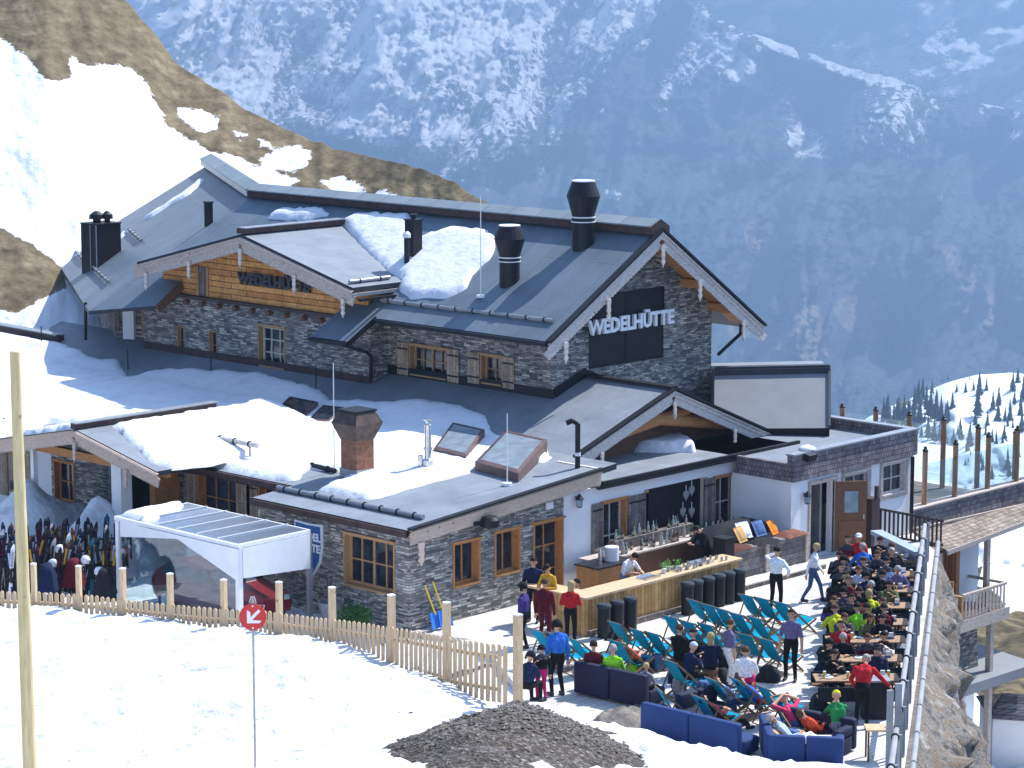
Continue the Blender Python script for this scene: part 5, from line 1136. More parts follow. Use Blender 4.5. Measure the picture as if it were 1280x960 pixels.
for i in range(4200):
    a=random.uniform(41,50.5); l=random.gauss(.1,1.2); ii=int((a-36)/16*239); jj=int((l+3.4)/7*169)
    if not(0<=jj<170) or ZZ[ii,jj]<near(a,l)+.02: continue
    s=random.choice((.012,.018,.022,.03,.045)); th=random.uniform(0,6.3); c,si=math.cos(th),math.sin(th); w=fl(a,l); w[2]=ZZ[ii,jj]+s*.2
    m.add([(w[0]+s*(x*c-y*si)*1.3,w[1]+s*(x*si+y*c),w[2]+s*z*.8) for x,y,z in ico],icf)
tag(m.build('gravel_stones','stone_chip'),'loose angular stones scattered over the gravel heap','stones',kind='stuff')
# ------------------------------------------------------------------ glass car shelter with dark red car
SX0,SX1,SY0,SY1,SZ=43.6,46.05,51.68,56.75,2.42
sh_=thing('glass_shelter','white framed glass shelter with glazed roof over the parked car','shelter',(45,54,0),world=True)
for x,y,r in ((SX0,SY0,.07),(SX0,SY1,.06),(SX1,SY0,.06),(SX1,SY1,.06)): MB().box(x-r,x+r,y-r,y+r,-.1,SZ-.06).build('post','white_metal' if x<45 else 'grey_metal',sh_)
m=MB(); 
for a,b in (((SX0,SY0-.1,SZ),(SX0,SY1+.1,SZ)),((SX1,SY0-.0,SZ),(SX1,SY1+.1,SZ)),((SX0+.06,SY0,SZ+.002),(SX1-.06,SY0,SZ+.002)),((SX0+.06,SY1,SZ+.002),(SX1-.06,SY1,SZ+.002))): m.bar(a,b,.12,.1)
m.build('roof_frame','white_metal',sh_)
for i in range(1,6): y=SY0+(SY1-SY0)*i/6; MB().bar((SX0,y,SZ+.08),(SX1,y,SZ+.08),.035,.03).build('rafter','white_metal',sh_)
MB().box(SX0+.02,SX1-.02,SY0+.02,SY1-.02,SZ+.052,SZ+.062).build('roof_pane','roof_glass',sh_)
MB().box(SX0-.01,SX0+.01,SY0+.08,SY1-.08,0.,SZ-.08).build('side_pane','clear_glass',sh_)
MB().box(SX0+.08,SX1-.08,SY1-.01,SY1+.01,0.,SZ-.08).build('side_pane','clear_glass',sh_)
m=MB(); x=SX0-.075; m.prism([(x,SY0-.07,SZ-.055),(x,SY1-.9,SZ-.055),(x,SY1-2.7,SZ-.17),(x,SY0-.07,SZ-.92)],(-.02,0,0)); m.prism([(x+.06,SY1-.1,SZ-.055),(x+.06,SY1-.1,SZ-.5),(x+.06,SY1-2.7,SZ-.17),(x+.06,SY1-.9,SZ-.055)],(.02,0,0)); m.build_isl('white_valance','white_metal',sh_)
MB().prism([(SX0+.07,SY0-.08,SZ-.055),(SX1-.05,SY0-.08,SZ-.055),(SX1-.05,SY0-.08,SZ-.98),(SX0+.07,SY0-.08,SZ-.85)],(0,-.02,0)).build('white_valance','white_metal',sh_)
tag(snowpatch('shelter_snow',[(SX0+.05,SY1),(SX0+.05,SY1-1.1),(SX0+.6,SY1-1.0),(SX0+1.0,SY1-.5),(SX1-.5,SY1-.4),(SX1-.1,SY1)],lambda x,y:0*x+SZ+.11,.05,'thin melting snow on the left corner of the glass shelter roof',seed=20,step=.12,edge=.2),cat='snow')
# car: section loft
plain('car_red',(.16,.012,.018),.25,.1,1,spec=.6)
car=thing('parked_car','dark red hatchback parked inside the glass shelter','car',(44.85,53.9,0))
prof=[(-2.0,.35,.62,.72,.7),(-1.95,.3,.72,.8,.8),(-1.5,.28,.86,.86,.84),(-.85,.26,.95,.98,.88),(-.2,.25,1.0,1.38,.88),(.4,.25,1.0,1.46,.88),(1.2,.26,1.0,1.42,.88),(1.8,.3,.98,1.1,.86),(2.0,.4,.85,.9,.8)]
vs=[];K=10
for (y,zb,zs,zt2,w) in prof:
    wt=w*(.72 if zt2>zs+.2 else .9)
    for (a,b) in ((-w*.94,zb),(-w,zb+.2),(-w,zs-.08),(-w*.96,zs),(-wt,zt2),(wt,zt2),(w*.96,zs),(w,zs-.08),(w,zb+.2),(w*.94,zb)): vs.append((a,y,b))
m=MB(); n=len(prof); m.add(vs,[(i*K+j,i*K+(j+1)%K,(i+1)*K+(j+1)%K,(i+1)*K+j) for i in range(n-1) for j in range(K)]+[tuple(range(K))[::-1],tuple(range((n-1)*K,n*K))]); bo=m.build('body','car_red',car,smooth=False)
gl=MB()
for s in(-1,1): 
    for a,b in ((-.62,.28),(.34,1.5)): gl.add([(s*.86,a,1.02),(s*.86,b,1.02),(s*.675,b-.05,1.36),(s*.675,max(a+.42,a+.05) if a<0 else a+.05,1.36)],[(0,1,2,3)])
gl.add([(-.82,-.82,1.02),(.82,-.82,1.02),(.62,-.25,1.37),(-.62,-.25,1.37)],[(0,1,2,3)]); gl.build_isl('window_glass','window_glass',bo)
for s in(-1,1):
    for y in(-1.3,1.3):
        wo=MB().tube((s*.7,y,.32),(s*.9,y,.32),.32,n=20).build('wheel','dark_metal',car); MB().tube((s*.9,y,.32),(s*.91,y,.32),.19,n=12).build('rim','steel',wo)
    MB().lathe((s*.6,-1.93,.68),[(.12,-.03),(.15,.02),(.08,.1)],10).build('headlight','skylight_glass',car)
    MB().box(s*.88,s*1.02,-.62,-.5,1.0,1.12).build('wing_mirror','car_red',car)
# posters behind the shelter glass
pos=thing('display_board','white display board with grey ring emblem inside the glass shelter','sign',(45.9,56.2,0),world=True)
m=MB(); m.box(SX1-.16,SX1-.12,SY1-1.0,SY1-.15,.1,2.1); m.box(SX1-.16,SX1-.12,SY1-2.4,SY1-1.05,.1,2.0); m.build_isl('board','white_metal',pos)
m=MB(); 
for r,t in ((.16,0),): 
    for i in range(24):
        a,b=2*math.pi*i/24,2*math.pi*(i+1)/24; c=(SX1-.165,SY1-.58,1.72); m.add([(c[0],c[1]+r*math.cos(q)*k,c[2]+r*math.sin(q)*k) for q,k in ((a,1),(b,1),(b,.68),(a,.68))],[(0,1,2,3),(3,2,1,0)])
m.build('ring_emblem','grey_metal',pos)
# shield sign on the slate wall
plain('shield_blue',(.03,.11,.32),.5,.08,2)
def shield(m,c,w,h,x0,x1,mi=0):
    pr=[(-.5,1),(0,.97),(.5,1),(.5,.2),(.42,-.3),(.25,-.65),(0,-1),(-.25,-.65),(-.42,-.3),(-.5,.2)]
    m.prism([(x0,c[0]-a*w,c[1]+b*h/2) for a,b in pr],(x1-x0,0,0),mi)
shs=thing('shield_sign','blue and white shield sign with hut name on the slate wall','sign',(46.95,52.75,1.5),world=True); c_=(52.7,1.58)
m=MB(); shield(m,c_,1.12,1.62,46.99,46.93); b_=m.build('border','white_metal',shs); m=MB(); shield(m,c_,1.0,1.5,46.929,46.915); b2_=m.build('field','shield_blue',shs)
letters(b2_,'WEDEL','X',47,52.68,2.0,.3,'sign_white',.09,.012,.006,name='lettering'); letters(b2_,'HÜTTE','X',47,52.68,1.69,.3,'sign_white',.09,.012,.006,name='lettering')
m=MB(); m.prism([(46.91,53.1,1.1),(46.91,52.78,1.45),(46.91,52.45,1.1),(46.91,52.78,.95)],(-.006,0,0)); m.build('peak_emblem','grey_metal',b2_)
# ------------------------------------------------------------------ bar
bar=thing('bar_counter','long timber bar counter with pale top and vertical board front','bar',(53,45.5,0),world=True)
bx0,bx1,byf=49.8,56.15,45.12
m=MB(); m.box(bx0,bx1,byf,byf+.08,.0,1.02); m.box(bx0,bx0+.08,byf+.08,46.3,.0,1.02); m.box(bx1-.08,bx1,byf+.08,45.9,0,1.02); m.build('front_boards','bar_boards',bar)
m=MB(); m.box(bx0-.1,bx1+.05,byf-.12,byf+.62,1.02,1.08); m.box(bx0-.1,bx0+.55,byf+.62,47.4,1.02,1.08); m.build('counter_top','table_wood',bar)
m=MB(); m.box(bx0+.1,bx1-.1,byf-.1,byf-.002,.0,.16); m.build('foot_board','grey_boards',bar)
m=MB(); m.box(bx0+.1,bx1-.1,byf+.1,byf+.55,.3,.9); m.build('under_shelf','dark_metal',bar)
bb=thing('back_counter','dark timber back counter crowded with bottles in front of the open bay','bar',(56,48,0),world=True)
m=MB(); m.box(53.4,60.1,47.9,48.5,0,.95); m.build('cabinet','dark_wood',bb); m=MB(); m.box(53.3,60.2,47.8,48.55,.95,1.0); m.build('counter_top','weathered',bb)
m=MB(); m.box(54.6,58,48.3,48.55,1.0,1.3); m.build('riser','grey_boards',bb)
cb=thing('beer_cabinet','brown timber cabinet with tap tower beside the white column','cabinet',(53.0,47.3,0),world=True)
m=MB(); m.box(52.3,53.8,46.9,47.7,0,1.1); m.build('cabinet','orange_wood',cb); m=MB(); m.box(52.25,53.85,46.85,47.75,1.1,1.14); m.build('top','dark_metal',cb)
m=MB(); m.tube((52.7,47.2,1.14),(52.7,47.2,1.6),.05); m.bar((52.5,47.2,1.55),(52.9,47.2,1.55),.06,.06); m.build('beer_tap','steel',cb)
MB().lathe((53.3,47.3,1.14),[(.2,0),(.2,.38),(.03,.42)],16).build('urn','white_metal',cb)
# bottles
for nm,c in (('glass_green',(.02,.07,.03)),('glass_brown',(.09,.04,.015)),('glass_clear',(.35,.38,.36)),('label_white',(.4,.36,.28)),('fruit_green',(.15,.35,.06))): plain(nm,c,.15 if 'glass' in nm else .6,.1,5,spec=.6)
def bottle(matn,h=.3):
    t=thing('bottle','x','bottle'); MB().lathe((0,0,0),[(.038,0),(.04,.02),(.04,h*.55),(.014,h*.75),(.013,h),(.002,h)],10).build('body',matn,t,True); MB().lathe((0,0,h*.15),[(.0415,0),(.0415,h*.25)],10).build('paper_label','label_white',t); return t
bp={k:bottle(k) for k in ('glass_green','glass_brown','glass_clear')}; used_b=set()
def put(pro,used,key,loc,label,group,rz=0,s=1):
    o=pro if key not in used else copy_tree(pro); used.add(key); o.location=[float(a) for a in loc]; o.rotation_euler=(0,0,rz); o.scale=(s,s,s); o['label']=label; o['group']=group; return o
cn={'glass_green':'green','glass_brown':'brown','glass_clear':'clear'}
for i in range(46):
    k=random.choice(list(bp)); x=random.uniform(53.5,59.9); y=random.choice((47.95,48.05,48.18)); 
    put(bp[k],used_b,k,(x,y,1.0),cn[k]+' glass bottle standing on the back counter',cn[k]+' bottles on the back counter',0,random.uniform(.9,1.25))
for i in range(22):
    k=random.choice(list(bp)); x=random.uniform(54.7,57.9); put(bp[k],used_b,k,(x,48.42,1.3),cn[k]+' glass bottle on the raised shelf behind the bar',cn[k]+' bottles on the raised shelf',0,random.uniform(.9,1.2))
# tumblers, trays and herbs on the counter
gp_=thing('glass_tumbler','x','glass'); MB().lathe((0,0,0),[(.03,0),(.037,.11),(.033,.11),(.028,.01)],8).build('body','glass_clear',gp_); ug=set()
for i in range(26):
    put(gp_,ug,'g',(random.uniform(53.2,55.9),random.uniform(45.15,45.6),1.08),'clear tumbler among the glasses on the bar top','tumblers on the bar top')
def tray(x,y,z,l,w,label,mt='steel',rz=0):
    t=thing('tray',label,'tray',(x,y,z),rz); m=MB(); m.box(-l,l,-w,w,0,.02); m.box(-l,l,-w,-w+.02,.02,.06); m.box(-l,l,w-.02,w,.02,.06); m.build('base',mt,t); return t
tray(54.9,45.45,1.085,.35,.2,'steel tray with glasses on the bar top'); tray(52.6,45.35,1.08,.3,.18,'steel tray near the bartender on the bar top')
for i,(x,y) in enumerate(((53.3,45.4),(53.6,45.5),(53.85,45.35))):
    t=thing('herb_pot',('left','middle','right')[i]+' pot of green herbs on the bar top','plant',(x,y,1.08)); MB().lathe((0,0,0),[(.05,0),(.07,.12)],8).build('pot','white_metal',t); m=MB()
    for k in range(60): a,b=random.uniform(0,6.28),random.uniform(0,.14); p=np.array([b*math.cos(a),b*math.sin(a),.12+random.uniform(0,.16)]); m.add([p,p+rng.normal(0,.03,3),p+rng.normal(0,.03,3)],[(0,1,2)])
    m.build('leaves','fruit_green',t)
# bins along the bar front
bn=thing('bin','x','bin'); MB().lathe((0,0,0),[(.16,0),(.17,.02),(.17,.78),(.185,.8)],16).build('body','dark_metal',bn,False); MB().lathe((0,0,.8),[(.19,0),(.19,.06),(.16,.1)],16).build('lid','roof_edge',bn); ub=set()
bs=[(748,795),(762,790),(777,785),(850,766),(862,763),(876,759),(888,755),(901,752),(913,748)]; nw=['first','second','third','fourth','fifth','sixth','seventh','eighth','ninth']
for i,(x,y) in enumerate(bs):
    P=PZ(x,y,0); P[1]=min(P[1],44.75); put(bn,ub,'b',P,nw[i]+' black bin from the left along the bar front','black bins along the bar front')
# speaker on the slate wall
P=PY(612,652,YW-.3); m=MB(); m.lathe((P[0],P[1],P[2]-.16),[(.2,0),(.27,.05),(.27,.22),(.2,.3),(.05,.32)],18); m.bar((P[0]-.5,YW-.2,P[2]),(P[0],P[1],P[2]),.06,.1); m.build('loudspeaker','dark_metal',hut)
P=PY(687,632,YW-.02); m=MB(); m.obox(P,(.14,0,0),(0,.015,0),(0,0,.1)); m.build('house_number_plate','white_metal',hut)
# planter bench right of the bar with blankets and cushions
pb=thing('plank_parapet','grey plank parapet with pale ledge between bar and annex door','wall',(58.6,45.9,0),world=True)
m=MB(); m.box(56.6,60.3,45.9,46.35,.0,1.0); m.build('planks','planter_boards',pb)
for x in (56.65,58.4,60.25): MB().box(x-.07,x+.07,45.84,45.9,.0,1.02).build('post','weathered',pb)
m=MB(); m.box(56.5,60.5,45.35,45.88,.0,.12); m.build('step','grey_boards',pb); m=MB(); m.box(56.5,60.5,45.33,45.9,.122,.16); m.build('ledge','weathered_pale',pb)
def drape(name,c,l,w,h,matn,label,cat='blanket',seed=0,rz=0):
    n=10; vs=[];fs=[]
    for i in range(n+1):
        for j in range(n+1):
            a=(i/n-.5)*2; b=(j/n-.5)*2; z=h*(1-max(abs(a),abs(b))**3)+ .06*mnoise.noise((a*2+seed,b*2,seed)); vs.append((a*l+.05*mnoise.noise((a,b*3,seed+5)),b*w+.05*mnoise.noise((b*2,a*3,seed+8)),max(0,z)))
    fs=[(i*(n+1)+j,(i+1)*(n+1)+j,(i+1)*(n+1)+j+1,i*(n+1)+j+1) for i in range(n) for j in range(n)]
    m=MB(); m.add(vs,fs); o=m.build(name,matn,None,True); o.location=[float(q) for q in c]; o.rotation_euler=(0,0,rz); return tag(o,label,cat)
for nm,c in (('fab_brown',(.1,.035,.025)),('fab_dark',(.018,.018,.022)),('fab_grey',(.3,.3,.31)),('fab_tan',(.5,.3,.12)),('fab_orange',(.75,.22,.02)),('fab_blue',(.08,.14,.3)),('fab_white',(.75,.76,.78)),('fur_brown',(.2,.08,.05))): flatc(nm,c)
drape('blanket',(57.2,46.1,1.0),.55,.3,.12,'fab_brown','dark brown fur blanket on the parapet nearest the bar',seed=1); drape('blanket',(58.5,46.1,1.0),.5,.3,.1,'fab_dark','black blanket over the middle of the plank parapet',seed=2); drape('blanket',(59.8,46.1,1.0),.5,.3,.14,'fur_brown','reddish brown fur blanket by the annex door',seed=3)
def cushion(x,y,z,s,matn,label,rz,tilt=60):
    m=MB(); n=8; vs=[]
    for k in (-1,1):
        for i in range(n+1):
            for j in range(n+1):
                a=(i/n-.5)*2; b=(j/n-.5)*2; t=(1-a**4)*(1-b**4); vs.append((a*s,b*s,k*(.01+s*.32*t)))
    q=(n+1)**2; fs=[(i*(n+1)+j,(i+1)*(n+1)+j,(i+1)*(n+1)+j+1,i*(n+1)+j+1) for i in range(n) for j in range(n)]; fs=[f[::-1] for f in fs]+[tuple(v+q for v in f) for f in fs]
    rim=[i for i in range(n+1)]+[ (n+1)*j+n for j in range(1,n+1)]+[(n+1)*n+i for i in range(n-1,-1,-1)]+[(n+1)*j for j in range(n-1,0,-1)]
    m.add(vs,fs+[(rim[k],rim[(k+1)%len(rim)],rim[(k+1)%len(rim)]+q,rim[k]+q) for k in range(len(rim))]); o=m.build('cushion',matn,None,True); o.location=(x,y,z); o.rotation_euler=(R(tilt),0,rz); return tag(o,label,'cushion')
cushion(57.75,46.35,1.3,.24,'fab_tan','tan cushion leaning on the plank parapet',.2); cushion(58.1,46.5,1.35,.25,'fab_white','white cushion beside the tan one on the parapet',-.1); cushion(59.35,46.45,1.25,.22,'fab_orange','bright orange cushion on the plank parapet',.3); cushion(58.8,46.5,1.3,.24,'fab_blue','blue grey cushion next to the orange one',0)
drape('dark_cover',(58.6,47.3,.95),1.6,.45,.5,'fab_dark','long dark cover heaped behind the plank parapet','cover',seed=7)
MB_=MB().box(56.35,56.75,45.75,46.2,0,1.45).box(56.33,56.77,45.73,46.22,1.45,1.48).build('cool_box','dark_metal'); tag(MB_,'tall black cooler box at the right end of the bar','box')
# hearts hanging in the open bay
for i,(x,y) in enumerate(((858,613),(865,604+3),(854,634),(865,634))):
    P=PY(x,y+6,YW-.05); t=thing('heart_ornament',('upper left','upper right','lower left','lower right')[i]+' grey heart ornament hanging in the open bay','ornament',P)
    m=MB(); pr=[]
    for k in range(20):
        a=2*math.pi*k/20; pr.append((.008*16*math.sin(a)**3*1.0,.0,.0105*(13*math.cos(a)-5*math.cos(2*a)-2*math.cos(3*a)-math.cos(4*a))))
    m.prism(pr,(0,.03,0)); m.build('heart','grey_metal',t); MB().bar((0,.015,.1),(0,.015,.3),.02,.006).build('ribbon','white_metal',t)
# snow shovels against the slate wall
plain('shovel_blue',(.03,.16,.6),.4,.1,3); plain('shovel_yellow',(.7,.5,.02),.5,.1,3)
for i,(x0,y0,x1,y1) in enumerate(((531,732,537,790),(541,727,552,795))):
    T=PY(x0,y0,YW-.1); t=thing('snow_shovel',('left','right')[i]+' blue snow shovel with yellow handle against the slate wall','shovel',(T[0]+.1,YW-.45,0),world=True)
    MB().tube(T,(T[0]+.12,YW-.38,.42),.02,n=8).build('handle','shovel_yellow',t); m=MB(); bx=T[0]+.13
    m.add([(bx-.22,YW-.36,.5),(bx+.22,YW-.36,.5),(bx+.24,YW-.5,.05),(bx-.24,YW-.5,.05),(bx,YW-.31,.46),(bx,YW-.4,.07)],[(0,4,5,3),(4,1,2,5)]); o=m.build('blade','shovel_blue',t); md=o.modifiers.new('s','SOLIDIFY'); md.thickness=.015
# planter and evergreen by the wing
P=PZ(398,770,.2); t=thing('flower_pot','round grey planter with bare reddish shrub by the slate wall','planter',(46.2,51.0,0),world=True); m=MB(); m.lathe((46.2,51.0,0),[(.2,0),(.34,.5),(.36,.6),(.3,.6),(.28,.5)],16); m.build('pot','grey_metal',t); m=MB()
for k in range(26): a=random.uniform(0,6.28); q=random.uniform(.1,.3); m.tube((46.2,51,.5),(46.2+q*math.cos(a),51+q*math.sin(a),.9+random.uniform(0,.5)),.008,.003,4)
m.build('twigs','brown_trim',t)
plain('shrub_green',(.05,.13,.03),.8,.4,4)
t=thing('shrub','small bright green evergreen shrub behind the fence','plant',(46.0,49.9,0),world=True); m=MB()
for k in range(520):
    a=random.uniform(0,6.28); q=random.uniform(0,.42); z=random.uniform(0,1)*(.62-q*.5); p=np.array([46.0+q*math.cos(a),49.9+q*math.sin(a),z+.1]); d=np.array([math.cos(a)*.14,math.sin(a)*.14,.12]); s=rng.normal(0,.02,3); m.add([p,p+d+s,p+d*.5+s*2+np.array([0,0,.02])],[(0,1,2)])
m.build('foliage','shrub_green',t)
# snow heaps by the porch
def mound(c,rx,ry,h,label,seed,rz=0):
    n=28; vs=[];fs=[]
    for i in range(n+1):
        for j in range(n+1):
            a=(i/n-.5)*2; b=(j/n-.5)*2; r=math.hypot(a,b); z=h*max(0,1-r)**.8*(1+.4*mnoise.noise((a*2,b*2,seed)))+.1*mnoise.noise((a*5,b*5,seed)); vs.append((a*rx,b*ry,z-.1))
    fs=[(i*(n+1)+j,(i+1)*(n+1)+j,(i+1)*(n+1)+j+1,i*(n+1)+j+1) for i in range(n) for j in range(n)]
    m=MB(); m.add(vs,fs); o=m.build('snow_heap','snow',None,True); o.location=[float(q) for q in c]; o.rotation_euler=(0,0,rz); return tag(o,label,'snow',kind='stuff')
P=fl(75.5,-12.1); mound((P[0],P[1],0),2.2,1.8,2.0,'rounded snow heap behind the ski rack near the shelter',3); P=fl(78,-14.5); mound((P[0],P[1],0),3.2,2.2,2.1,'wide snow heap under the porch at left',4); P=fl(76,-17.5); mound((P[0],P[1],0),2.6,2.6,2.6,'tall snow heap at the far left wall',5)
P=PZ(590,812,0); mound((P[0],P[1],0),2.0,1.0,.35,'low snow remnant on the ground by the slate wall',6)
P=PZ(785,893,0); mm=mound((P[0]-.3,P[1]-.2,0),1.5,.8,.4,'dirty grey slush and rubble heap behind the blue sofa',9,.3); mm.data.materials.clear(); mm.data.materials.append(MATS['stone_chip']); mm['category']='rubble'
# ------------------------------------------------------------------ people
for k,c in dict(skin=(.52,.3,.2),hair_dark=(.03,.02,.015),hair_brown=(.11,.055,.03),hair_blonde=(.5,.36,.17),hair_grey=(.42,.4,.38),black=(.01,.01,.012),navy=(.012,.02,.06),purple=(.07,.04,.2),royal=(.03,.16,.6),red=(.55,.02,.025),darkred=(.12,.01,.02),orange=(.75,.1,.03),magenta=(.6,.02,.16),pinkred=(.7,.05,.14),yellow=(.72,.72,.03),lime=(.3,.75,.03),mustard=(.65,.36,.03),white=(.78,.78,.82),paleblue=(.4,.5,.68),jeans=(.07,.12,.26),grey=(.25,.26,.28),greyviolet=(.16,.14,.28),dkgrey=(.06,.06,.07),olive=(.12,.14,.06),teal=(.0,.17,.24),green=(.03,.3,.08),tealdark=(.02,.13,.18),eye=(.03,.02,.02),lips=(.35,.12,.1)).items():
    plain('c_'+k,c if k in('skin','white','paleblue') else tuple(q*.8 for q in c),.85,.1 if k=='skin' else .32,16,spec=.15,bump=.15 if k=='skin' else .8,bs=11)
MATS['c_skin'].node_tree.nodes['Principled BSDF'].inputs['Roughness'].default_value=.5
def V3(*a): return np.array(a,float)
def ik(a,t,l1,l2,bend):
    d=t-a; L=np.linalg.norm(d); 
    if L>l1+l2-.005: t=a+d/L*(l1+l2-.005); d=t-a; L=np.linalg.norm(d)
    u=d/L; x=(l1*l1-l2*l2+L*L)/(2*L); h=math.sqrt(max(0,l1*l1-x*x)); b=np.asarray(bend,float); b=b-u*(b@u); b/=np.linalg.norm(b); return a+u*x+b*h,t
POSES=dict(
 stand=dict(p=(0,.93),lean=2,hd=4,H=((.06,.27,.83),(.03,-.28,.82)),F=((.05,.12),(-.02,-.12))),
 stand_hold=dict(p=(0,.93),lean=4,hd=18,H=((.3,.1,1.13),(.32,-.06,1.16)),F=((.1,.11),(-.08,-.12))),
 stand_face=dict(p=(0,.93),lean=2,hd=8,H=((.24,.1,1.52),(.08,-.3,1.0)),F=((.03,.13),(0,-.13))),
 stride=dict(p=(0,.9),lean=6,hd=6,H=((.2,.24,.9),(-.12,-.27,.85)),F=((.28,.1),(-.26,-.1))),
 bar_work=dict(p=(0,.92),lean=24,hd=30,H=((.5,.14,1.1),(.46,-.14,1.1)),F=((.05,.13),(-.05,-.13))),
 lean_reach=dict(p=(0,.92),lean=34,hd=22,H=((.42,.25,.82),(.5,-.55,.84)),F=((.1,.14),(-.12,-.13))),
 sit_table=dict(p=(0,.53),lean=16,hd=6,H=((.42,.16,.80),(.45,-.12,.80)),F=((.4,.12),(.38,-.13))),
 sit_up=dict(p=(0,.53),lean=-4,hd=8,H=((.33,.12,.62),(.3,-.14,.63)),F=((.5,.13),(.42,-.13))),
 sit_hug=dict(p=(0,.53),lean=10,hd=14,H=((.36,.02,.98),(.36,.0,.9)),F=((.42,.1),(.45,-.13))),
 recline=dict(p=(.02,.36),lean=-38,hd=-14,H=((.2,.12,.56),(.17,-.12,.56)),F=((.86,.12),(.8,-.12))),
 recline_head=dict(p=(.02,.36),lean=-38,hd=-10,H=((-.52,.12,1.06),(-.52,-.12,1.06)),F=((.82,.14),(.86,-.12))),
)
def body_proto(pose,bulk=1.0):
    S=POSES[pose]; caps=[]    # a,b,ra,rb,region
    px,pz=S['p']; pel=V3(px,0,pz); ln=R(S['lean']); up=V3(math.sin(ln),0,math.cos(ln)); fw=V3(math.cos(ln),0,-math.sin(ln)); B=bulk
    sit=pz<.7
    waist=pel+up*.14; chest=pel+up*.36; neck=pel+up*.53; hd=R(S['hd'])+ln; hu=V3(math.sin(hd),0,math.cos(hd)); hf=V3(math.cos(hd),0,-math.sin(hd))
    head=neck+hu*.17
    for s in(-1,1):
        caps.append((pel+V3(0,s*.065,0),pel+V3(0,s*.055,0)+up*.08,.115,.115,2))
        caps.append((waist+V3(0,s*.05,0),chest+V3(0,s*.075,0),.108*B,.118*B,1))
        caps.append((chest+V3(0,s*.07,0),neck+V3(0,s*.07,0)-up*.07,.118*B,.08*B,1))
    caps.append((neck-up*.07,neck+hu*.05,.058,.052,0)); caps.append((neck-up*.09,neck-up*.02,.075*B,.066*B,1))
    caps.append((head+hu*.03-hf*.012,head+hu*.035+hf*.006,.098,.092,0)); caps.append((head-hu*.02+hf*.012,head-hu*.065+hf*.03,.078,.05,0))
    caps.append((head+hf*.088+hu*.012,head+hf*.108-hu*.022,.012,.018,0))
    for s in(-1,1): caps.append((head+V3(0,s*.092,0),head+V3(0,s*.098,0)-hu*.025,.02,.015,0))
    pts={}
    for i,s in((0,1),(1,-1)):
        sh=neck-up*.09+V3(0,s*.175*min(B,1.1),0); t=V3(*S['H'][i]); el,wr=ik(sh,t,.29,.26,V3(-.5,s*.75,-.55) if S['H'][i][2]<1.4 or sit else V3(.2,s,-.4))
        if pose=='recline_head': el=sh+V3(-.12,s*.24,.12); wr=V3(-.42,s*.09,.98)
        caps.append((sh,el,.062*B,.05*B,1)); caps.append((el,wr,.048*B,.036*B,8)); 
        d=(wr-el)/np.linalg.norm(wr-el); pn=wr+d*.02
        # palm, four fingers of unequal length with a bend, thumb leaving the side
        side=np.cross(d,V3(0,0,1)); n_=np.linalg.norm(side); side=side/n_ if n_>.2 else V3(0,1,0)*1.0; side=side*(-s if side[1]*s>0 else s)*1.0
        dn=np.cross(d,side); dn=dn if dn[2]<0 else -dn
        for q in (-.026,0,.026): caps.append((wr+d*.0+side*q*.6,wr+d*.085+side*q,.02,.017,0))
        for q,L in ((-.033,.055),(-.011,.075),(.011,.08),(.033,.07)):
            a=wr+d*.09+side*q; b=a+d*L*.55+dn*.006; c=b+d*L*.4+dn*.03; caps.append((a,b,.0105,.0095,0)); caps.append((b,c,.0095,.008,0))
        a=wr+d*.03+side*.03; b=a+d*.03+side*.035; c=b+d*.035+side*.01+dn*.01; caps.append((a,b,.014,.012,0)); caps.append((b,c,.012,.009,0))
        hp=pel+V3(0,s*.09,0); fx_,fy_=S['F'][i]; an=V3(fx_,fy_,.09); kn,an=ik(hp,an,.44,.425,V3(1,.12*s,.35) if sit else V3(1,.05*s,0))
        caps.append((hp,kn,.094,.062,2)); caps.append((kn,an+V3(0,0,.03),.062,.046,2))
        caps.append((an+V3(0,0,.03),an,.046,.046,3)); caps.append((an+V3(-.03,0,-.045),an+V3(.15,s*.02,-.05),.045,.038,3)); caps.append((an,an+V3(-.02,0,-.04),.05,.045,3))
    bm=bmesh.new()
    for a,b,ra,rb,_ in caps:
        d=b-a; L=np.linalg.norm(d); d=d/max(L,1e-6); x=np.cross(d,V3(0,0,1)); 
        if np.linalg.norm(x)<.1: x=np.cross(d,V3(1,0,0))
        x/=np.linalg.norm(x); y=np.cross(d,x); N=12; rings=[]
        for c,r,ph in [(a,ra,p) for p in(-.98,-.6,-.25,0)]+[(b,rb,p) for p in(0,.25,.6,.98)]:
            an_=ph*math.pi/2; rings.append([bm.verts.new(c+d*r*math.sin(an_)+(x*math.cos(t)+y*math.sin(t))*r*math.cos(an_)) for t in np.linspace(0,2*math.pi,N,endpoint=False)])
        for p_,q_ in zip(rings[:-1],rings[1:]):
            for i in range(N): bm.faces.new((p_[i],p_[(i+1)%N],q_[(i+1)%N],q_[i]))
        bm.faces.new(rings[0][::-1]); bm.faces.new(rings[-1])
    bmesh.ops.recalc_face_normals(bm,faces=bm.faces)
    me=bpy.data.meshes.new('tmp'); bm.to_mesh(me); bm.free(); o=bpy.data.objects.new('tmp',me); COL.objects.link(o)
    r=o.modifiers.new('r','REMESH'); r.mode='VOXEL'; r.voxel_size=.0125; r.adaptivity=0; sm=o.modifiers.new('s','SMOOTH'); sm.factor=.5; sm.iterations=2
    bpy.context.view_layer.update(); dg=bpy.context.evaluated_depsgraph_get(); m2=bpy.data.meshes.new_from_object(o.evaluated_get(dg)); bpy.data.objects.remove(o)
    m2.name='person_body'; nv=len(m2.polygons); C=np.empty(nv*3); m2.polygons.foreach_get('center',C); C=C.reshape(-1,3)
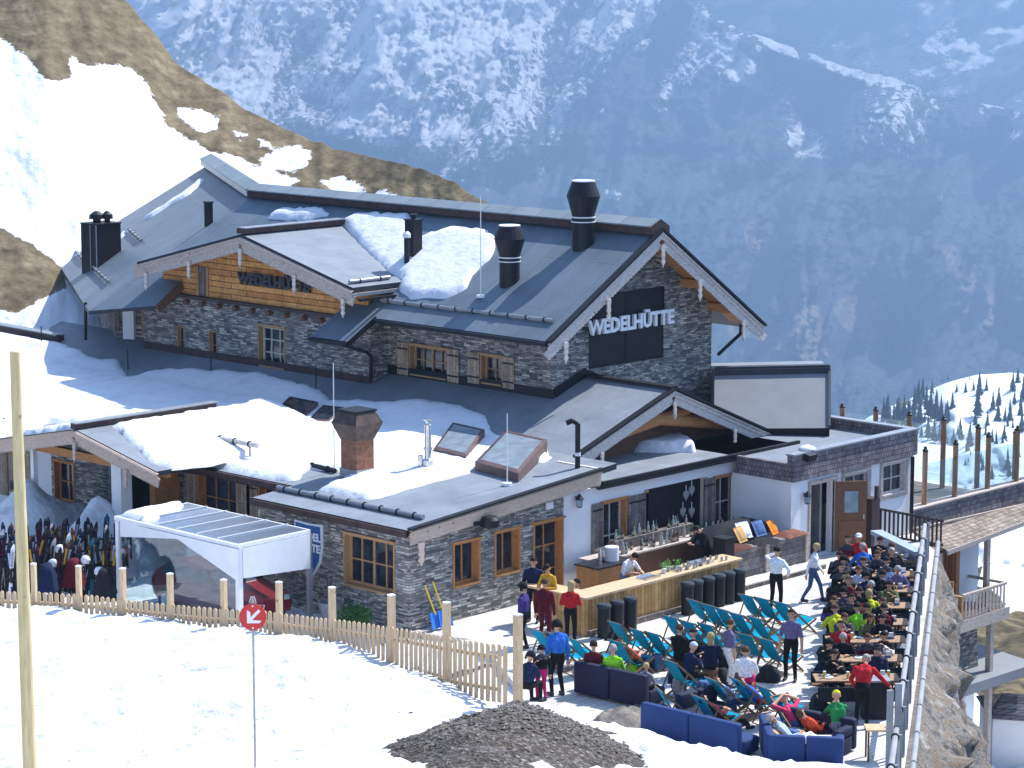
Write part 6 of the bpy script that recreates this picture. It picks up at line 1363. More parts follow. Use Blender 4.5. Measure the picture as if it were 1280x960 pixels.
    best=np.full(nv,1e9); reg=np.zeros(nv,int)
    for a,b,ra,rb,g in caps:
        d=b-a; t=np.clip(((C-a)@d)/max(d@d,1e-9),0,1); q=a+t[:,None]*d; dist=np.linalg.norm(C-q,axis=1)-(ra+(rb-ra)*t)
        if g in(1,8): dist=dist-.004
        u=dist<best; best[u]=dist[u]; reg[u]=g
    for s in(-1,1): e=head+hf*.09+V3(0,s*.034,0)+hu*.03; reg[np.linalg.norm(C-e,axis=1)<.017]=4
    mo=head+hf*.085-hu*.055; reg[(np.abs((C-mo)@hu)<.008)&(np.abs((C-mo)[:,1])<.028)&(((C-mo)@hf)>-.03)]=5
    yk=(reg==1)&(((C-chest)@up)>.035); reg[yk]=6; hm_=(reg==1)&(((C-pel)@up)<.07)&(np.abs(C[:,1])<.2); reg[hm_]=7
    m2.materials.clear()
    for k in('c_skin','c_black','c_black','c_dkgrey','c_eye','c_lips','c_black','c_black','c_black'): m2.materials.append(MATS[k])
    m2.polygons.foreach_set('material_index',reg.astype(np.int32)); m2.polygons.foreach_set('use_smooth',[True]*nv); m2.update()
    return m2,head,hu,hf
def headgear(kind,head,hu,hf):
    """hair / helmet / cap shells shaped over the skull"""
    m=MB(); sd=np.cross(hu,hf); c=head+hu*.033-hf*.004; n=20; rows=10
    r0_={'hair':.107,'long':.108,'helmet':.128,'beanie':.112,'cap':.108}[kind]
    low={'hair':-.35,'long':-.9,'helmet':-.35,'beanie':.05,'cap':.12}[kind]; rings=[]
    for i in range(rows+1):
        th=math.pi/2-(math.pi/2-math.asin(max(-1,low)))*i/rows if low>-.89 else math.pi/2-(math.pi/2+.55)*i/rows; ring=[]
        for j in range(n):
            a=2*math.pi*j/n; front=math.cos(a)
            t=th
            if front>.35 and kind in('hair','long','helmet','beanie'): t=max(th,{'helmet':.25,'beanie':.3}.get(kind,.45)) # keep the face free
            rr=r0_*(1+.03*mnoise.noise((a*2,i*.7,1.3)) if kind in('hair','long') else 1)
            p=c+hu*rr*math.sin(t)*(1.0)+(hf*math.cos(a)+sd*math.sin(a)*.93)*rr*math.cos(t)
            ring.append(p)
        rings.append(ring)
    if kind=='long':
        for k in range(3):
            ring=[]
            for j in range(n):
                a=2*math.pi*j/n; front=math.cos(a); base=rings[rows][j] if k==0 else rings[-1][j]
                ring.append(rings[-1][j]+(-V3(0,0,1)*.055-hf*.008 if front<.2 else V3(0,0,0)))
            rings.append(ring)
    vs=[p for r in rings for p in r]; K=len(rings); fs=[(i*n+j,i*n+(j+1)%n,(i+1)*n+(j+1)%n,(i+1)*n+j) for i in range(K-1) for j in range(n)]; fs.append(tuple(range((K-1)*n,K*n)))
    m.add(vs,fs)
    if kind=='cap': q=c+hu*.03+hf*.08; m.prism([q+sd*.07,q-sd*.07,q-sd*.05+hf*.09-hu*.01,q+sd*.05+hf*.09-hu*.01],hu*.01)
    if kind=='helmet':
        for s in(-1,1): m.obox(c+sd*s*.118-hu*.05,hf*.035,sd*.012,hu*.045)
        m.obox(c+hf*.118+hu*.045,hf*.012,sd*.075,hu*.028,1)
    return m
BODY={}; GEAR={}
def person(pose,px,py,z,rz,top,legs,hair,label,h=1.75,bulk=1.0,gear='hair',at=None,boots='dkgrey',shift=(0,0),extra=None):
    key=(pose,bulk)
    if key not in BODY: BODY[key]=body_proto(pose,bulk)
    me,head,hu,hf=BODY[key]; P=at if at is not None else PZ(px,py,z); base=(P[0]+shift[0],P[1]+shift[1],0)
    t=thing('person',label,'person',base,rz); t.scale=(h/1.75,)*3
    o=link('body',me,t)
    for i,k in enumerate(('c_skin','c_'+top,'c_'+legs,'c_'+boots)):
        o.material_slots[i].link='OBJECT'; o.material_slots[i].material=MATS[k]
    tr=random.Random(label); y2=tr.choice((top,top,'black','dkgrey')) if bulk>1 and 'bright blue' not in label else top; h2=tr.choice((top,top,'black')) if bulk>1 else top
    fa='skin' if bulk==1.0 and any(w in label for w in ('t-shirt','tank','pink','neon','bartender in','orange shirt','yellow shirt','pale blue shirt')) else top
    for i,k in ((6,y2),(7,h2),(8,fa)): o.material_slots[i].link='OBJECT'; o.material_slots[i].material=MATS['c_'+k]
    gk=(pose,bulk,gear,hair)
    if gk not in GEAR: 
        g=headgear(gear,head,hu,hf).build({'hair':'hair','long':'hair'}.get(gear,gear),['c_'+hair,'c_dkgrey'],t,True); GEAR[gk]=g.data
    else: link({'hair':'hair','long':'hair'}.get(gear,gear),GEAR[gk],t)
    return t
FWD=AZ; RT=AZ-math.pi/2          # facing away from / right of the camera
SUNF=0.0                          # towards +x
# ---------------- standing
person('stand',697,822,.95,FWD+.5,'royal','black','black','person in bright blue jacket and black helmet standing by the fence post',1.85,1.12,'helmet')
person('stand',677,838,.75,FWD+.3,'black','magenta','black','child in black jacket, magenta trousers and helmet beside the blue jacket',1.36,1.12,'helmet')
person('stand_hold',713,756,1.1,FWD-.2,'red','black','hair_blonde','blonde person in red top leaning at the left end of the bar',1.72,1.0,'long')
person('stand',655,765,1.0,FWD+1.2,'purple','black','black','person in purple jacket standing left of the bar crowd',1.75,1.12,'helmet')
person('stand',680,758,1.0,FWD-.4,'darkred','darkred','hair_brown','person in dark red ski suit facing the bar',1.72,1.12,'hair')
person('stand_hold',686,724,1.3,FWD+2.6,'mustard','jeans','hair_dark','person in mustard yellow jacket behind the bar end',1.74,1.0,'cap')
person('stand',667,718,1.3,FWD+2.9,'navy','black','hair_dark','person in navy jacket by the orange terrace door',1.76,1.12,'beanie')
person('sit_up',720,738,1.0,FWD+1.9,'black','black','hair_dark','dark dressed person on a stool at the bar corner',1.7,1.12,'hair')
person('sit_hug',659,842,.8,FWD-.5,'navy','black','black','crouching skier in navy by the fence end post',1.7,1.12,'helmet')
person('bar_work',0,0,0,-math.pi/2,'white','grey','hair_dark','bartender in white shirt bending over behind the bar',1.78,1.0,'hair',at=np.array([52.75,46.35,0]))
person('bar_work',0,0,0,math.pi-.3,'black','black','hair_dark','dark clothed bartender at the right end of the back counter',1.76,1.0,'hair',at=np.array([57.0,46.95,0]))
person('stand_face',970,722,.95,FWD-.35,'white','black','hair_dark','person in white shirt holding a phone to the ear, seen from behind',1.8,1.0,'hair')
person('stride',1016,712,.9,RT-.3,'white','jeans','hair_blonde','blonde person in white vest and blue jeans walking past the annex door',1.68,1.0,'hair')
person('stand',989,806,.9,FWD+math.pi-.3,'greyviolet','black','hair_dark','person in violet grey t-shirt and dark trousers with sunglasses standing beside the deck chairs',1.8,1.0,'hair')
person('stand',911,812,.95,FWD-1.2,'greyviolet','white','hair_brown','person in lilac t-shirt and white shorts standing among the deck chairs',1.7,1.0,'hair')
person('lean_reach',1078,862,.9,FWD-.3,'red','black','hair_grey','person in red hooded jacket leaning over the nearest beer table',1.8,1.12,'hair')
# ---------------- deck chairs
def deckchair():
    t=thing('deck_chair','x','deck chair'); 
    for s in(-1,1):
        MB().bar((-.58,s*.27,.95),(.5,s*.27,.02),.03,.045).build('rail','chair_wood',t)
        MB().bar((-.42,s*.30,.02),(.46,s*.30,.42),.03,.045).build('rail','chair_wood',t)
        MB().bar((-.28,s*.33,.69),(-.62,s*.33,.03),.022,.035).build('strut','chair_wood',t)
    m=MB()
    for x,z,w in ((-.58,.95,.29),(.5,.03,.27),(-.42,.03,.31),(.46,.42,.31),(-.62,.04,.33)): m.tube((x,-w,z),(x,w,z),.016,n=6)
    m.build_isl('cross_bar','chair_wood',t)
    cv=[(-.60,.955),(-.5,.80),(-.38,.62),(-.26,.46),(-.12,.335),(.02,.285),(.18,.30),(.34,.365),(.47,.43)]
    vs=[]; 
    for x,z in cv:
        for y in(-.235,-.12,0,.12,.235): vs.append((x,y,z-.012*(1-(y/.235)**2)*(1 if -.5<x<.4 else 0)))
    fs=[(i*5+j,i*5+j+1,(i+1)*5+j+1,(i+1)*5+j) for i in range(len(cv)-1) for j in range(4)]
    m=MB(); m.add(vs,fs); o=m.build('sling','c_teal',t,True); md=o.modifiers.new('s','SOLIDIFY'); md.thickness=.006
    return t
plain('c_teal',(.0,.25,.38),.8,.12,14,spec=.1)
dc=deckchair(); ud=set(); DKM={}
def chair_at(x,y,label,group,rz=-.12,occ=None):
    rz+=random.uniform(-.06,.06); C=PZ(x,y,.95); c,s=math.cos(rz),math.sin(rz); off=np.array([-.58*c-.27*s,-.58*s+.27*c,0]); B=C-off; B[2]=0
    put(dc,ud,'d',B,label,group,rz); 
    if occ:
        person(occ[0],0,0,0,rz,*occ[1:4],occ[4],gear=occ[5] if len(occ)>5 else 'hair',at=np.array([B[0],B[1],0])+np.array([c,s,0])*.0,h=1.72)
ordn=['leftmost','second','third','fourth','fifth','sixth','seventh','eighth']
rows=[([(923,742),(943,746),(966,751)],'farthest row near the white shirted person'),
 ([(858,748),(876,754),(893,759),(911,765),(935,770)],'second row behind the bins'),
 ([(828,769),(850,775),(872,778),(921,791),(947,797)],'middle row'),
 ([(760,776),(787,785),(806,789)],'left row facing the bar front')]
for L,nm in rows:
    for i,(x,y) in enumerate(L): chair_at(x,y,ordn[i]+' empty teal deck chair in the '+nm,'empty teal deck chairs, '+nm)
chair_at(760,799,'teal deck chair under the orange shirted person','occupied teal deck chairs',-.1,('recline','orange','dkgrey','hair_brown','person in orange shirt reclining in a deck chair at left','cap'))
chair_at(663,786,'teal deck chair half hidden beside the helmeted child','teal deck chairs by the fence end',-.2)
chair_at(684,790,'teal deck chair behind the bright blue jacket','teal deck chairs by the fence end',-.2)
chair_at(710,797,'teal deck chair right of the bright blue jacket','teal deck chairs by the fence end',-.2)
chair_at(881,846,'teal deck chair with blue shirted sitter in the front group','teal deck chairs in the front group',-.3,('recline','paleblue','jeans','hair_brown','person in pale blue striped shirt reclining in the front deck chair group'))
chair_at(912,846,'teal deck chair with royal blue sitter in the front group','teal deck chairs in the front group',-.3,('recline','royal','red','hair_dark','person in royal blue shirt and red trousers reclining beside the pale blue shirt'))
chair_at(945,856,'empty teal deck chair at the right of the front group','teal deck chairs in the front group',-.3)
chair_at(864,868,'teal deck chair with a dark red dressed sitter near the sofa','teal deck chairs in the front group',-.2,('recline','darkred','black','hair_dark','person in dark red top reclining behind the blue sofa'))
chair_at(819,858,'small teal deck chair at the end of the left blue sofa','teal deck chairs in the front group',-.5)
chair_at(828,824,'teal deck chair seen from behind under a blue cardigan','teal deck chairs among the seated group',-.2,('sit_hug','navy','black','paleblue','person with pale blue beanie and navy cardigan in a deck chair','beanie'))
chair_at(984,866,'teal deck chair under the pink topped sunbather','teal deck chairs in the front group',-1.7,('recline_head','pinkred','jeans','hair_grey','sunbather in pink top with arms behind the head'))
# ---------------- seated group between the chairs
for x,y,z,rz,top,legs,hair,lab,g in (
 (866,815,.75,FWD+.2,'black','black','hair_dark','person in black jacket and dark cap seated left of the blonde','cap'),
 (888,820,.75,FWD-.1,'navy','navy','hair_blonde','blonde person in navy quilted jacket seated among the deck chairs','long'),
 (932,838,.75,FWD-.2,'white','magenta','hair_brown','person with white jacket over the shoulders seated near the lilac t-shirt','hair'),
 (850,812,.7,FWD-.6,'black','black','hair_brown','person in black sitting beside the dark cap','hair')):
    person('sit_up',x,y,z,rz,top,legs,hair,lab,1.74,1.12,g)
def stool(x,y,label):
    P=PZ(x,y,0); t=thing('beanbag',label,'bean bag',P); m=MB(); m.lathe((0,0,0),[(.3,0),(.42,.12),(.4,.3),(.25,.44),(.05,.47)],14); m.build('bag','fab_dark',t,True); return t
for x,y,z,rz,*_ in ((866,815,.75,0),(888,820,.75,0),(932,838,.75,0),(850,812,.7,0)):
    P=PZ(x,y,z); B=thing('stool','low dark stool under the seated person '+('in the black cap' if x==866 else 'with blonde hair' if x==888 else 'with the white jacket' if x==932 else 'left of the dark cap'),'stool',(P[0],P[1],0)); MB().lathe((0,0,.0),[(.24,0),(.2,.04),(.2,.36),(.22,.43)],12).build('seat','dkw' if 'dkw' in MATS else 'dark_wood',B)
# ---------------- sofas
plain('sofa_navy',(.008,.011,.035),.8,.12,3,spec=.35); plain('sofa_blue',(.01,.032,.13),.8,.12,3,spec=.35)
def rbox(cx,cy,z0,hx,hy,h,mat,name,par,r=.05):
    m=MB(); o=m.box(cx-hx,cx+hx,cy-hy,cy+hy,z0,z0+h).build(name,mat,par,False); b=o.modifiers.new('b','BEVEL'); b.width=r; b.segments=3; o.data.polygons.foreach_set('use_smooth',[True]*6); return o
def sofa(p,q,label,mat,units=2,arm=(True,False),facing=None,hb=.78):
    """back runs along p->q; seat lies on the side of 'facing'"""
    d=q-p; L=np.linalg.norm(d[:2]); d=d/L; rz=math.atan2(d[1],d[0]); nrm=np.array([-d[1],d[0]]); s=1 if facing is None else facing
    t=thing('sofa',label,'sofa',(p[0],p[1],0),rz); u=L/units
    for i in range(units):
        rbox(u*(i+.5),s*.1,.05,u/2-.01,.1,hb,mat,'backrest',t); rbox(u*(i+.5),s*.53,.05,u/2-.01,.32,.36,mat,'seat',t,.06)
    if arm[0]: rbox(.1,s*.53,.43,.1,.32,.2,mat,'armrest',t)
    if arm[1]: rbox(L-.1,s*.53,.43,.1,.32,.2,mat,'armrest',t)
    return t
sofa(PZ(716,868,0),PZ(806,888,0),'dark navy sofa seen from behind in front of the sunbathers at left','sofa_navy',2,(True,False),1)
sofa(PZ(799,922,0),PZ(922,952,0),'blue sofa seen from behind beside the slush heap','sofa_blue',2,(True,False),1)
sofa(PZ(842,906,0),PZ(890,893,0),'navy sofa in shade running away behind the blue sofa','sofa_navy',2,(False,False),-1,.7)
sofa(PZ(948,932,.0),PZ(957,960,0),'blue corner sofa side piece at bottom centre','sofa_blue',2,(False,False),1,.7)
sofa(PZ(959,962,0),PZ(1054,966,0),'blue sofa with its back to the camera at the very bottom','sofa_blue',2,(False,True),1,.72)
sofa(PZ(1072,938,0),PZ(985,921,0),'dark blue sofa facing the camera behind the white table','sofa_navy',2,(True,False),1,.7)
P=PZ(1024,925,.42); t=thing('side_table','small white square table between the blue sofas','table',(P[0],P[1],0),AZ); rbox(0,0,0,.28,.28,.42,'white_metal','base',t,.02); rbox(0,0,.42,.3,.3,.03,'white_metal','top',t,.01); MB().lathe((.02,0,.45),[(.04,0),(.05,.03),(.01,.05)],10).build('ashtray','dark_metal',t)
P=PZ(980,897,.42); t=thing('side_table','low white table behind the corner sofa','table',(P[0],P[1],0),AZ); rbox(0,0,0,.2,.2,.42,'white_metal','base',t,.02); rbox(0,0,.42,.36,.26,.03,'white_metal','top',t,.01)
cushion(float(PZ(972,924,.5)[0]),float(PZ(972,924,.5)[1]),.55,.2,'fab_tan','tan cushion on the blue corner sofa',1.0,50)
# sofa people
for x,y,z,rz,pose,top,legs,hair,lab,g in (
 (742,846,.42,FWD-.2,'sit_up','darkred','black','hair_dark','dark haired sunbather at the left end of the navy sofa','hair'),
 (766,851,.42,FWD-.1,'sit_up','lime','grey','hair_grey','grey haired person in neon green on the navy sofa','hair'),
 (808,860,.42,FWD-.6,'sit_up','grey','black','hair_blonde','blonde child in grey tank top at the right end of the navy sofa','hair'),
 (1018,908,.5,FWD-.9,'recline','orange','red','hair_brown','person in orange red jacket lying on the sofa','hair'),
 (1048,893,.8,FWD+.2,'sit_hug','green','grey','yellow','person with colourful yellow cap and green top beside the red hooded jacket','cap'),
 (988,918,.5,RT,'recline','paleblue','paleblue','hair_grey','person in pale blue lying on the sofa back','hair')):
    person(pose,x,y,z,rz,top,legs,hair,lab,1.35 if 'child' in lab else 1.72,1.0,g)
# ---------------- beer tables along the railing
woodmat('table_brown',(.2,.11,.055),(.4,.25,.14),(1,5,1),s=5,knots=False)
def beer_table(L=2.0):
    t=thing('beer_table','x','table'); MB().box(-L/2,L/2,-.33,.33,.72,.755).build('table_top','table_brown',t)
    for s in(-1,1):
        m=MB(); m.bar((s*(L/2-.3),-.28,0),(s*(L/2-.3),-.22,.72),.04,.04); m.bar((s*(L/2-.3),.28,0),(s*(L/2-.3),.22,.72),.04,.04); m.bar((s*(L/2-.3),-.27,.2),(s*(L/2-.3),.27,.2),.03,.04); m.bar((s*(L/2-.3),0,.25),(s*(L/2-.8),0,.7),.02,.03); m.build('leg','dark_metal',t)
    return t
def bench(L=2.0):
    t=thing('bench','x','bench'); MB().box(-L/2,L/2,-.13,.13,.42,.455).build('seat','dark_wood',t); MB().box(-L/2,L/2,.15,.18,.36,.7).build('backrest','fab_dark',t)
    for s in(-1,1): m=MB(); m.bar((s*(L/2-.25),-.12,0),(s*(L/2-.25),-.1,.42),.035,.035); m.bar((s*(L/2-.25),.12,0),(s*(L/2-.25),.1,.42),.035,.035); m.bar((s*(L/2-.25),-.1,.18),(s*(L/2-.25),.1,.18),.03,.03); m.build('leg','dark_metal',t)
    return t
bt,be=beer_table(),bench(); ut=set()
rown=['farthest','second farthest','third from the annex','fourth from the annex','fifth from the annex','sixth from the annex','second nearest','nearest']
TROW=[(73.0,10.7),(71.3,10.2),(68.45,9.6),(66.8,9.33),(65.17,9.05),(63.7,8.8),(62.1,8.5),(60.5,8.13)]
TROW=[(73.0,10.55),(71.2,10.2),(69.4,9.85),(67.6,9.5),(65.85,9.17),(64.1,8.85),(62.3,8.52),(60.55,8.15)]
for i,(d,l) in enumerate(TROW):
    c=fl(d,l); rz=RT+.02; put(bt,ut,'t',c,rown[i]+' long beer table beside the railing','beer tables beside the railing',rz)
    for s,w in ((-1,'near'),(1,'far')):
        b=fl(d+s*.55,l); put(be,ut,'b',b,'dark bench on the '+w+' side of the '+rown[i]+' beer table','benches at the beer tables',rz+(math.pi if s<0 else 0))
    # things on the tables
for k,c in dict(menu=(.75,.75,.72),mug=(.6,.45,.1)).items(): plain('t_'+k,c,.5,.1,4)
pm=thing('plate','x','plate'); MB().lathe((0,0,0),[(.07,0),(.12,.02),(.11,.02),(.06,.008)],14).build('dish','white_metal',pm)
gm=thing('beer_glass','x','glass'); MB().lathe((0,0,0),[(.035,0),(.04,.15),(.036,.15),(.03,.02)],10).build('body','t_mug',gm); MB().lathe((0,0,.13),[(.038,0),(.036,.035)],10).build('foam','white_metal',gm)
nh=thing('napkin_holder','x','holder'); MB().box(-.07,.07,-.04,.04,0,.05).build('base','fab_blue',nh); MB().box(-.055,.055,-.02,.02,.05,.16).build('napkins','white_metal',nh)
mc=thing('menu_card','x','menu'); MB().prism([(-.1,-.14,0),(.1,-.14,0),(.1,.14,0),(-.1,.14,0)],(0,0,.004)).build('sheet','t_menu',mc)
uo=set()
for i,(d,l) in enumerate(TROW):
    q=lambda a,b,z=.755: fl(d+b,l+a,z)
    put(nh,uo,'n',q(.62,.02),'napkin holder on the '+rown[i]+' beer table','napkin holders on the beer tables',RT)
    for k in range(3): put(gm,uo,'g',q(random.uniform(-.9,.9),random.uniform(-.2,.2)),'beer glass on the '+rown[i]+' beer table','beer glasses on the '+rown[i]+' beer table')
    for k in range(2): put(pm,uo,'p',q(random.uniform(-.8,.9),random.uniform(-.15,.15)),'white plate on the '+rown[i]+' beer table','plates on the '+rown[i]+' beer table')
    put(mc,uo,'m',q(.3,.1),'pale menu card on the '+rown[i]+' beer table','menu cards on the beer tables',RT+.3)
# sitters: (row, side -1 near bench facing away / +1 far bench facing camera, lateral offset px, ...)
sit=[(0,1,1070,'darkred','hair_dark','person in dark red jacket at the farthest table','hair'),(0,1,1083,'red','white','person in red jacket with white cap at the farthest table','cap'),(0,-1,1090,'royal','hair_grey','person in bright blue jacket with back to camera at the farthest table','hair'),
 (1,1,1058,'black','hair_dark','person in black seated left at the second farthest table','hair'),(1,-1,1066,'black','black','dark skier with helmet at the left of the second farthest table','helmet'),(1,1,1126,'black','hair_grey','grey haired person in black at the railing end of the second table','hair'),(1,1,1105,'navy','hair_brown','brown haired person in navy at the second farthest table','hair'),
 (2,1,1062,'black','hair_dark','person in black with hands at the face at the third table','hair'),(2,1,1084,'paleblue','hair_brown','person in pale blue shirt at the third table','hair'),(2,-1,1116,'black','hair_dark','person in black with back to camera at the third table','hair'),(2,1,1131,'greyviolet','hair_grey','person in grey violet at the railing end of the third table','hair'),
 (3,-1,1086,'orange','hair_dark','dark haired person in orange red jacket with back to camera','hair'),(3,-1,1098,'yellow','hair_blonde','blonde person in yellow vest beside the orange red jacket','long'),(3,1,1072,'darkred','hair_brown','person in dark red at the left of the fourth table','hair'),
 (4,1,1052,'purple','hair_brown','person in purple jacket at the left of the fifth table','hair'),(4,1,1076,'black','hair_dark','person in black jacket in the middle of the fifth table','hair'),(4,-1,1057,'yellow','hair_brown','person in plain yellow shirt with back to camera at the fifth table','hair'),(4,-1,1086,'lime','hair_dark','person in lime green jacket with back to camera at the fifth table','hair'),(4,-1,1097,'yellow','hair_dark','dark haired person in yellow beside the lime green jacket','hair'),
 (5,1,1098,'olive','hair_brown','person in olive top with brown hair at the sixth table','long'),(5,1,1112,'black','hair_dark','person in black at the railing end of the sixth table','hair'),
 (6,1,1066,'black','hair_grey','bald looking older person in black facing the camera','hair'),(6,1,1096,'darkred','hair_brown','person in dark red facing the camera at the second nearest table','hair'),(7,1,1110,'navy','black','skier in navy with helmet at the railing end of the nearest table','helmet')]
for i,s,x,top,hair,lab,g in sit:
    d,l=TROW[i]; dd_=d+s*.55; lat=(x-640)*dd_/3300; rz=FWD+(math.pi if s>0 else 0)+random.uniform(-.2,.2)
    person('sit_table' if random.random()<.6 else 'sit_up',0,0,0,rz,top,'black',hair,lab,random.uniform(1.68,1.8),1.12 if top not in('paleblue','lime') else 1.0,g,at=fl(dd_,lat))
ex=[(0,1,1110,'black','hair_dark','hair'),(0,-1,1125,'navy','hair_brown','hair'),(1,-1,1090,'black','hair_brown','hair'),(1,-1,1120,'paleblue','hair_dark','hair'),(2,-1,1070,'black','hair_dark','beanie'),(2,-1,1096,'navy','black','helmet'),(3,1,1100,'black','hair_grey','hair'),(3,-1,1066,'dkgrey','black','helmet'),(3,1,1122,'olive','hair_dark','hair'),(4,1,1113,'black','hair_brown','hair'),(4,-1,1118,'darkred','hair_dark','hair'),(5,-1,1062,'red','hair_dark','cap'),(5,1,1066,'dkgrey','hair_brown','hair'),(6,-1,1050,'black','black','helmet'),(7,1,1052,'black','hair_dark','hair'),(6,1,1118,'white','hair_dark','hair')]
hn=dict(hair_dark='dark hair',hair_brown='brown hair',hair_grey='grey hair',black='a black helmet',hair_blonde='blond hair')
for i,s,x,top,hair,g in ex:
    d,l=TROW[i]; dd_=d+s*.55; lat=(x-640)*dd_/3300; wh='left' if x<1080 else 'railing' if x>1108 else 'middle'
    person('sit_table' if (x*7)%2 else 'sit_hug',0,0,0,FWD+(math.pi if s>0 else 0)+((x%9)-4)*.05,top,'black',hair,'person with '+(hn[hair] if g!='beanie' and g!='cap' else 'a dark '+g)+' in '+dict(dkgrey='dark grey',darkred='dark red',paleblue='pale blue').get(top,top)+(', back turned,' if s<0 else ', facing,')+' '+wh+' end of '+rown[i].split(' from')[0]+' table' if wh!='middle' else 'person with '+hn[hair]+' in '+dict(dkgrey='dark grey').get(top,top)+' in the middle of '+rown[i].split(' from')[0]+' table',1.74,1.12,g,at=fl(dd_,lat))
# clutter near the railing end
P=PZ(1093,896,0); t=thing('cabinet','black cabinet with glass front beside the plank posts','cabinet',(P[0],P[1],0),AZ); MB().box(-.25,.25,-.3,.3,.0,.9).build('body','dark_metal',t); MB().box(-.27,.27,-.32,.32,.9,.94).build('top','grey_metal',t)
P=PZ(1096,897,.75); t=thing('side_table','small wooden table beside the plank posts','table',(P[0]-f0[0]*.7,P[1]-f0[1]*.7,0),RT); MB().box(-.35,.35,-.25,.25,.7,.74).build('top','table_wood',t)
for a in(-.3,.3):
    for b in(-.2,.2): MB().bar((a,b,0),(a,b,.7),.04,.04).build('leg','dark_wood',t)
# bags and rucksacks
def bag(x,y,mat,label,s=1):
    P=PZ(x,y,0); t=thing('backpack',label,'backpack',(P[0],P[1],0),random.uniform(0,6)); t.scale=(s,)*3
    rbox(0,0,0,.15,.11,.42,mat,'bag',t,.06); rbox(.0,-.14,.05,.11,.04,.2,mat,'pocket',t,.03); m=MB()
    for a in(-.07,.07): m.bar((a,.12,.08),(a,.16,.22),.03,.015); m.bar((a,.16,.22),(a,.12,.38),.03,.015)
    m.build_isl('strap','dark_metal',t)
for x,y,mt,lb in ((1050,792,'fab_dark','black backpack at the left end of the fifth table'),(1046,815,'c_navy','navy backpack at the left end of the sixth table'),(1034,829,'fab_dark','black backpack at the left end of the second nearest table'),(1054,768,'c_darkred','dark red backpack at the left end of the fourth table'),(728,862,'fab_grey','grey backpack left of the navy sofa'),(880,872,'fab_blue','blue backpack under the front deck chairs'),(936,872,'c_red','red bag between the front deck chairs'),(870,838,'fab_dark','black backpack beside the seated blonde'),(822,838,'fab_blue','blue backpack on the deck by the tank top child'),(792,842,'c_lime','neon green bag beside the navy sofa'),(960,852,'fab_dark','black backpack near the white jacket'),(903,838,'fab_dark','black backpack under the lilac t-shirt person'),(1036,842,'c_navy','navy backpack at the left end of the nearest tables'),(1040,752,'fab_dark','black backpack by the left table ends'),(848,868,'fab_grey','grey backpack in front of the dark red sitter')): bag(x,y,mt,lb)
# ---------------- ski rack
rk=thing('ski_rack','dark metal ski rack crowded with skis behind the fence','rack',fl(71,-13),world=True)
rl=[fl(70.5,-14.8),fl(71.5,-11.0)]
for k,(off) in enumerate((0,1.5,3.0)):
    a=rl[0]+f0*off; b=rl[1]+f0*off
    m=MB(); m.tube(a+np.array([0,0,1.05]),b+np.array([0,0,1.05]),.03); m.tube(a+f0*.35+np.array([0,0,.5]),b+f0*.35+np.array([0,0,.5]),.03); m.build('rail','dark_metal',rk)
    for q in np.linspace(0,1,4): p=a+(b-a)*q; m=MB(); m.tube(p-np.array([0,0,.1]),p+np.array([0,0,1.05]),.03); m.build('post','dark_metal',rk)
SK=dict(black_and_red=('fab_dark','c_darkred'),black_and_white=('fab_dark','fab_grey'),dark_red=('c_darkred','fab_dark'),green_and_black=('c_tealdark','fab_dark'),dark_blue=('c_navy','c_paleblue'),yellow_and_black=('fab_dark','c_mustard'),brown=('fab_brown','c_mustard'),grey=('fab_grey','fab_dark'),black=('fab_dark','c_dkgrey'),all_white=('c_white','fab_grey'))
def ski(mA,mB):
    t=thing('ski','x','ski'); L=1.7; n=14; vs=[]
    for i in range(n+1):
        s=i/n; z=L*s; w=.045+.018*(2*s-1)**2; 
        if s>.93: w*=math.sqrt(max(.05,(1-s)/.07))
        y=.0+(.10*((s-.86)/.14)**2 if s>.86 else 0)+.012*math.sin(math.pi*s)
        for dx,dy in((-w,0),(w,0),(w,.014),(-w,.014)): vs.append((dx,y+dy,z))
    fs=[(i*4+j,i*4+(j+1)%4,(i+1)*4+(j+1)%4,(i+1)*4+j) for i in range(n) for j in range(4)]+[(3,2,1,0),(n*4,n*4+1,n*4+2,n*4+3)]
    m=MB(); m.add(vs,fs); m.build('base',mA,t); m=MB(); m.box(-.029,.029,-.012,.004,1.08,1.5); m.build('top_graphic',mB,t)
    m=MB(); m.prism([(-.035,-.012,.66),(-.035,-.07,.68),(-.035,-.07,.76),(-.035,-.03,.8),(-.035,-.03,.93),(-.035,-.06,.96),(-.035,-.06,1.02),(-.035,-.012,1.03)],(.07,0,0)); m.build('binding','dark_metal',t); return t
sp_={k:ski(*v) for k,v in SK.items()}; us_=set()
for i in range(135):
    k=random.choice(list(SK)) if random.random()<.45 else random.choice(('black','black_and_red','dark_blue','brown','black_and_white')); off=random.choice((0,1.5,3.0)); q=random.random(); p=rl[0]+(rl[1]-rl[0])*q+f0*(off-.25+random.uniform(-.1,.1))
    o=put(sp_[k],us_,k,(p[0],p[1],-.02),k.replace('_',' ')+' ski leaning in the rack behind the fence',k.replace('_',' ')+' skis in the rack',0,random.uniform(.92,1.08))
    o.rotation_euler=(R(random.uniform(-16,-4)),R(random.gauss(0,9)),AZ-math.pi/2+random.uniform(-.35,.35))
pl_=thing('ski_pole','x','ski pole'); MB().tube((0,0,0),(0,0,1.2),.009,n=6).build('shaft','grey_metal',pl_); MB().tube((0,0,1.08),(0,0,1.22),.017,n=6).build('grip','dark_metal',pl_); MB().lathe((0,0,.08),[(.045,0),(.05,.01),(.01,.02)],8).build('basket','dark_metal',pl_)
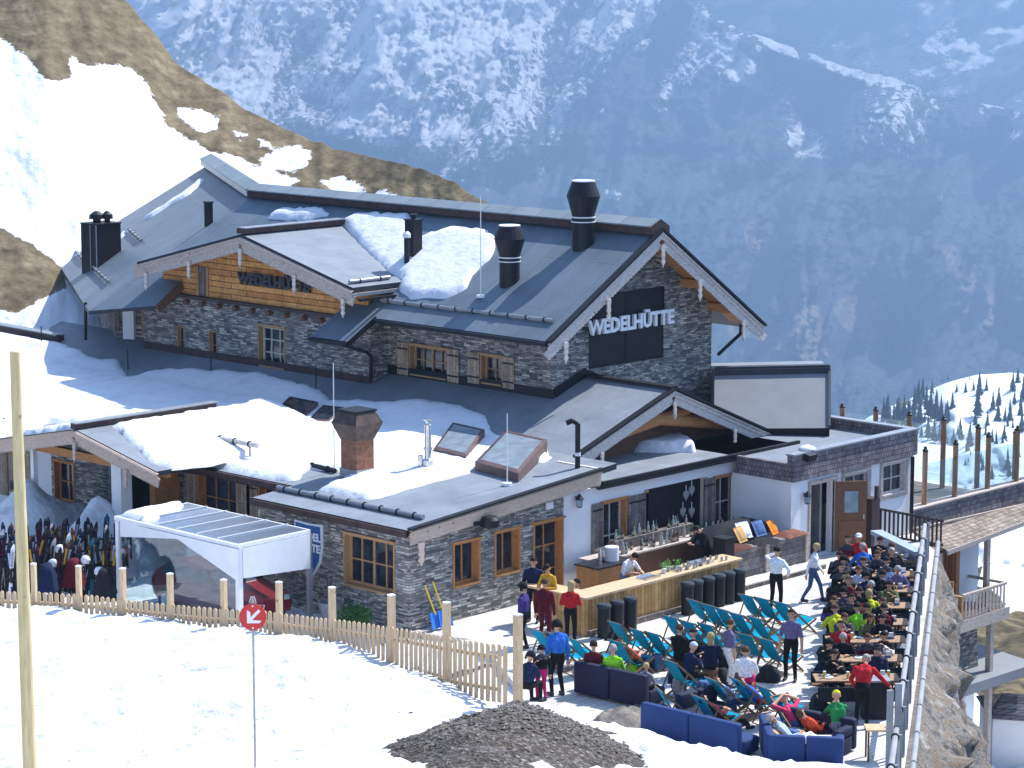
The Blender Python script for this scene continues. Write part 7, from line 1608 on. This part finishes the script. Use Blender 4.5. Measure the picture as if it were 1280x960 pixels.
for i in range(26):
    off=random.choice((0,1.5,3.0)); q=random.random(); p=rl[0]+(rl[1]-rl[0])*q+f0*(off-.2); o=put(pl_,us_,'p',(p[0],p[1],0),'grey ski pole leaning in the rack behind the fence','ski poles in the rack'); o.rotation_euler=(R(random.uniform(-14,-2)),R(random.gauss(0,10)),AZ-math.pi/2)
hm=thing('ski_helmet','x','helmet'); MB().lathe((0,0,0),[(.11,0),(.135,.04),(.13,.12),(.09,.19),(.02,.215)],16).build('shell','c_white',hm,True); MB().obox((0,-.12,.06),(.07,0,0),(0,.012,0),(0,0,.03)).build('goggles','dark_metal',hm)
for i,(x,y,lab) in enumerate(((75,690,'white ski helmet hanging among the skis at left'),(107,704,'white ski helmet resting on the middle of the rack'),(124,718,'white ski helmet on the dark jacket by the rack'),(66,708,'white ski helmet low on the left rack'))):
    P=PZ(x,y,1.15 if i<2 else 1.0); put(hm,us_,'h',P,lab,'white ski helmets on the rack',AZ)
for i,(x,y,mt,lab) in enumerate(((58,722,'c_navy','navy jacket hung over the ski rack at left'),(131,728,'fab_dark','black jacket with white print hung over the rack end'),(92,716,'c_darkred','dark red jacket hung over the middle of the rack'))):
    P=PZ(x,y,.9); drape('jacket',(P[0],P[1],.55),.34,.3,.75,mt,lab,'jacket',seed=30+i,rz=AZ)

# coats thrown over chairs, benches and sofas
for i,(x,y,z,mt,l,w,hh,lb) in enumerate(((772,800,.3,'fab_dark',.3,.25,.3,'black coat heaped behind the orange shirted sitter'),(850,845,.1,'c_navy',.4,.3,.35,'navy coat heaped by the pale blue beanie'),(905,846,.1,'fab_dark',.35,.3,.3,'black coat heaped under the front deck chairs'),(960,845,.1,'fab_dark',.3,.3,.35,'black coat heaped beside the white jacket'),(1048,760,.45,'fab_dark',.3,.2,.25,'black coat on the bench end of the third table'),(1043,778,.45,'c_green',.25,.2,.2,'green jacket on the bench end of the fourth table'),(1034,820,.45,'fab_dark',.35,.2,.25,'black coat on the bench end of the sixth table'),(1038,840,.45,'c_navy',.4,.2,.3,'navy coat on the bench end of the second nearest table'),(1128,772,.45,'fab_dark',.3,.2,.2,'black coat on the bench by the railing, fourth table'),(1122,808,.45,'fab_grey',.3,.2,.2,'grey jacket on the bench by the railing, sixth table'),(1028,888,.0,'fab_dark',.4,.3,.4,'black coat heaped behind the pink topped sunbather'),(1060,884,.0,'fab_white',.3,.2,.5,'white jacket heaped beside the red hooded person'),(880,905,.45,'c_navy',.3,.25,.2,'navy coat on the blue sofa behind the slush heap'),(1010,925,.45,'fab_white',.25,.2,.15,'white towel on the corner sofa'))):
    P=PZ(x,y,z); drape('jacket',(P[0],P[1],z if z>.2 else 0.01),l,w,hh,mt,lb,'jacket',seed=50+i,rz=i*.7)
HAZE=2.7e-4; HAZECOL=(.38,.62,1,1); SKYS=.15; SUNS=4.6; EXPO=1.33
# ------------------------------------------------------------------ air, light, camera
hz=MB().box(-14000,14000,-14000,14000,-720,1500).build('haze','plaster'); hz['kind']='stuff'
m=bpy.data.materials.new('haze_air'); m.use_nodes=True; nt=m.node_tree; nt.nodes.clear(); out=nt.nodes.new('ShaderNodeOutputMaterial'); v=nt.nodes.new('ShaderNodeVolumePrincipled')
v.inputs['Density'].default_value=HAZE; v.inputs['Color'].default_value=HAZECOL; v.inputs['Anisotropy'].default_value=.3; lk(nt,v.outputs[0],out.inputs['Volume'])
hz.data.materials.clear(); hz.data.materials.append(m)
w=bpy.data.worlds.new('World'); sc.world=w; w.use_nodes=True; nt=w.node_tree; bg=nt.nodes['Background']
sky=nt.nodes.new('ShaderNodeTexSky'); sky.sky_type='NISHITA'; sky.sun_disc=False
SUN_EL=R(51); SUN_AZ=R(-8.)        # azimuth from +X towards +Y
sdir=Vector((math.cos(SUN_EL)*math.cos(SUN_AZ),math.cos(SUN_EL)*math.sin(SUN_AZ),math.sin(SUN_EL)))
sky.sun_elevation=SUN_EL; sky.sun_rotation=math.pi/2-SUN_AZ; sky.altitude=1900; sky.air_density=.75; sky.dust_density=1.6; sky.ozone_density=.4
nt.links.new(sky.outputs[0],bg.inputs[0]); bg.inputs[1].default_value=SKYS
L=bpy.data.lights.new('sun','SUN'); L.energy=SUNS; L.angle=R(.5); L.color=(1,.985,.965); lo=bpy.data.objects.new('sun',L); COL.objects.link(lo); lo.rotation_euler=(-sdir).to_track_quat('-Z','Y').to_euler(); lo.location=(0,0,60)
cam=bpy.data.cameras.new('camera'); co=bpy.data.objects.new('camera',cam); COL.objects.link(co); sc.camera=co
cam.sensor_width=36; cam.lens=36*FPX/1280; cam.clip_end=40000; cam.clip_start=.5
Mx=Matrix((( r0[0],upv[0],-fwd[0],0),(r0[1],upv[1],-fwd[1],0),(r0[2],upv[2],-fwd[2],CAMH),(0,0,0,1))); co.matrix_world=Mx
vs=sc.view_settings; vs.view_transform='Standard'; vs.look='None'; vs.exposure=EXPO; vs.gamma=1; vs.use_curve_mapping=False
sc.render.engine='CYCLES'; sc.cycles.max_bounces=6; sc.cycles.diffuse_bounces=3; sc.cycles.glossy_bounces=2; sc.cycles.transmission_bounces=4; sc.cycles.transparent_max_bounces=12; sc.cycles.volume_bounces=0
sc.cycles.use_denoising=True; sc.cycles.caustics_reflective=False; sc.cycles.caustics_refractive=False; sc.cycles.sample_clamp_indirect=4
for o in bpy.data.objects:
    if o.get('_w'): del o['_w']
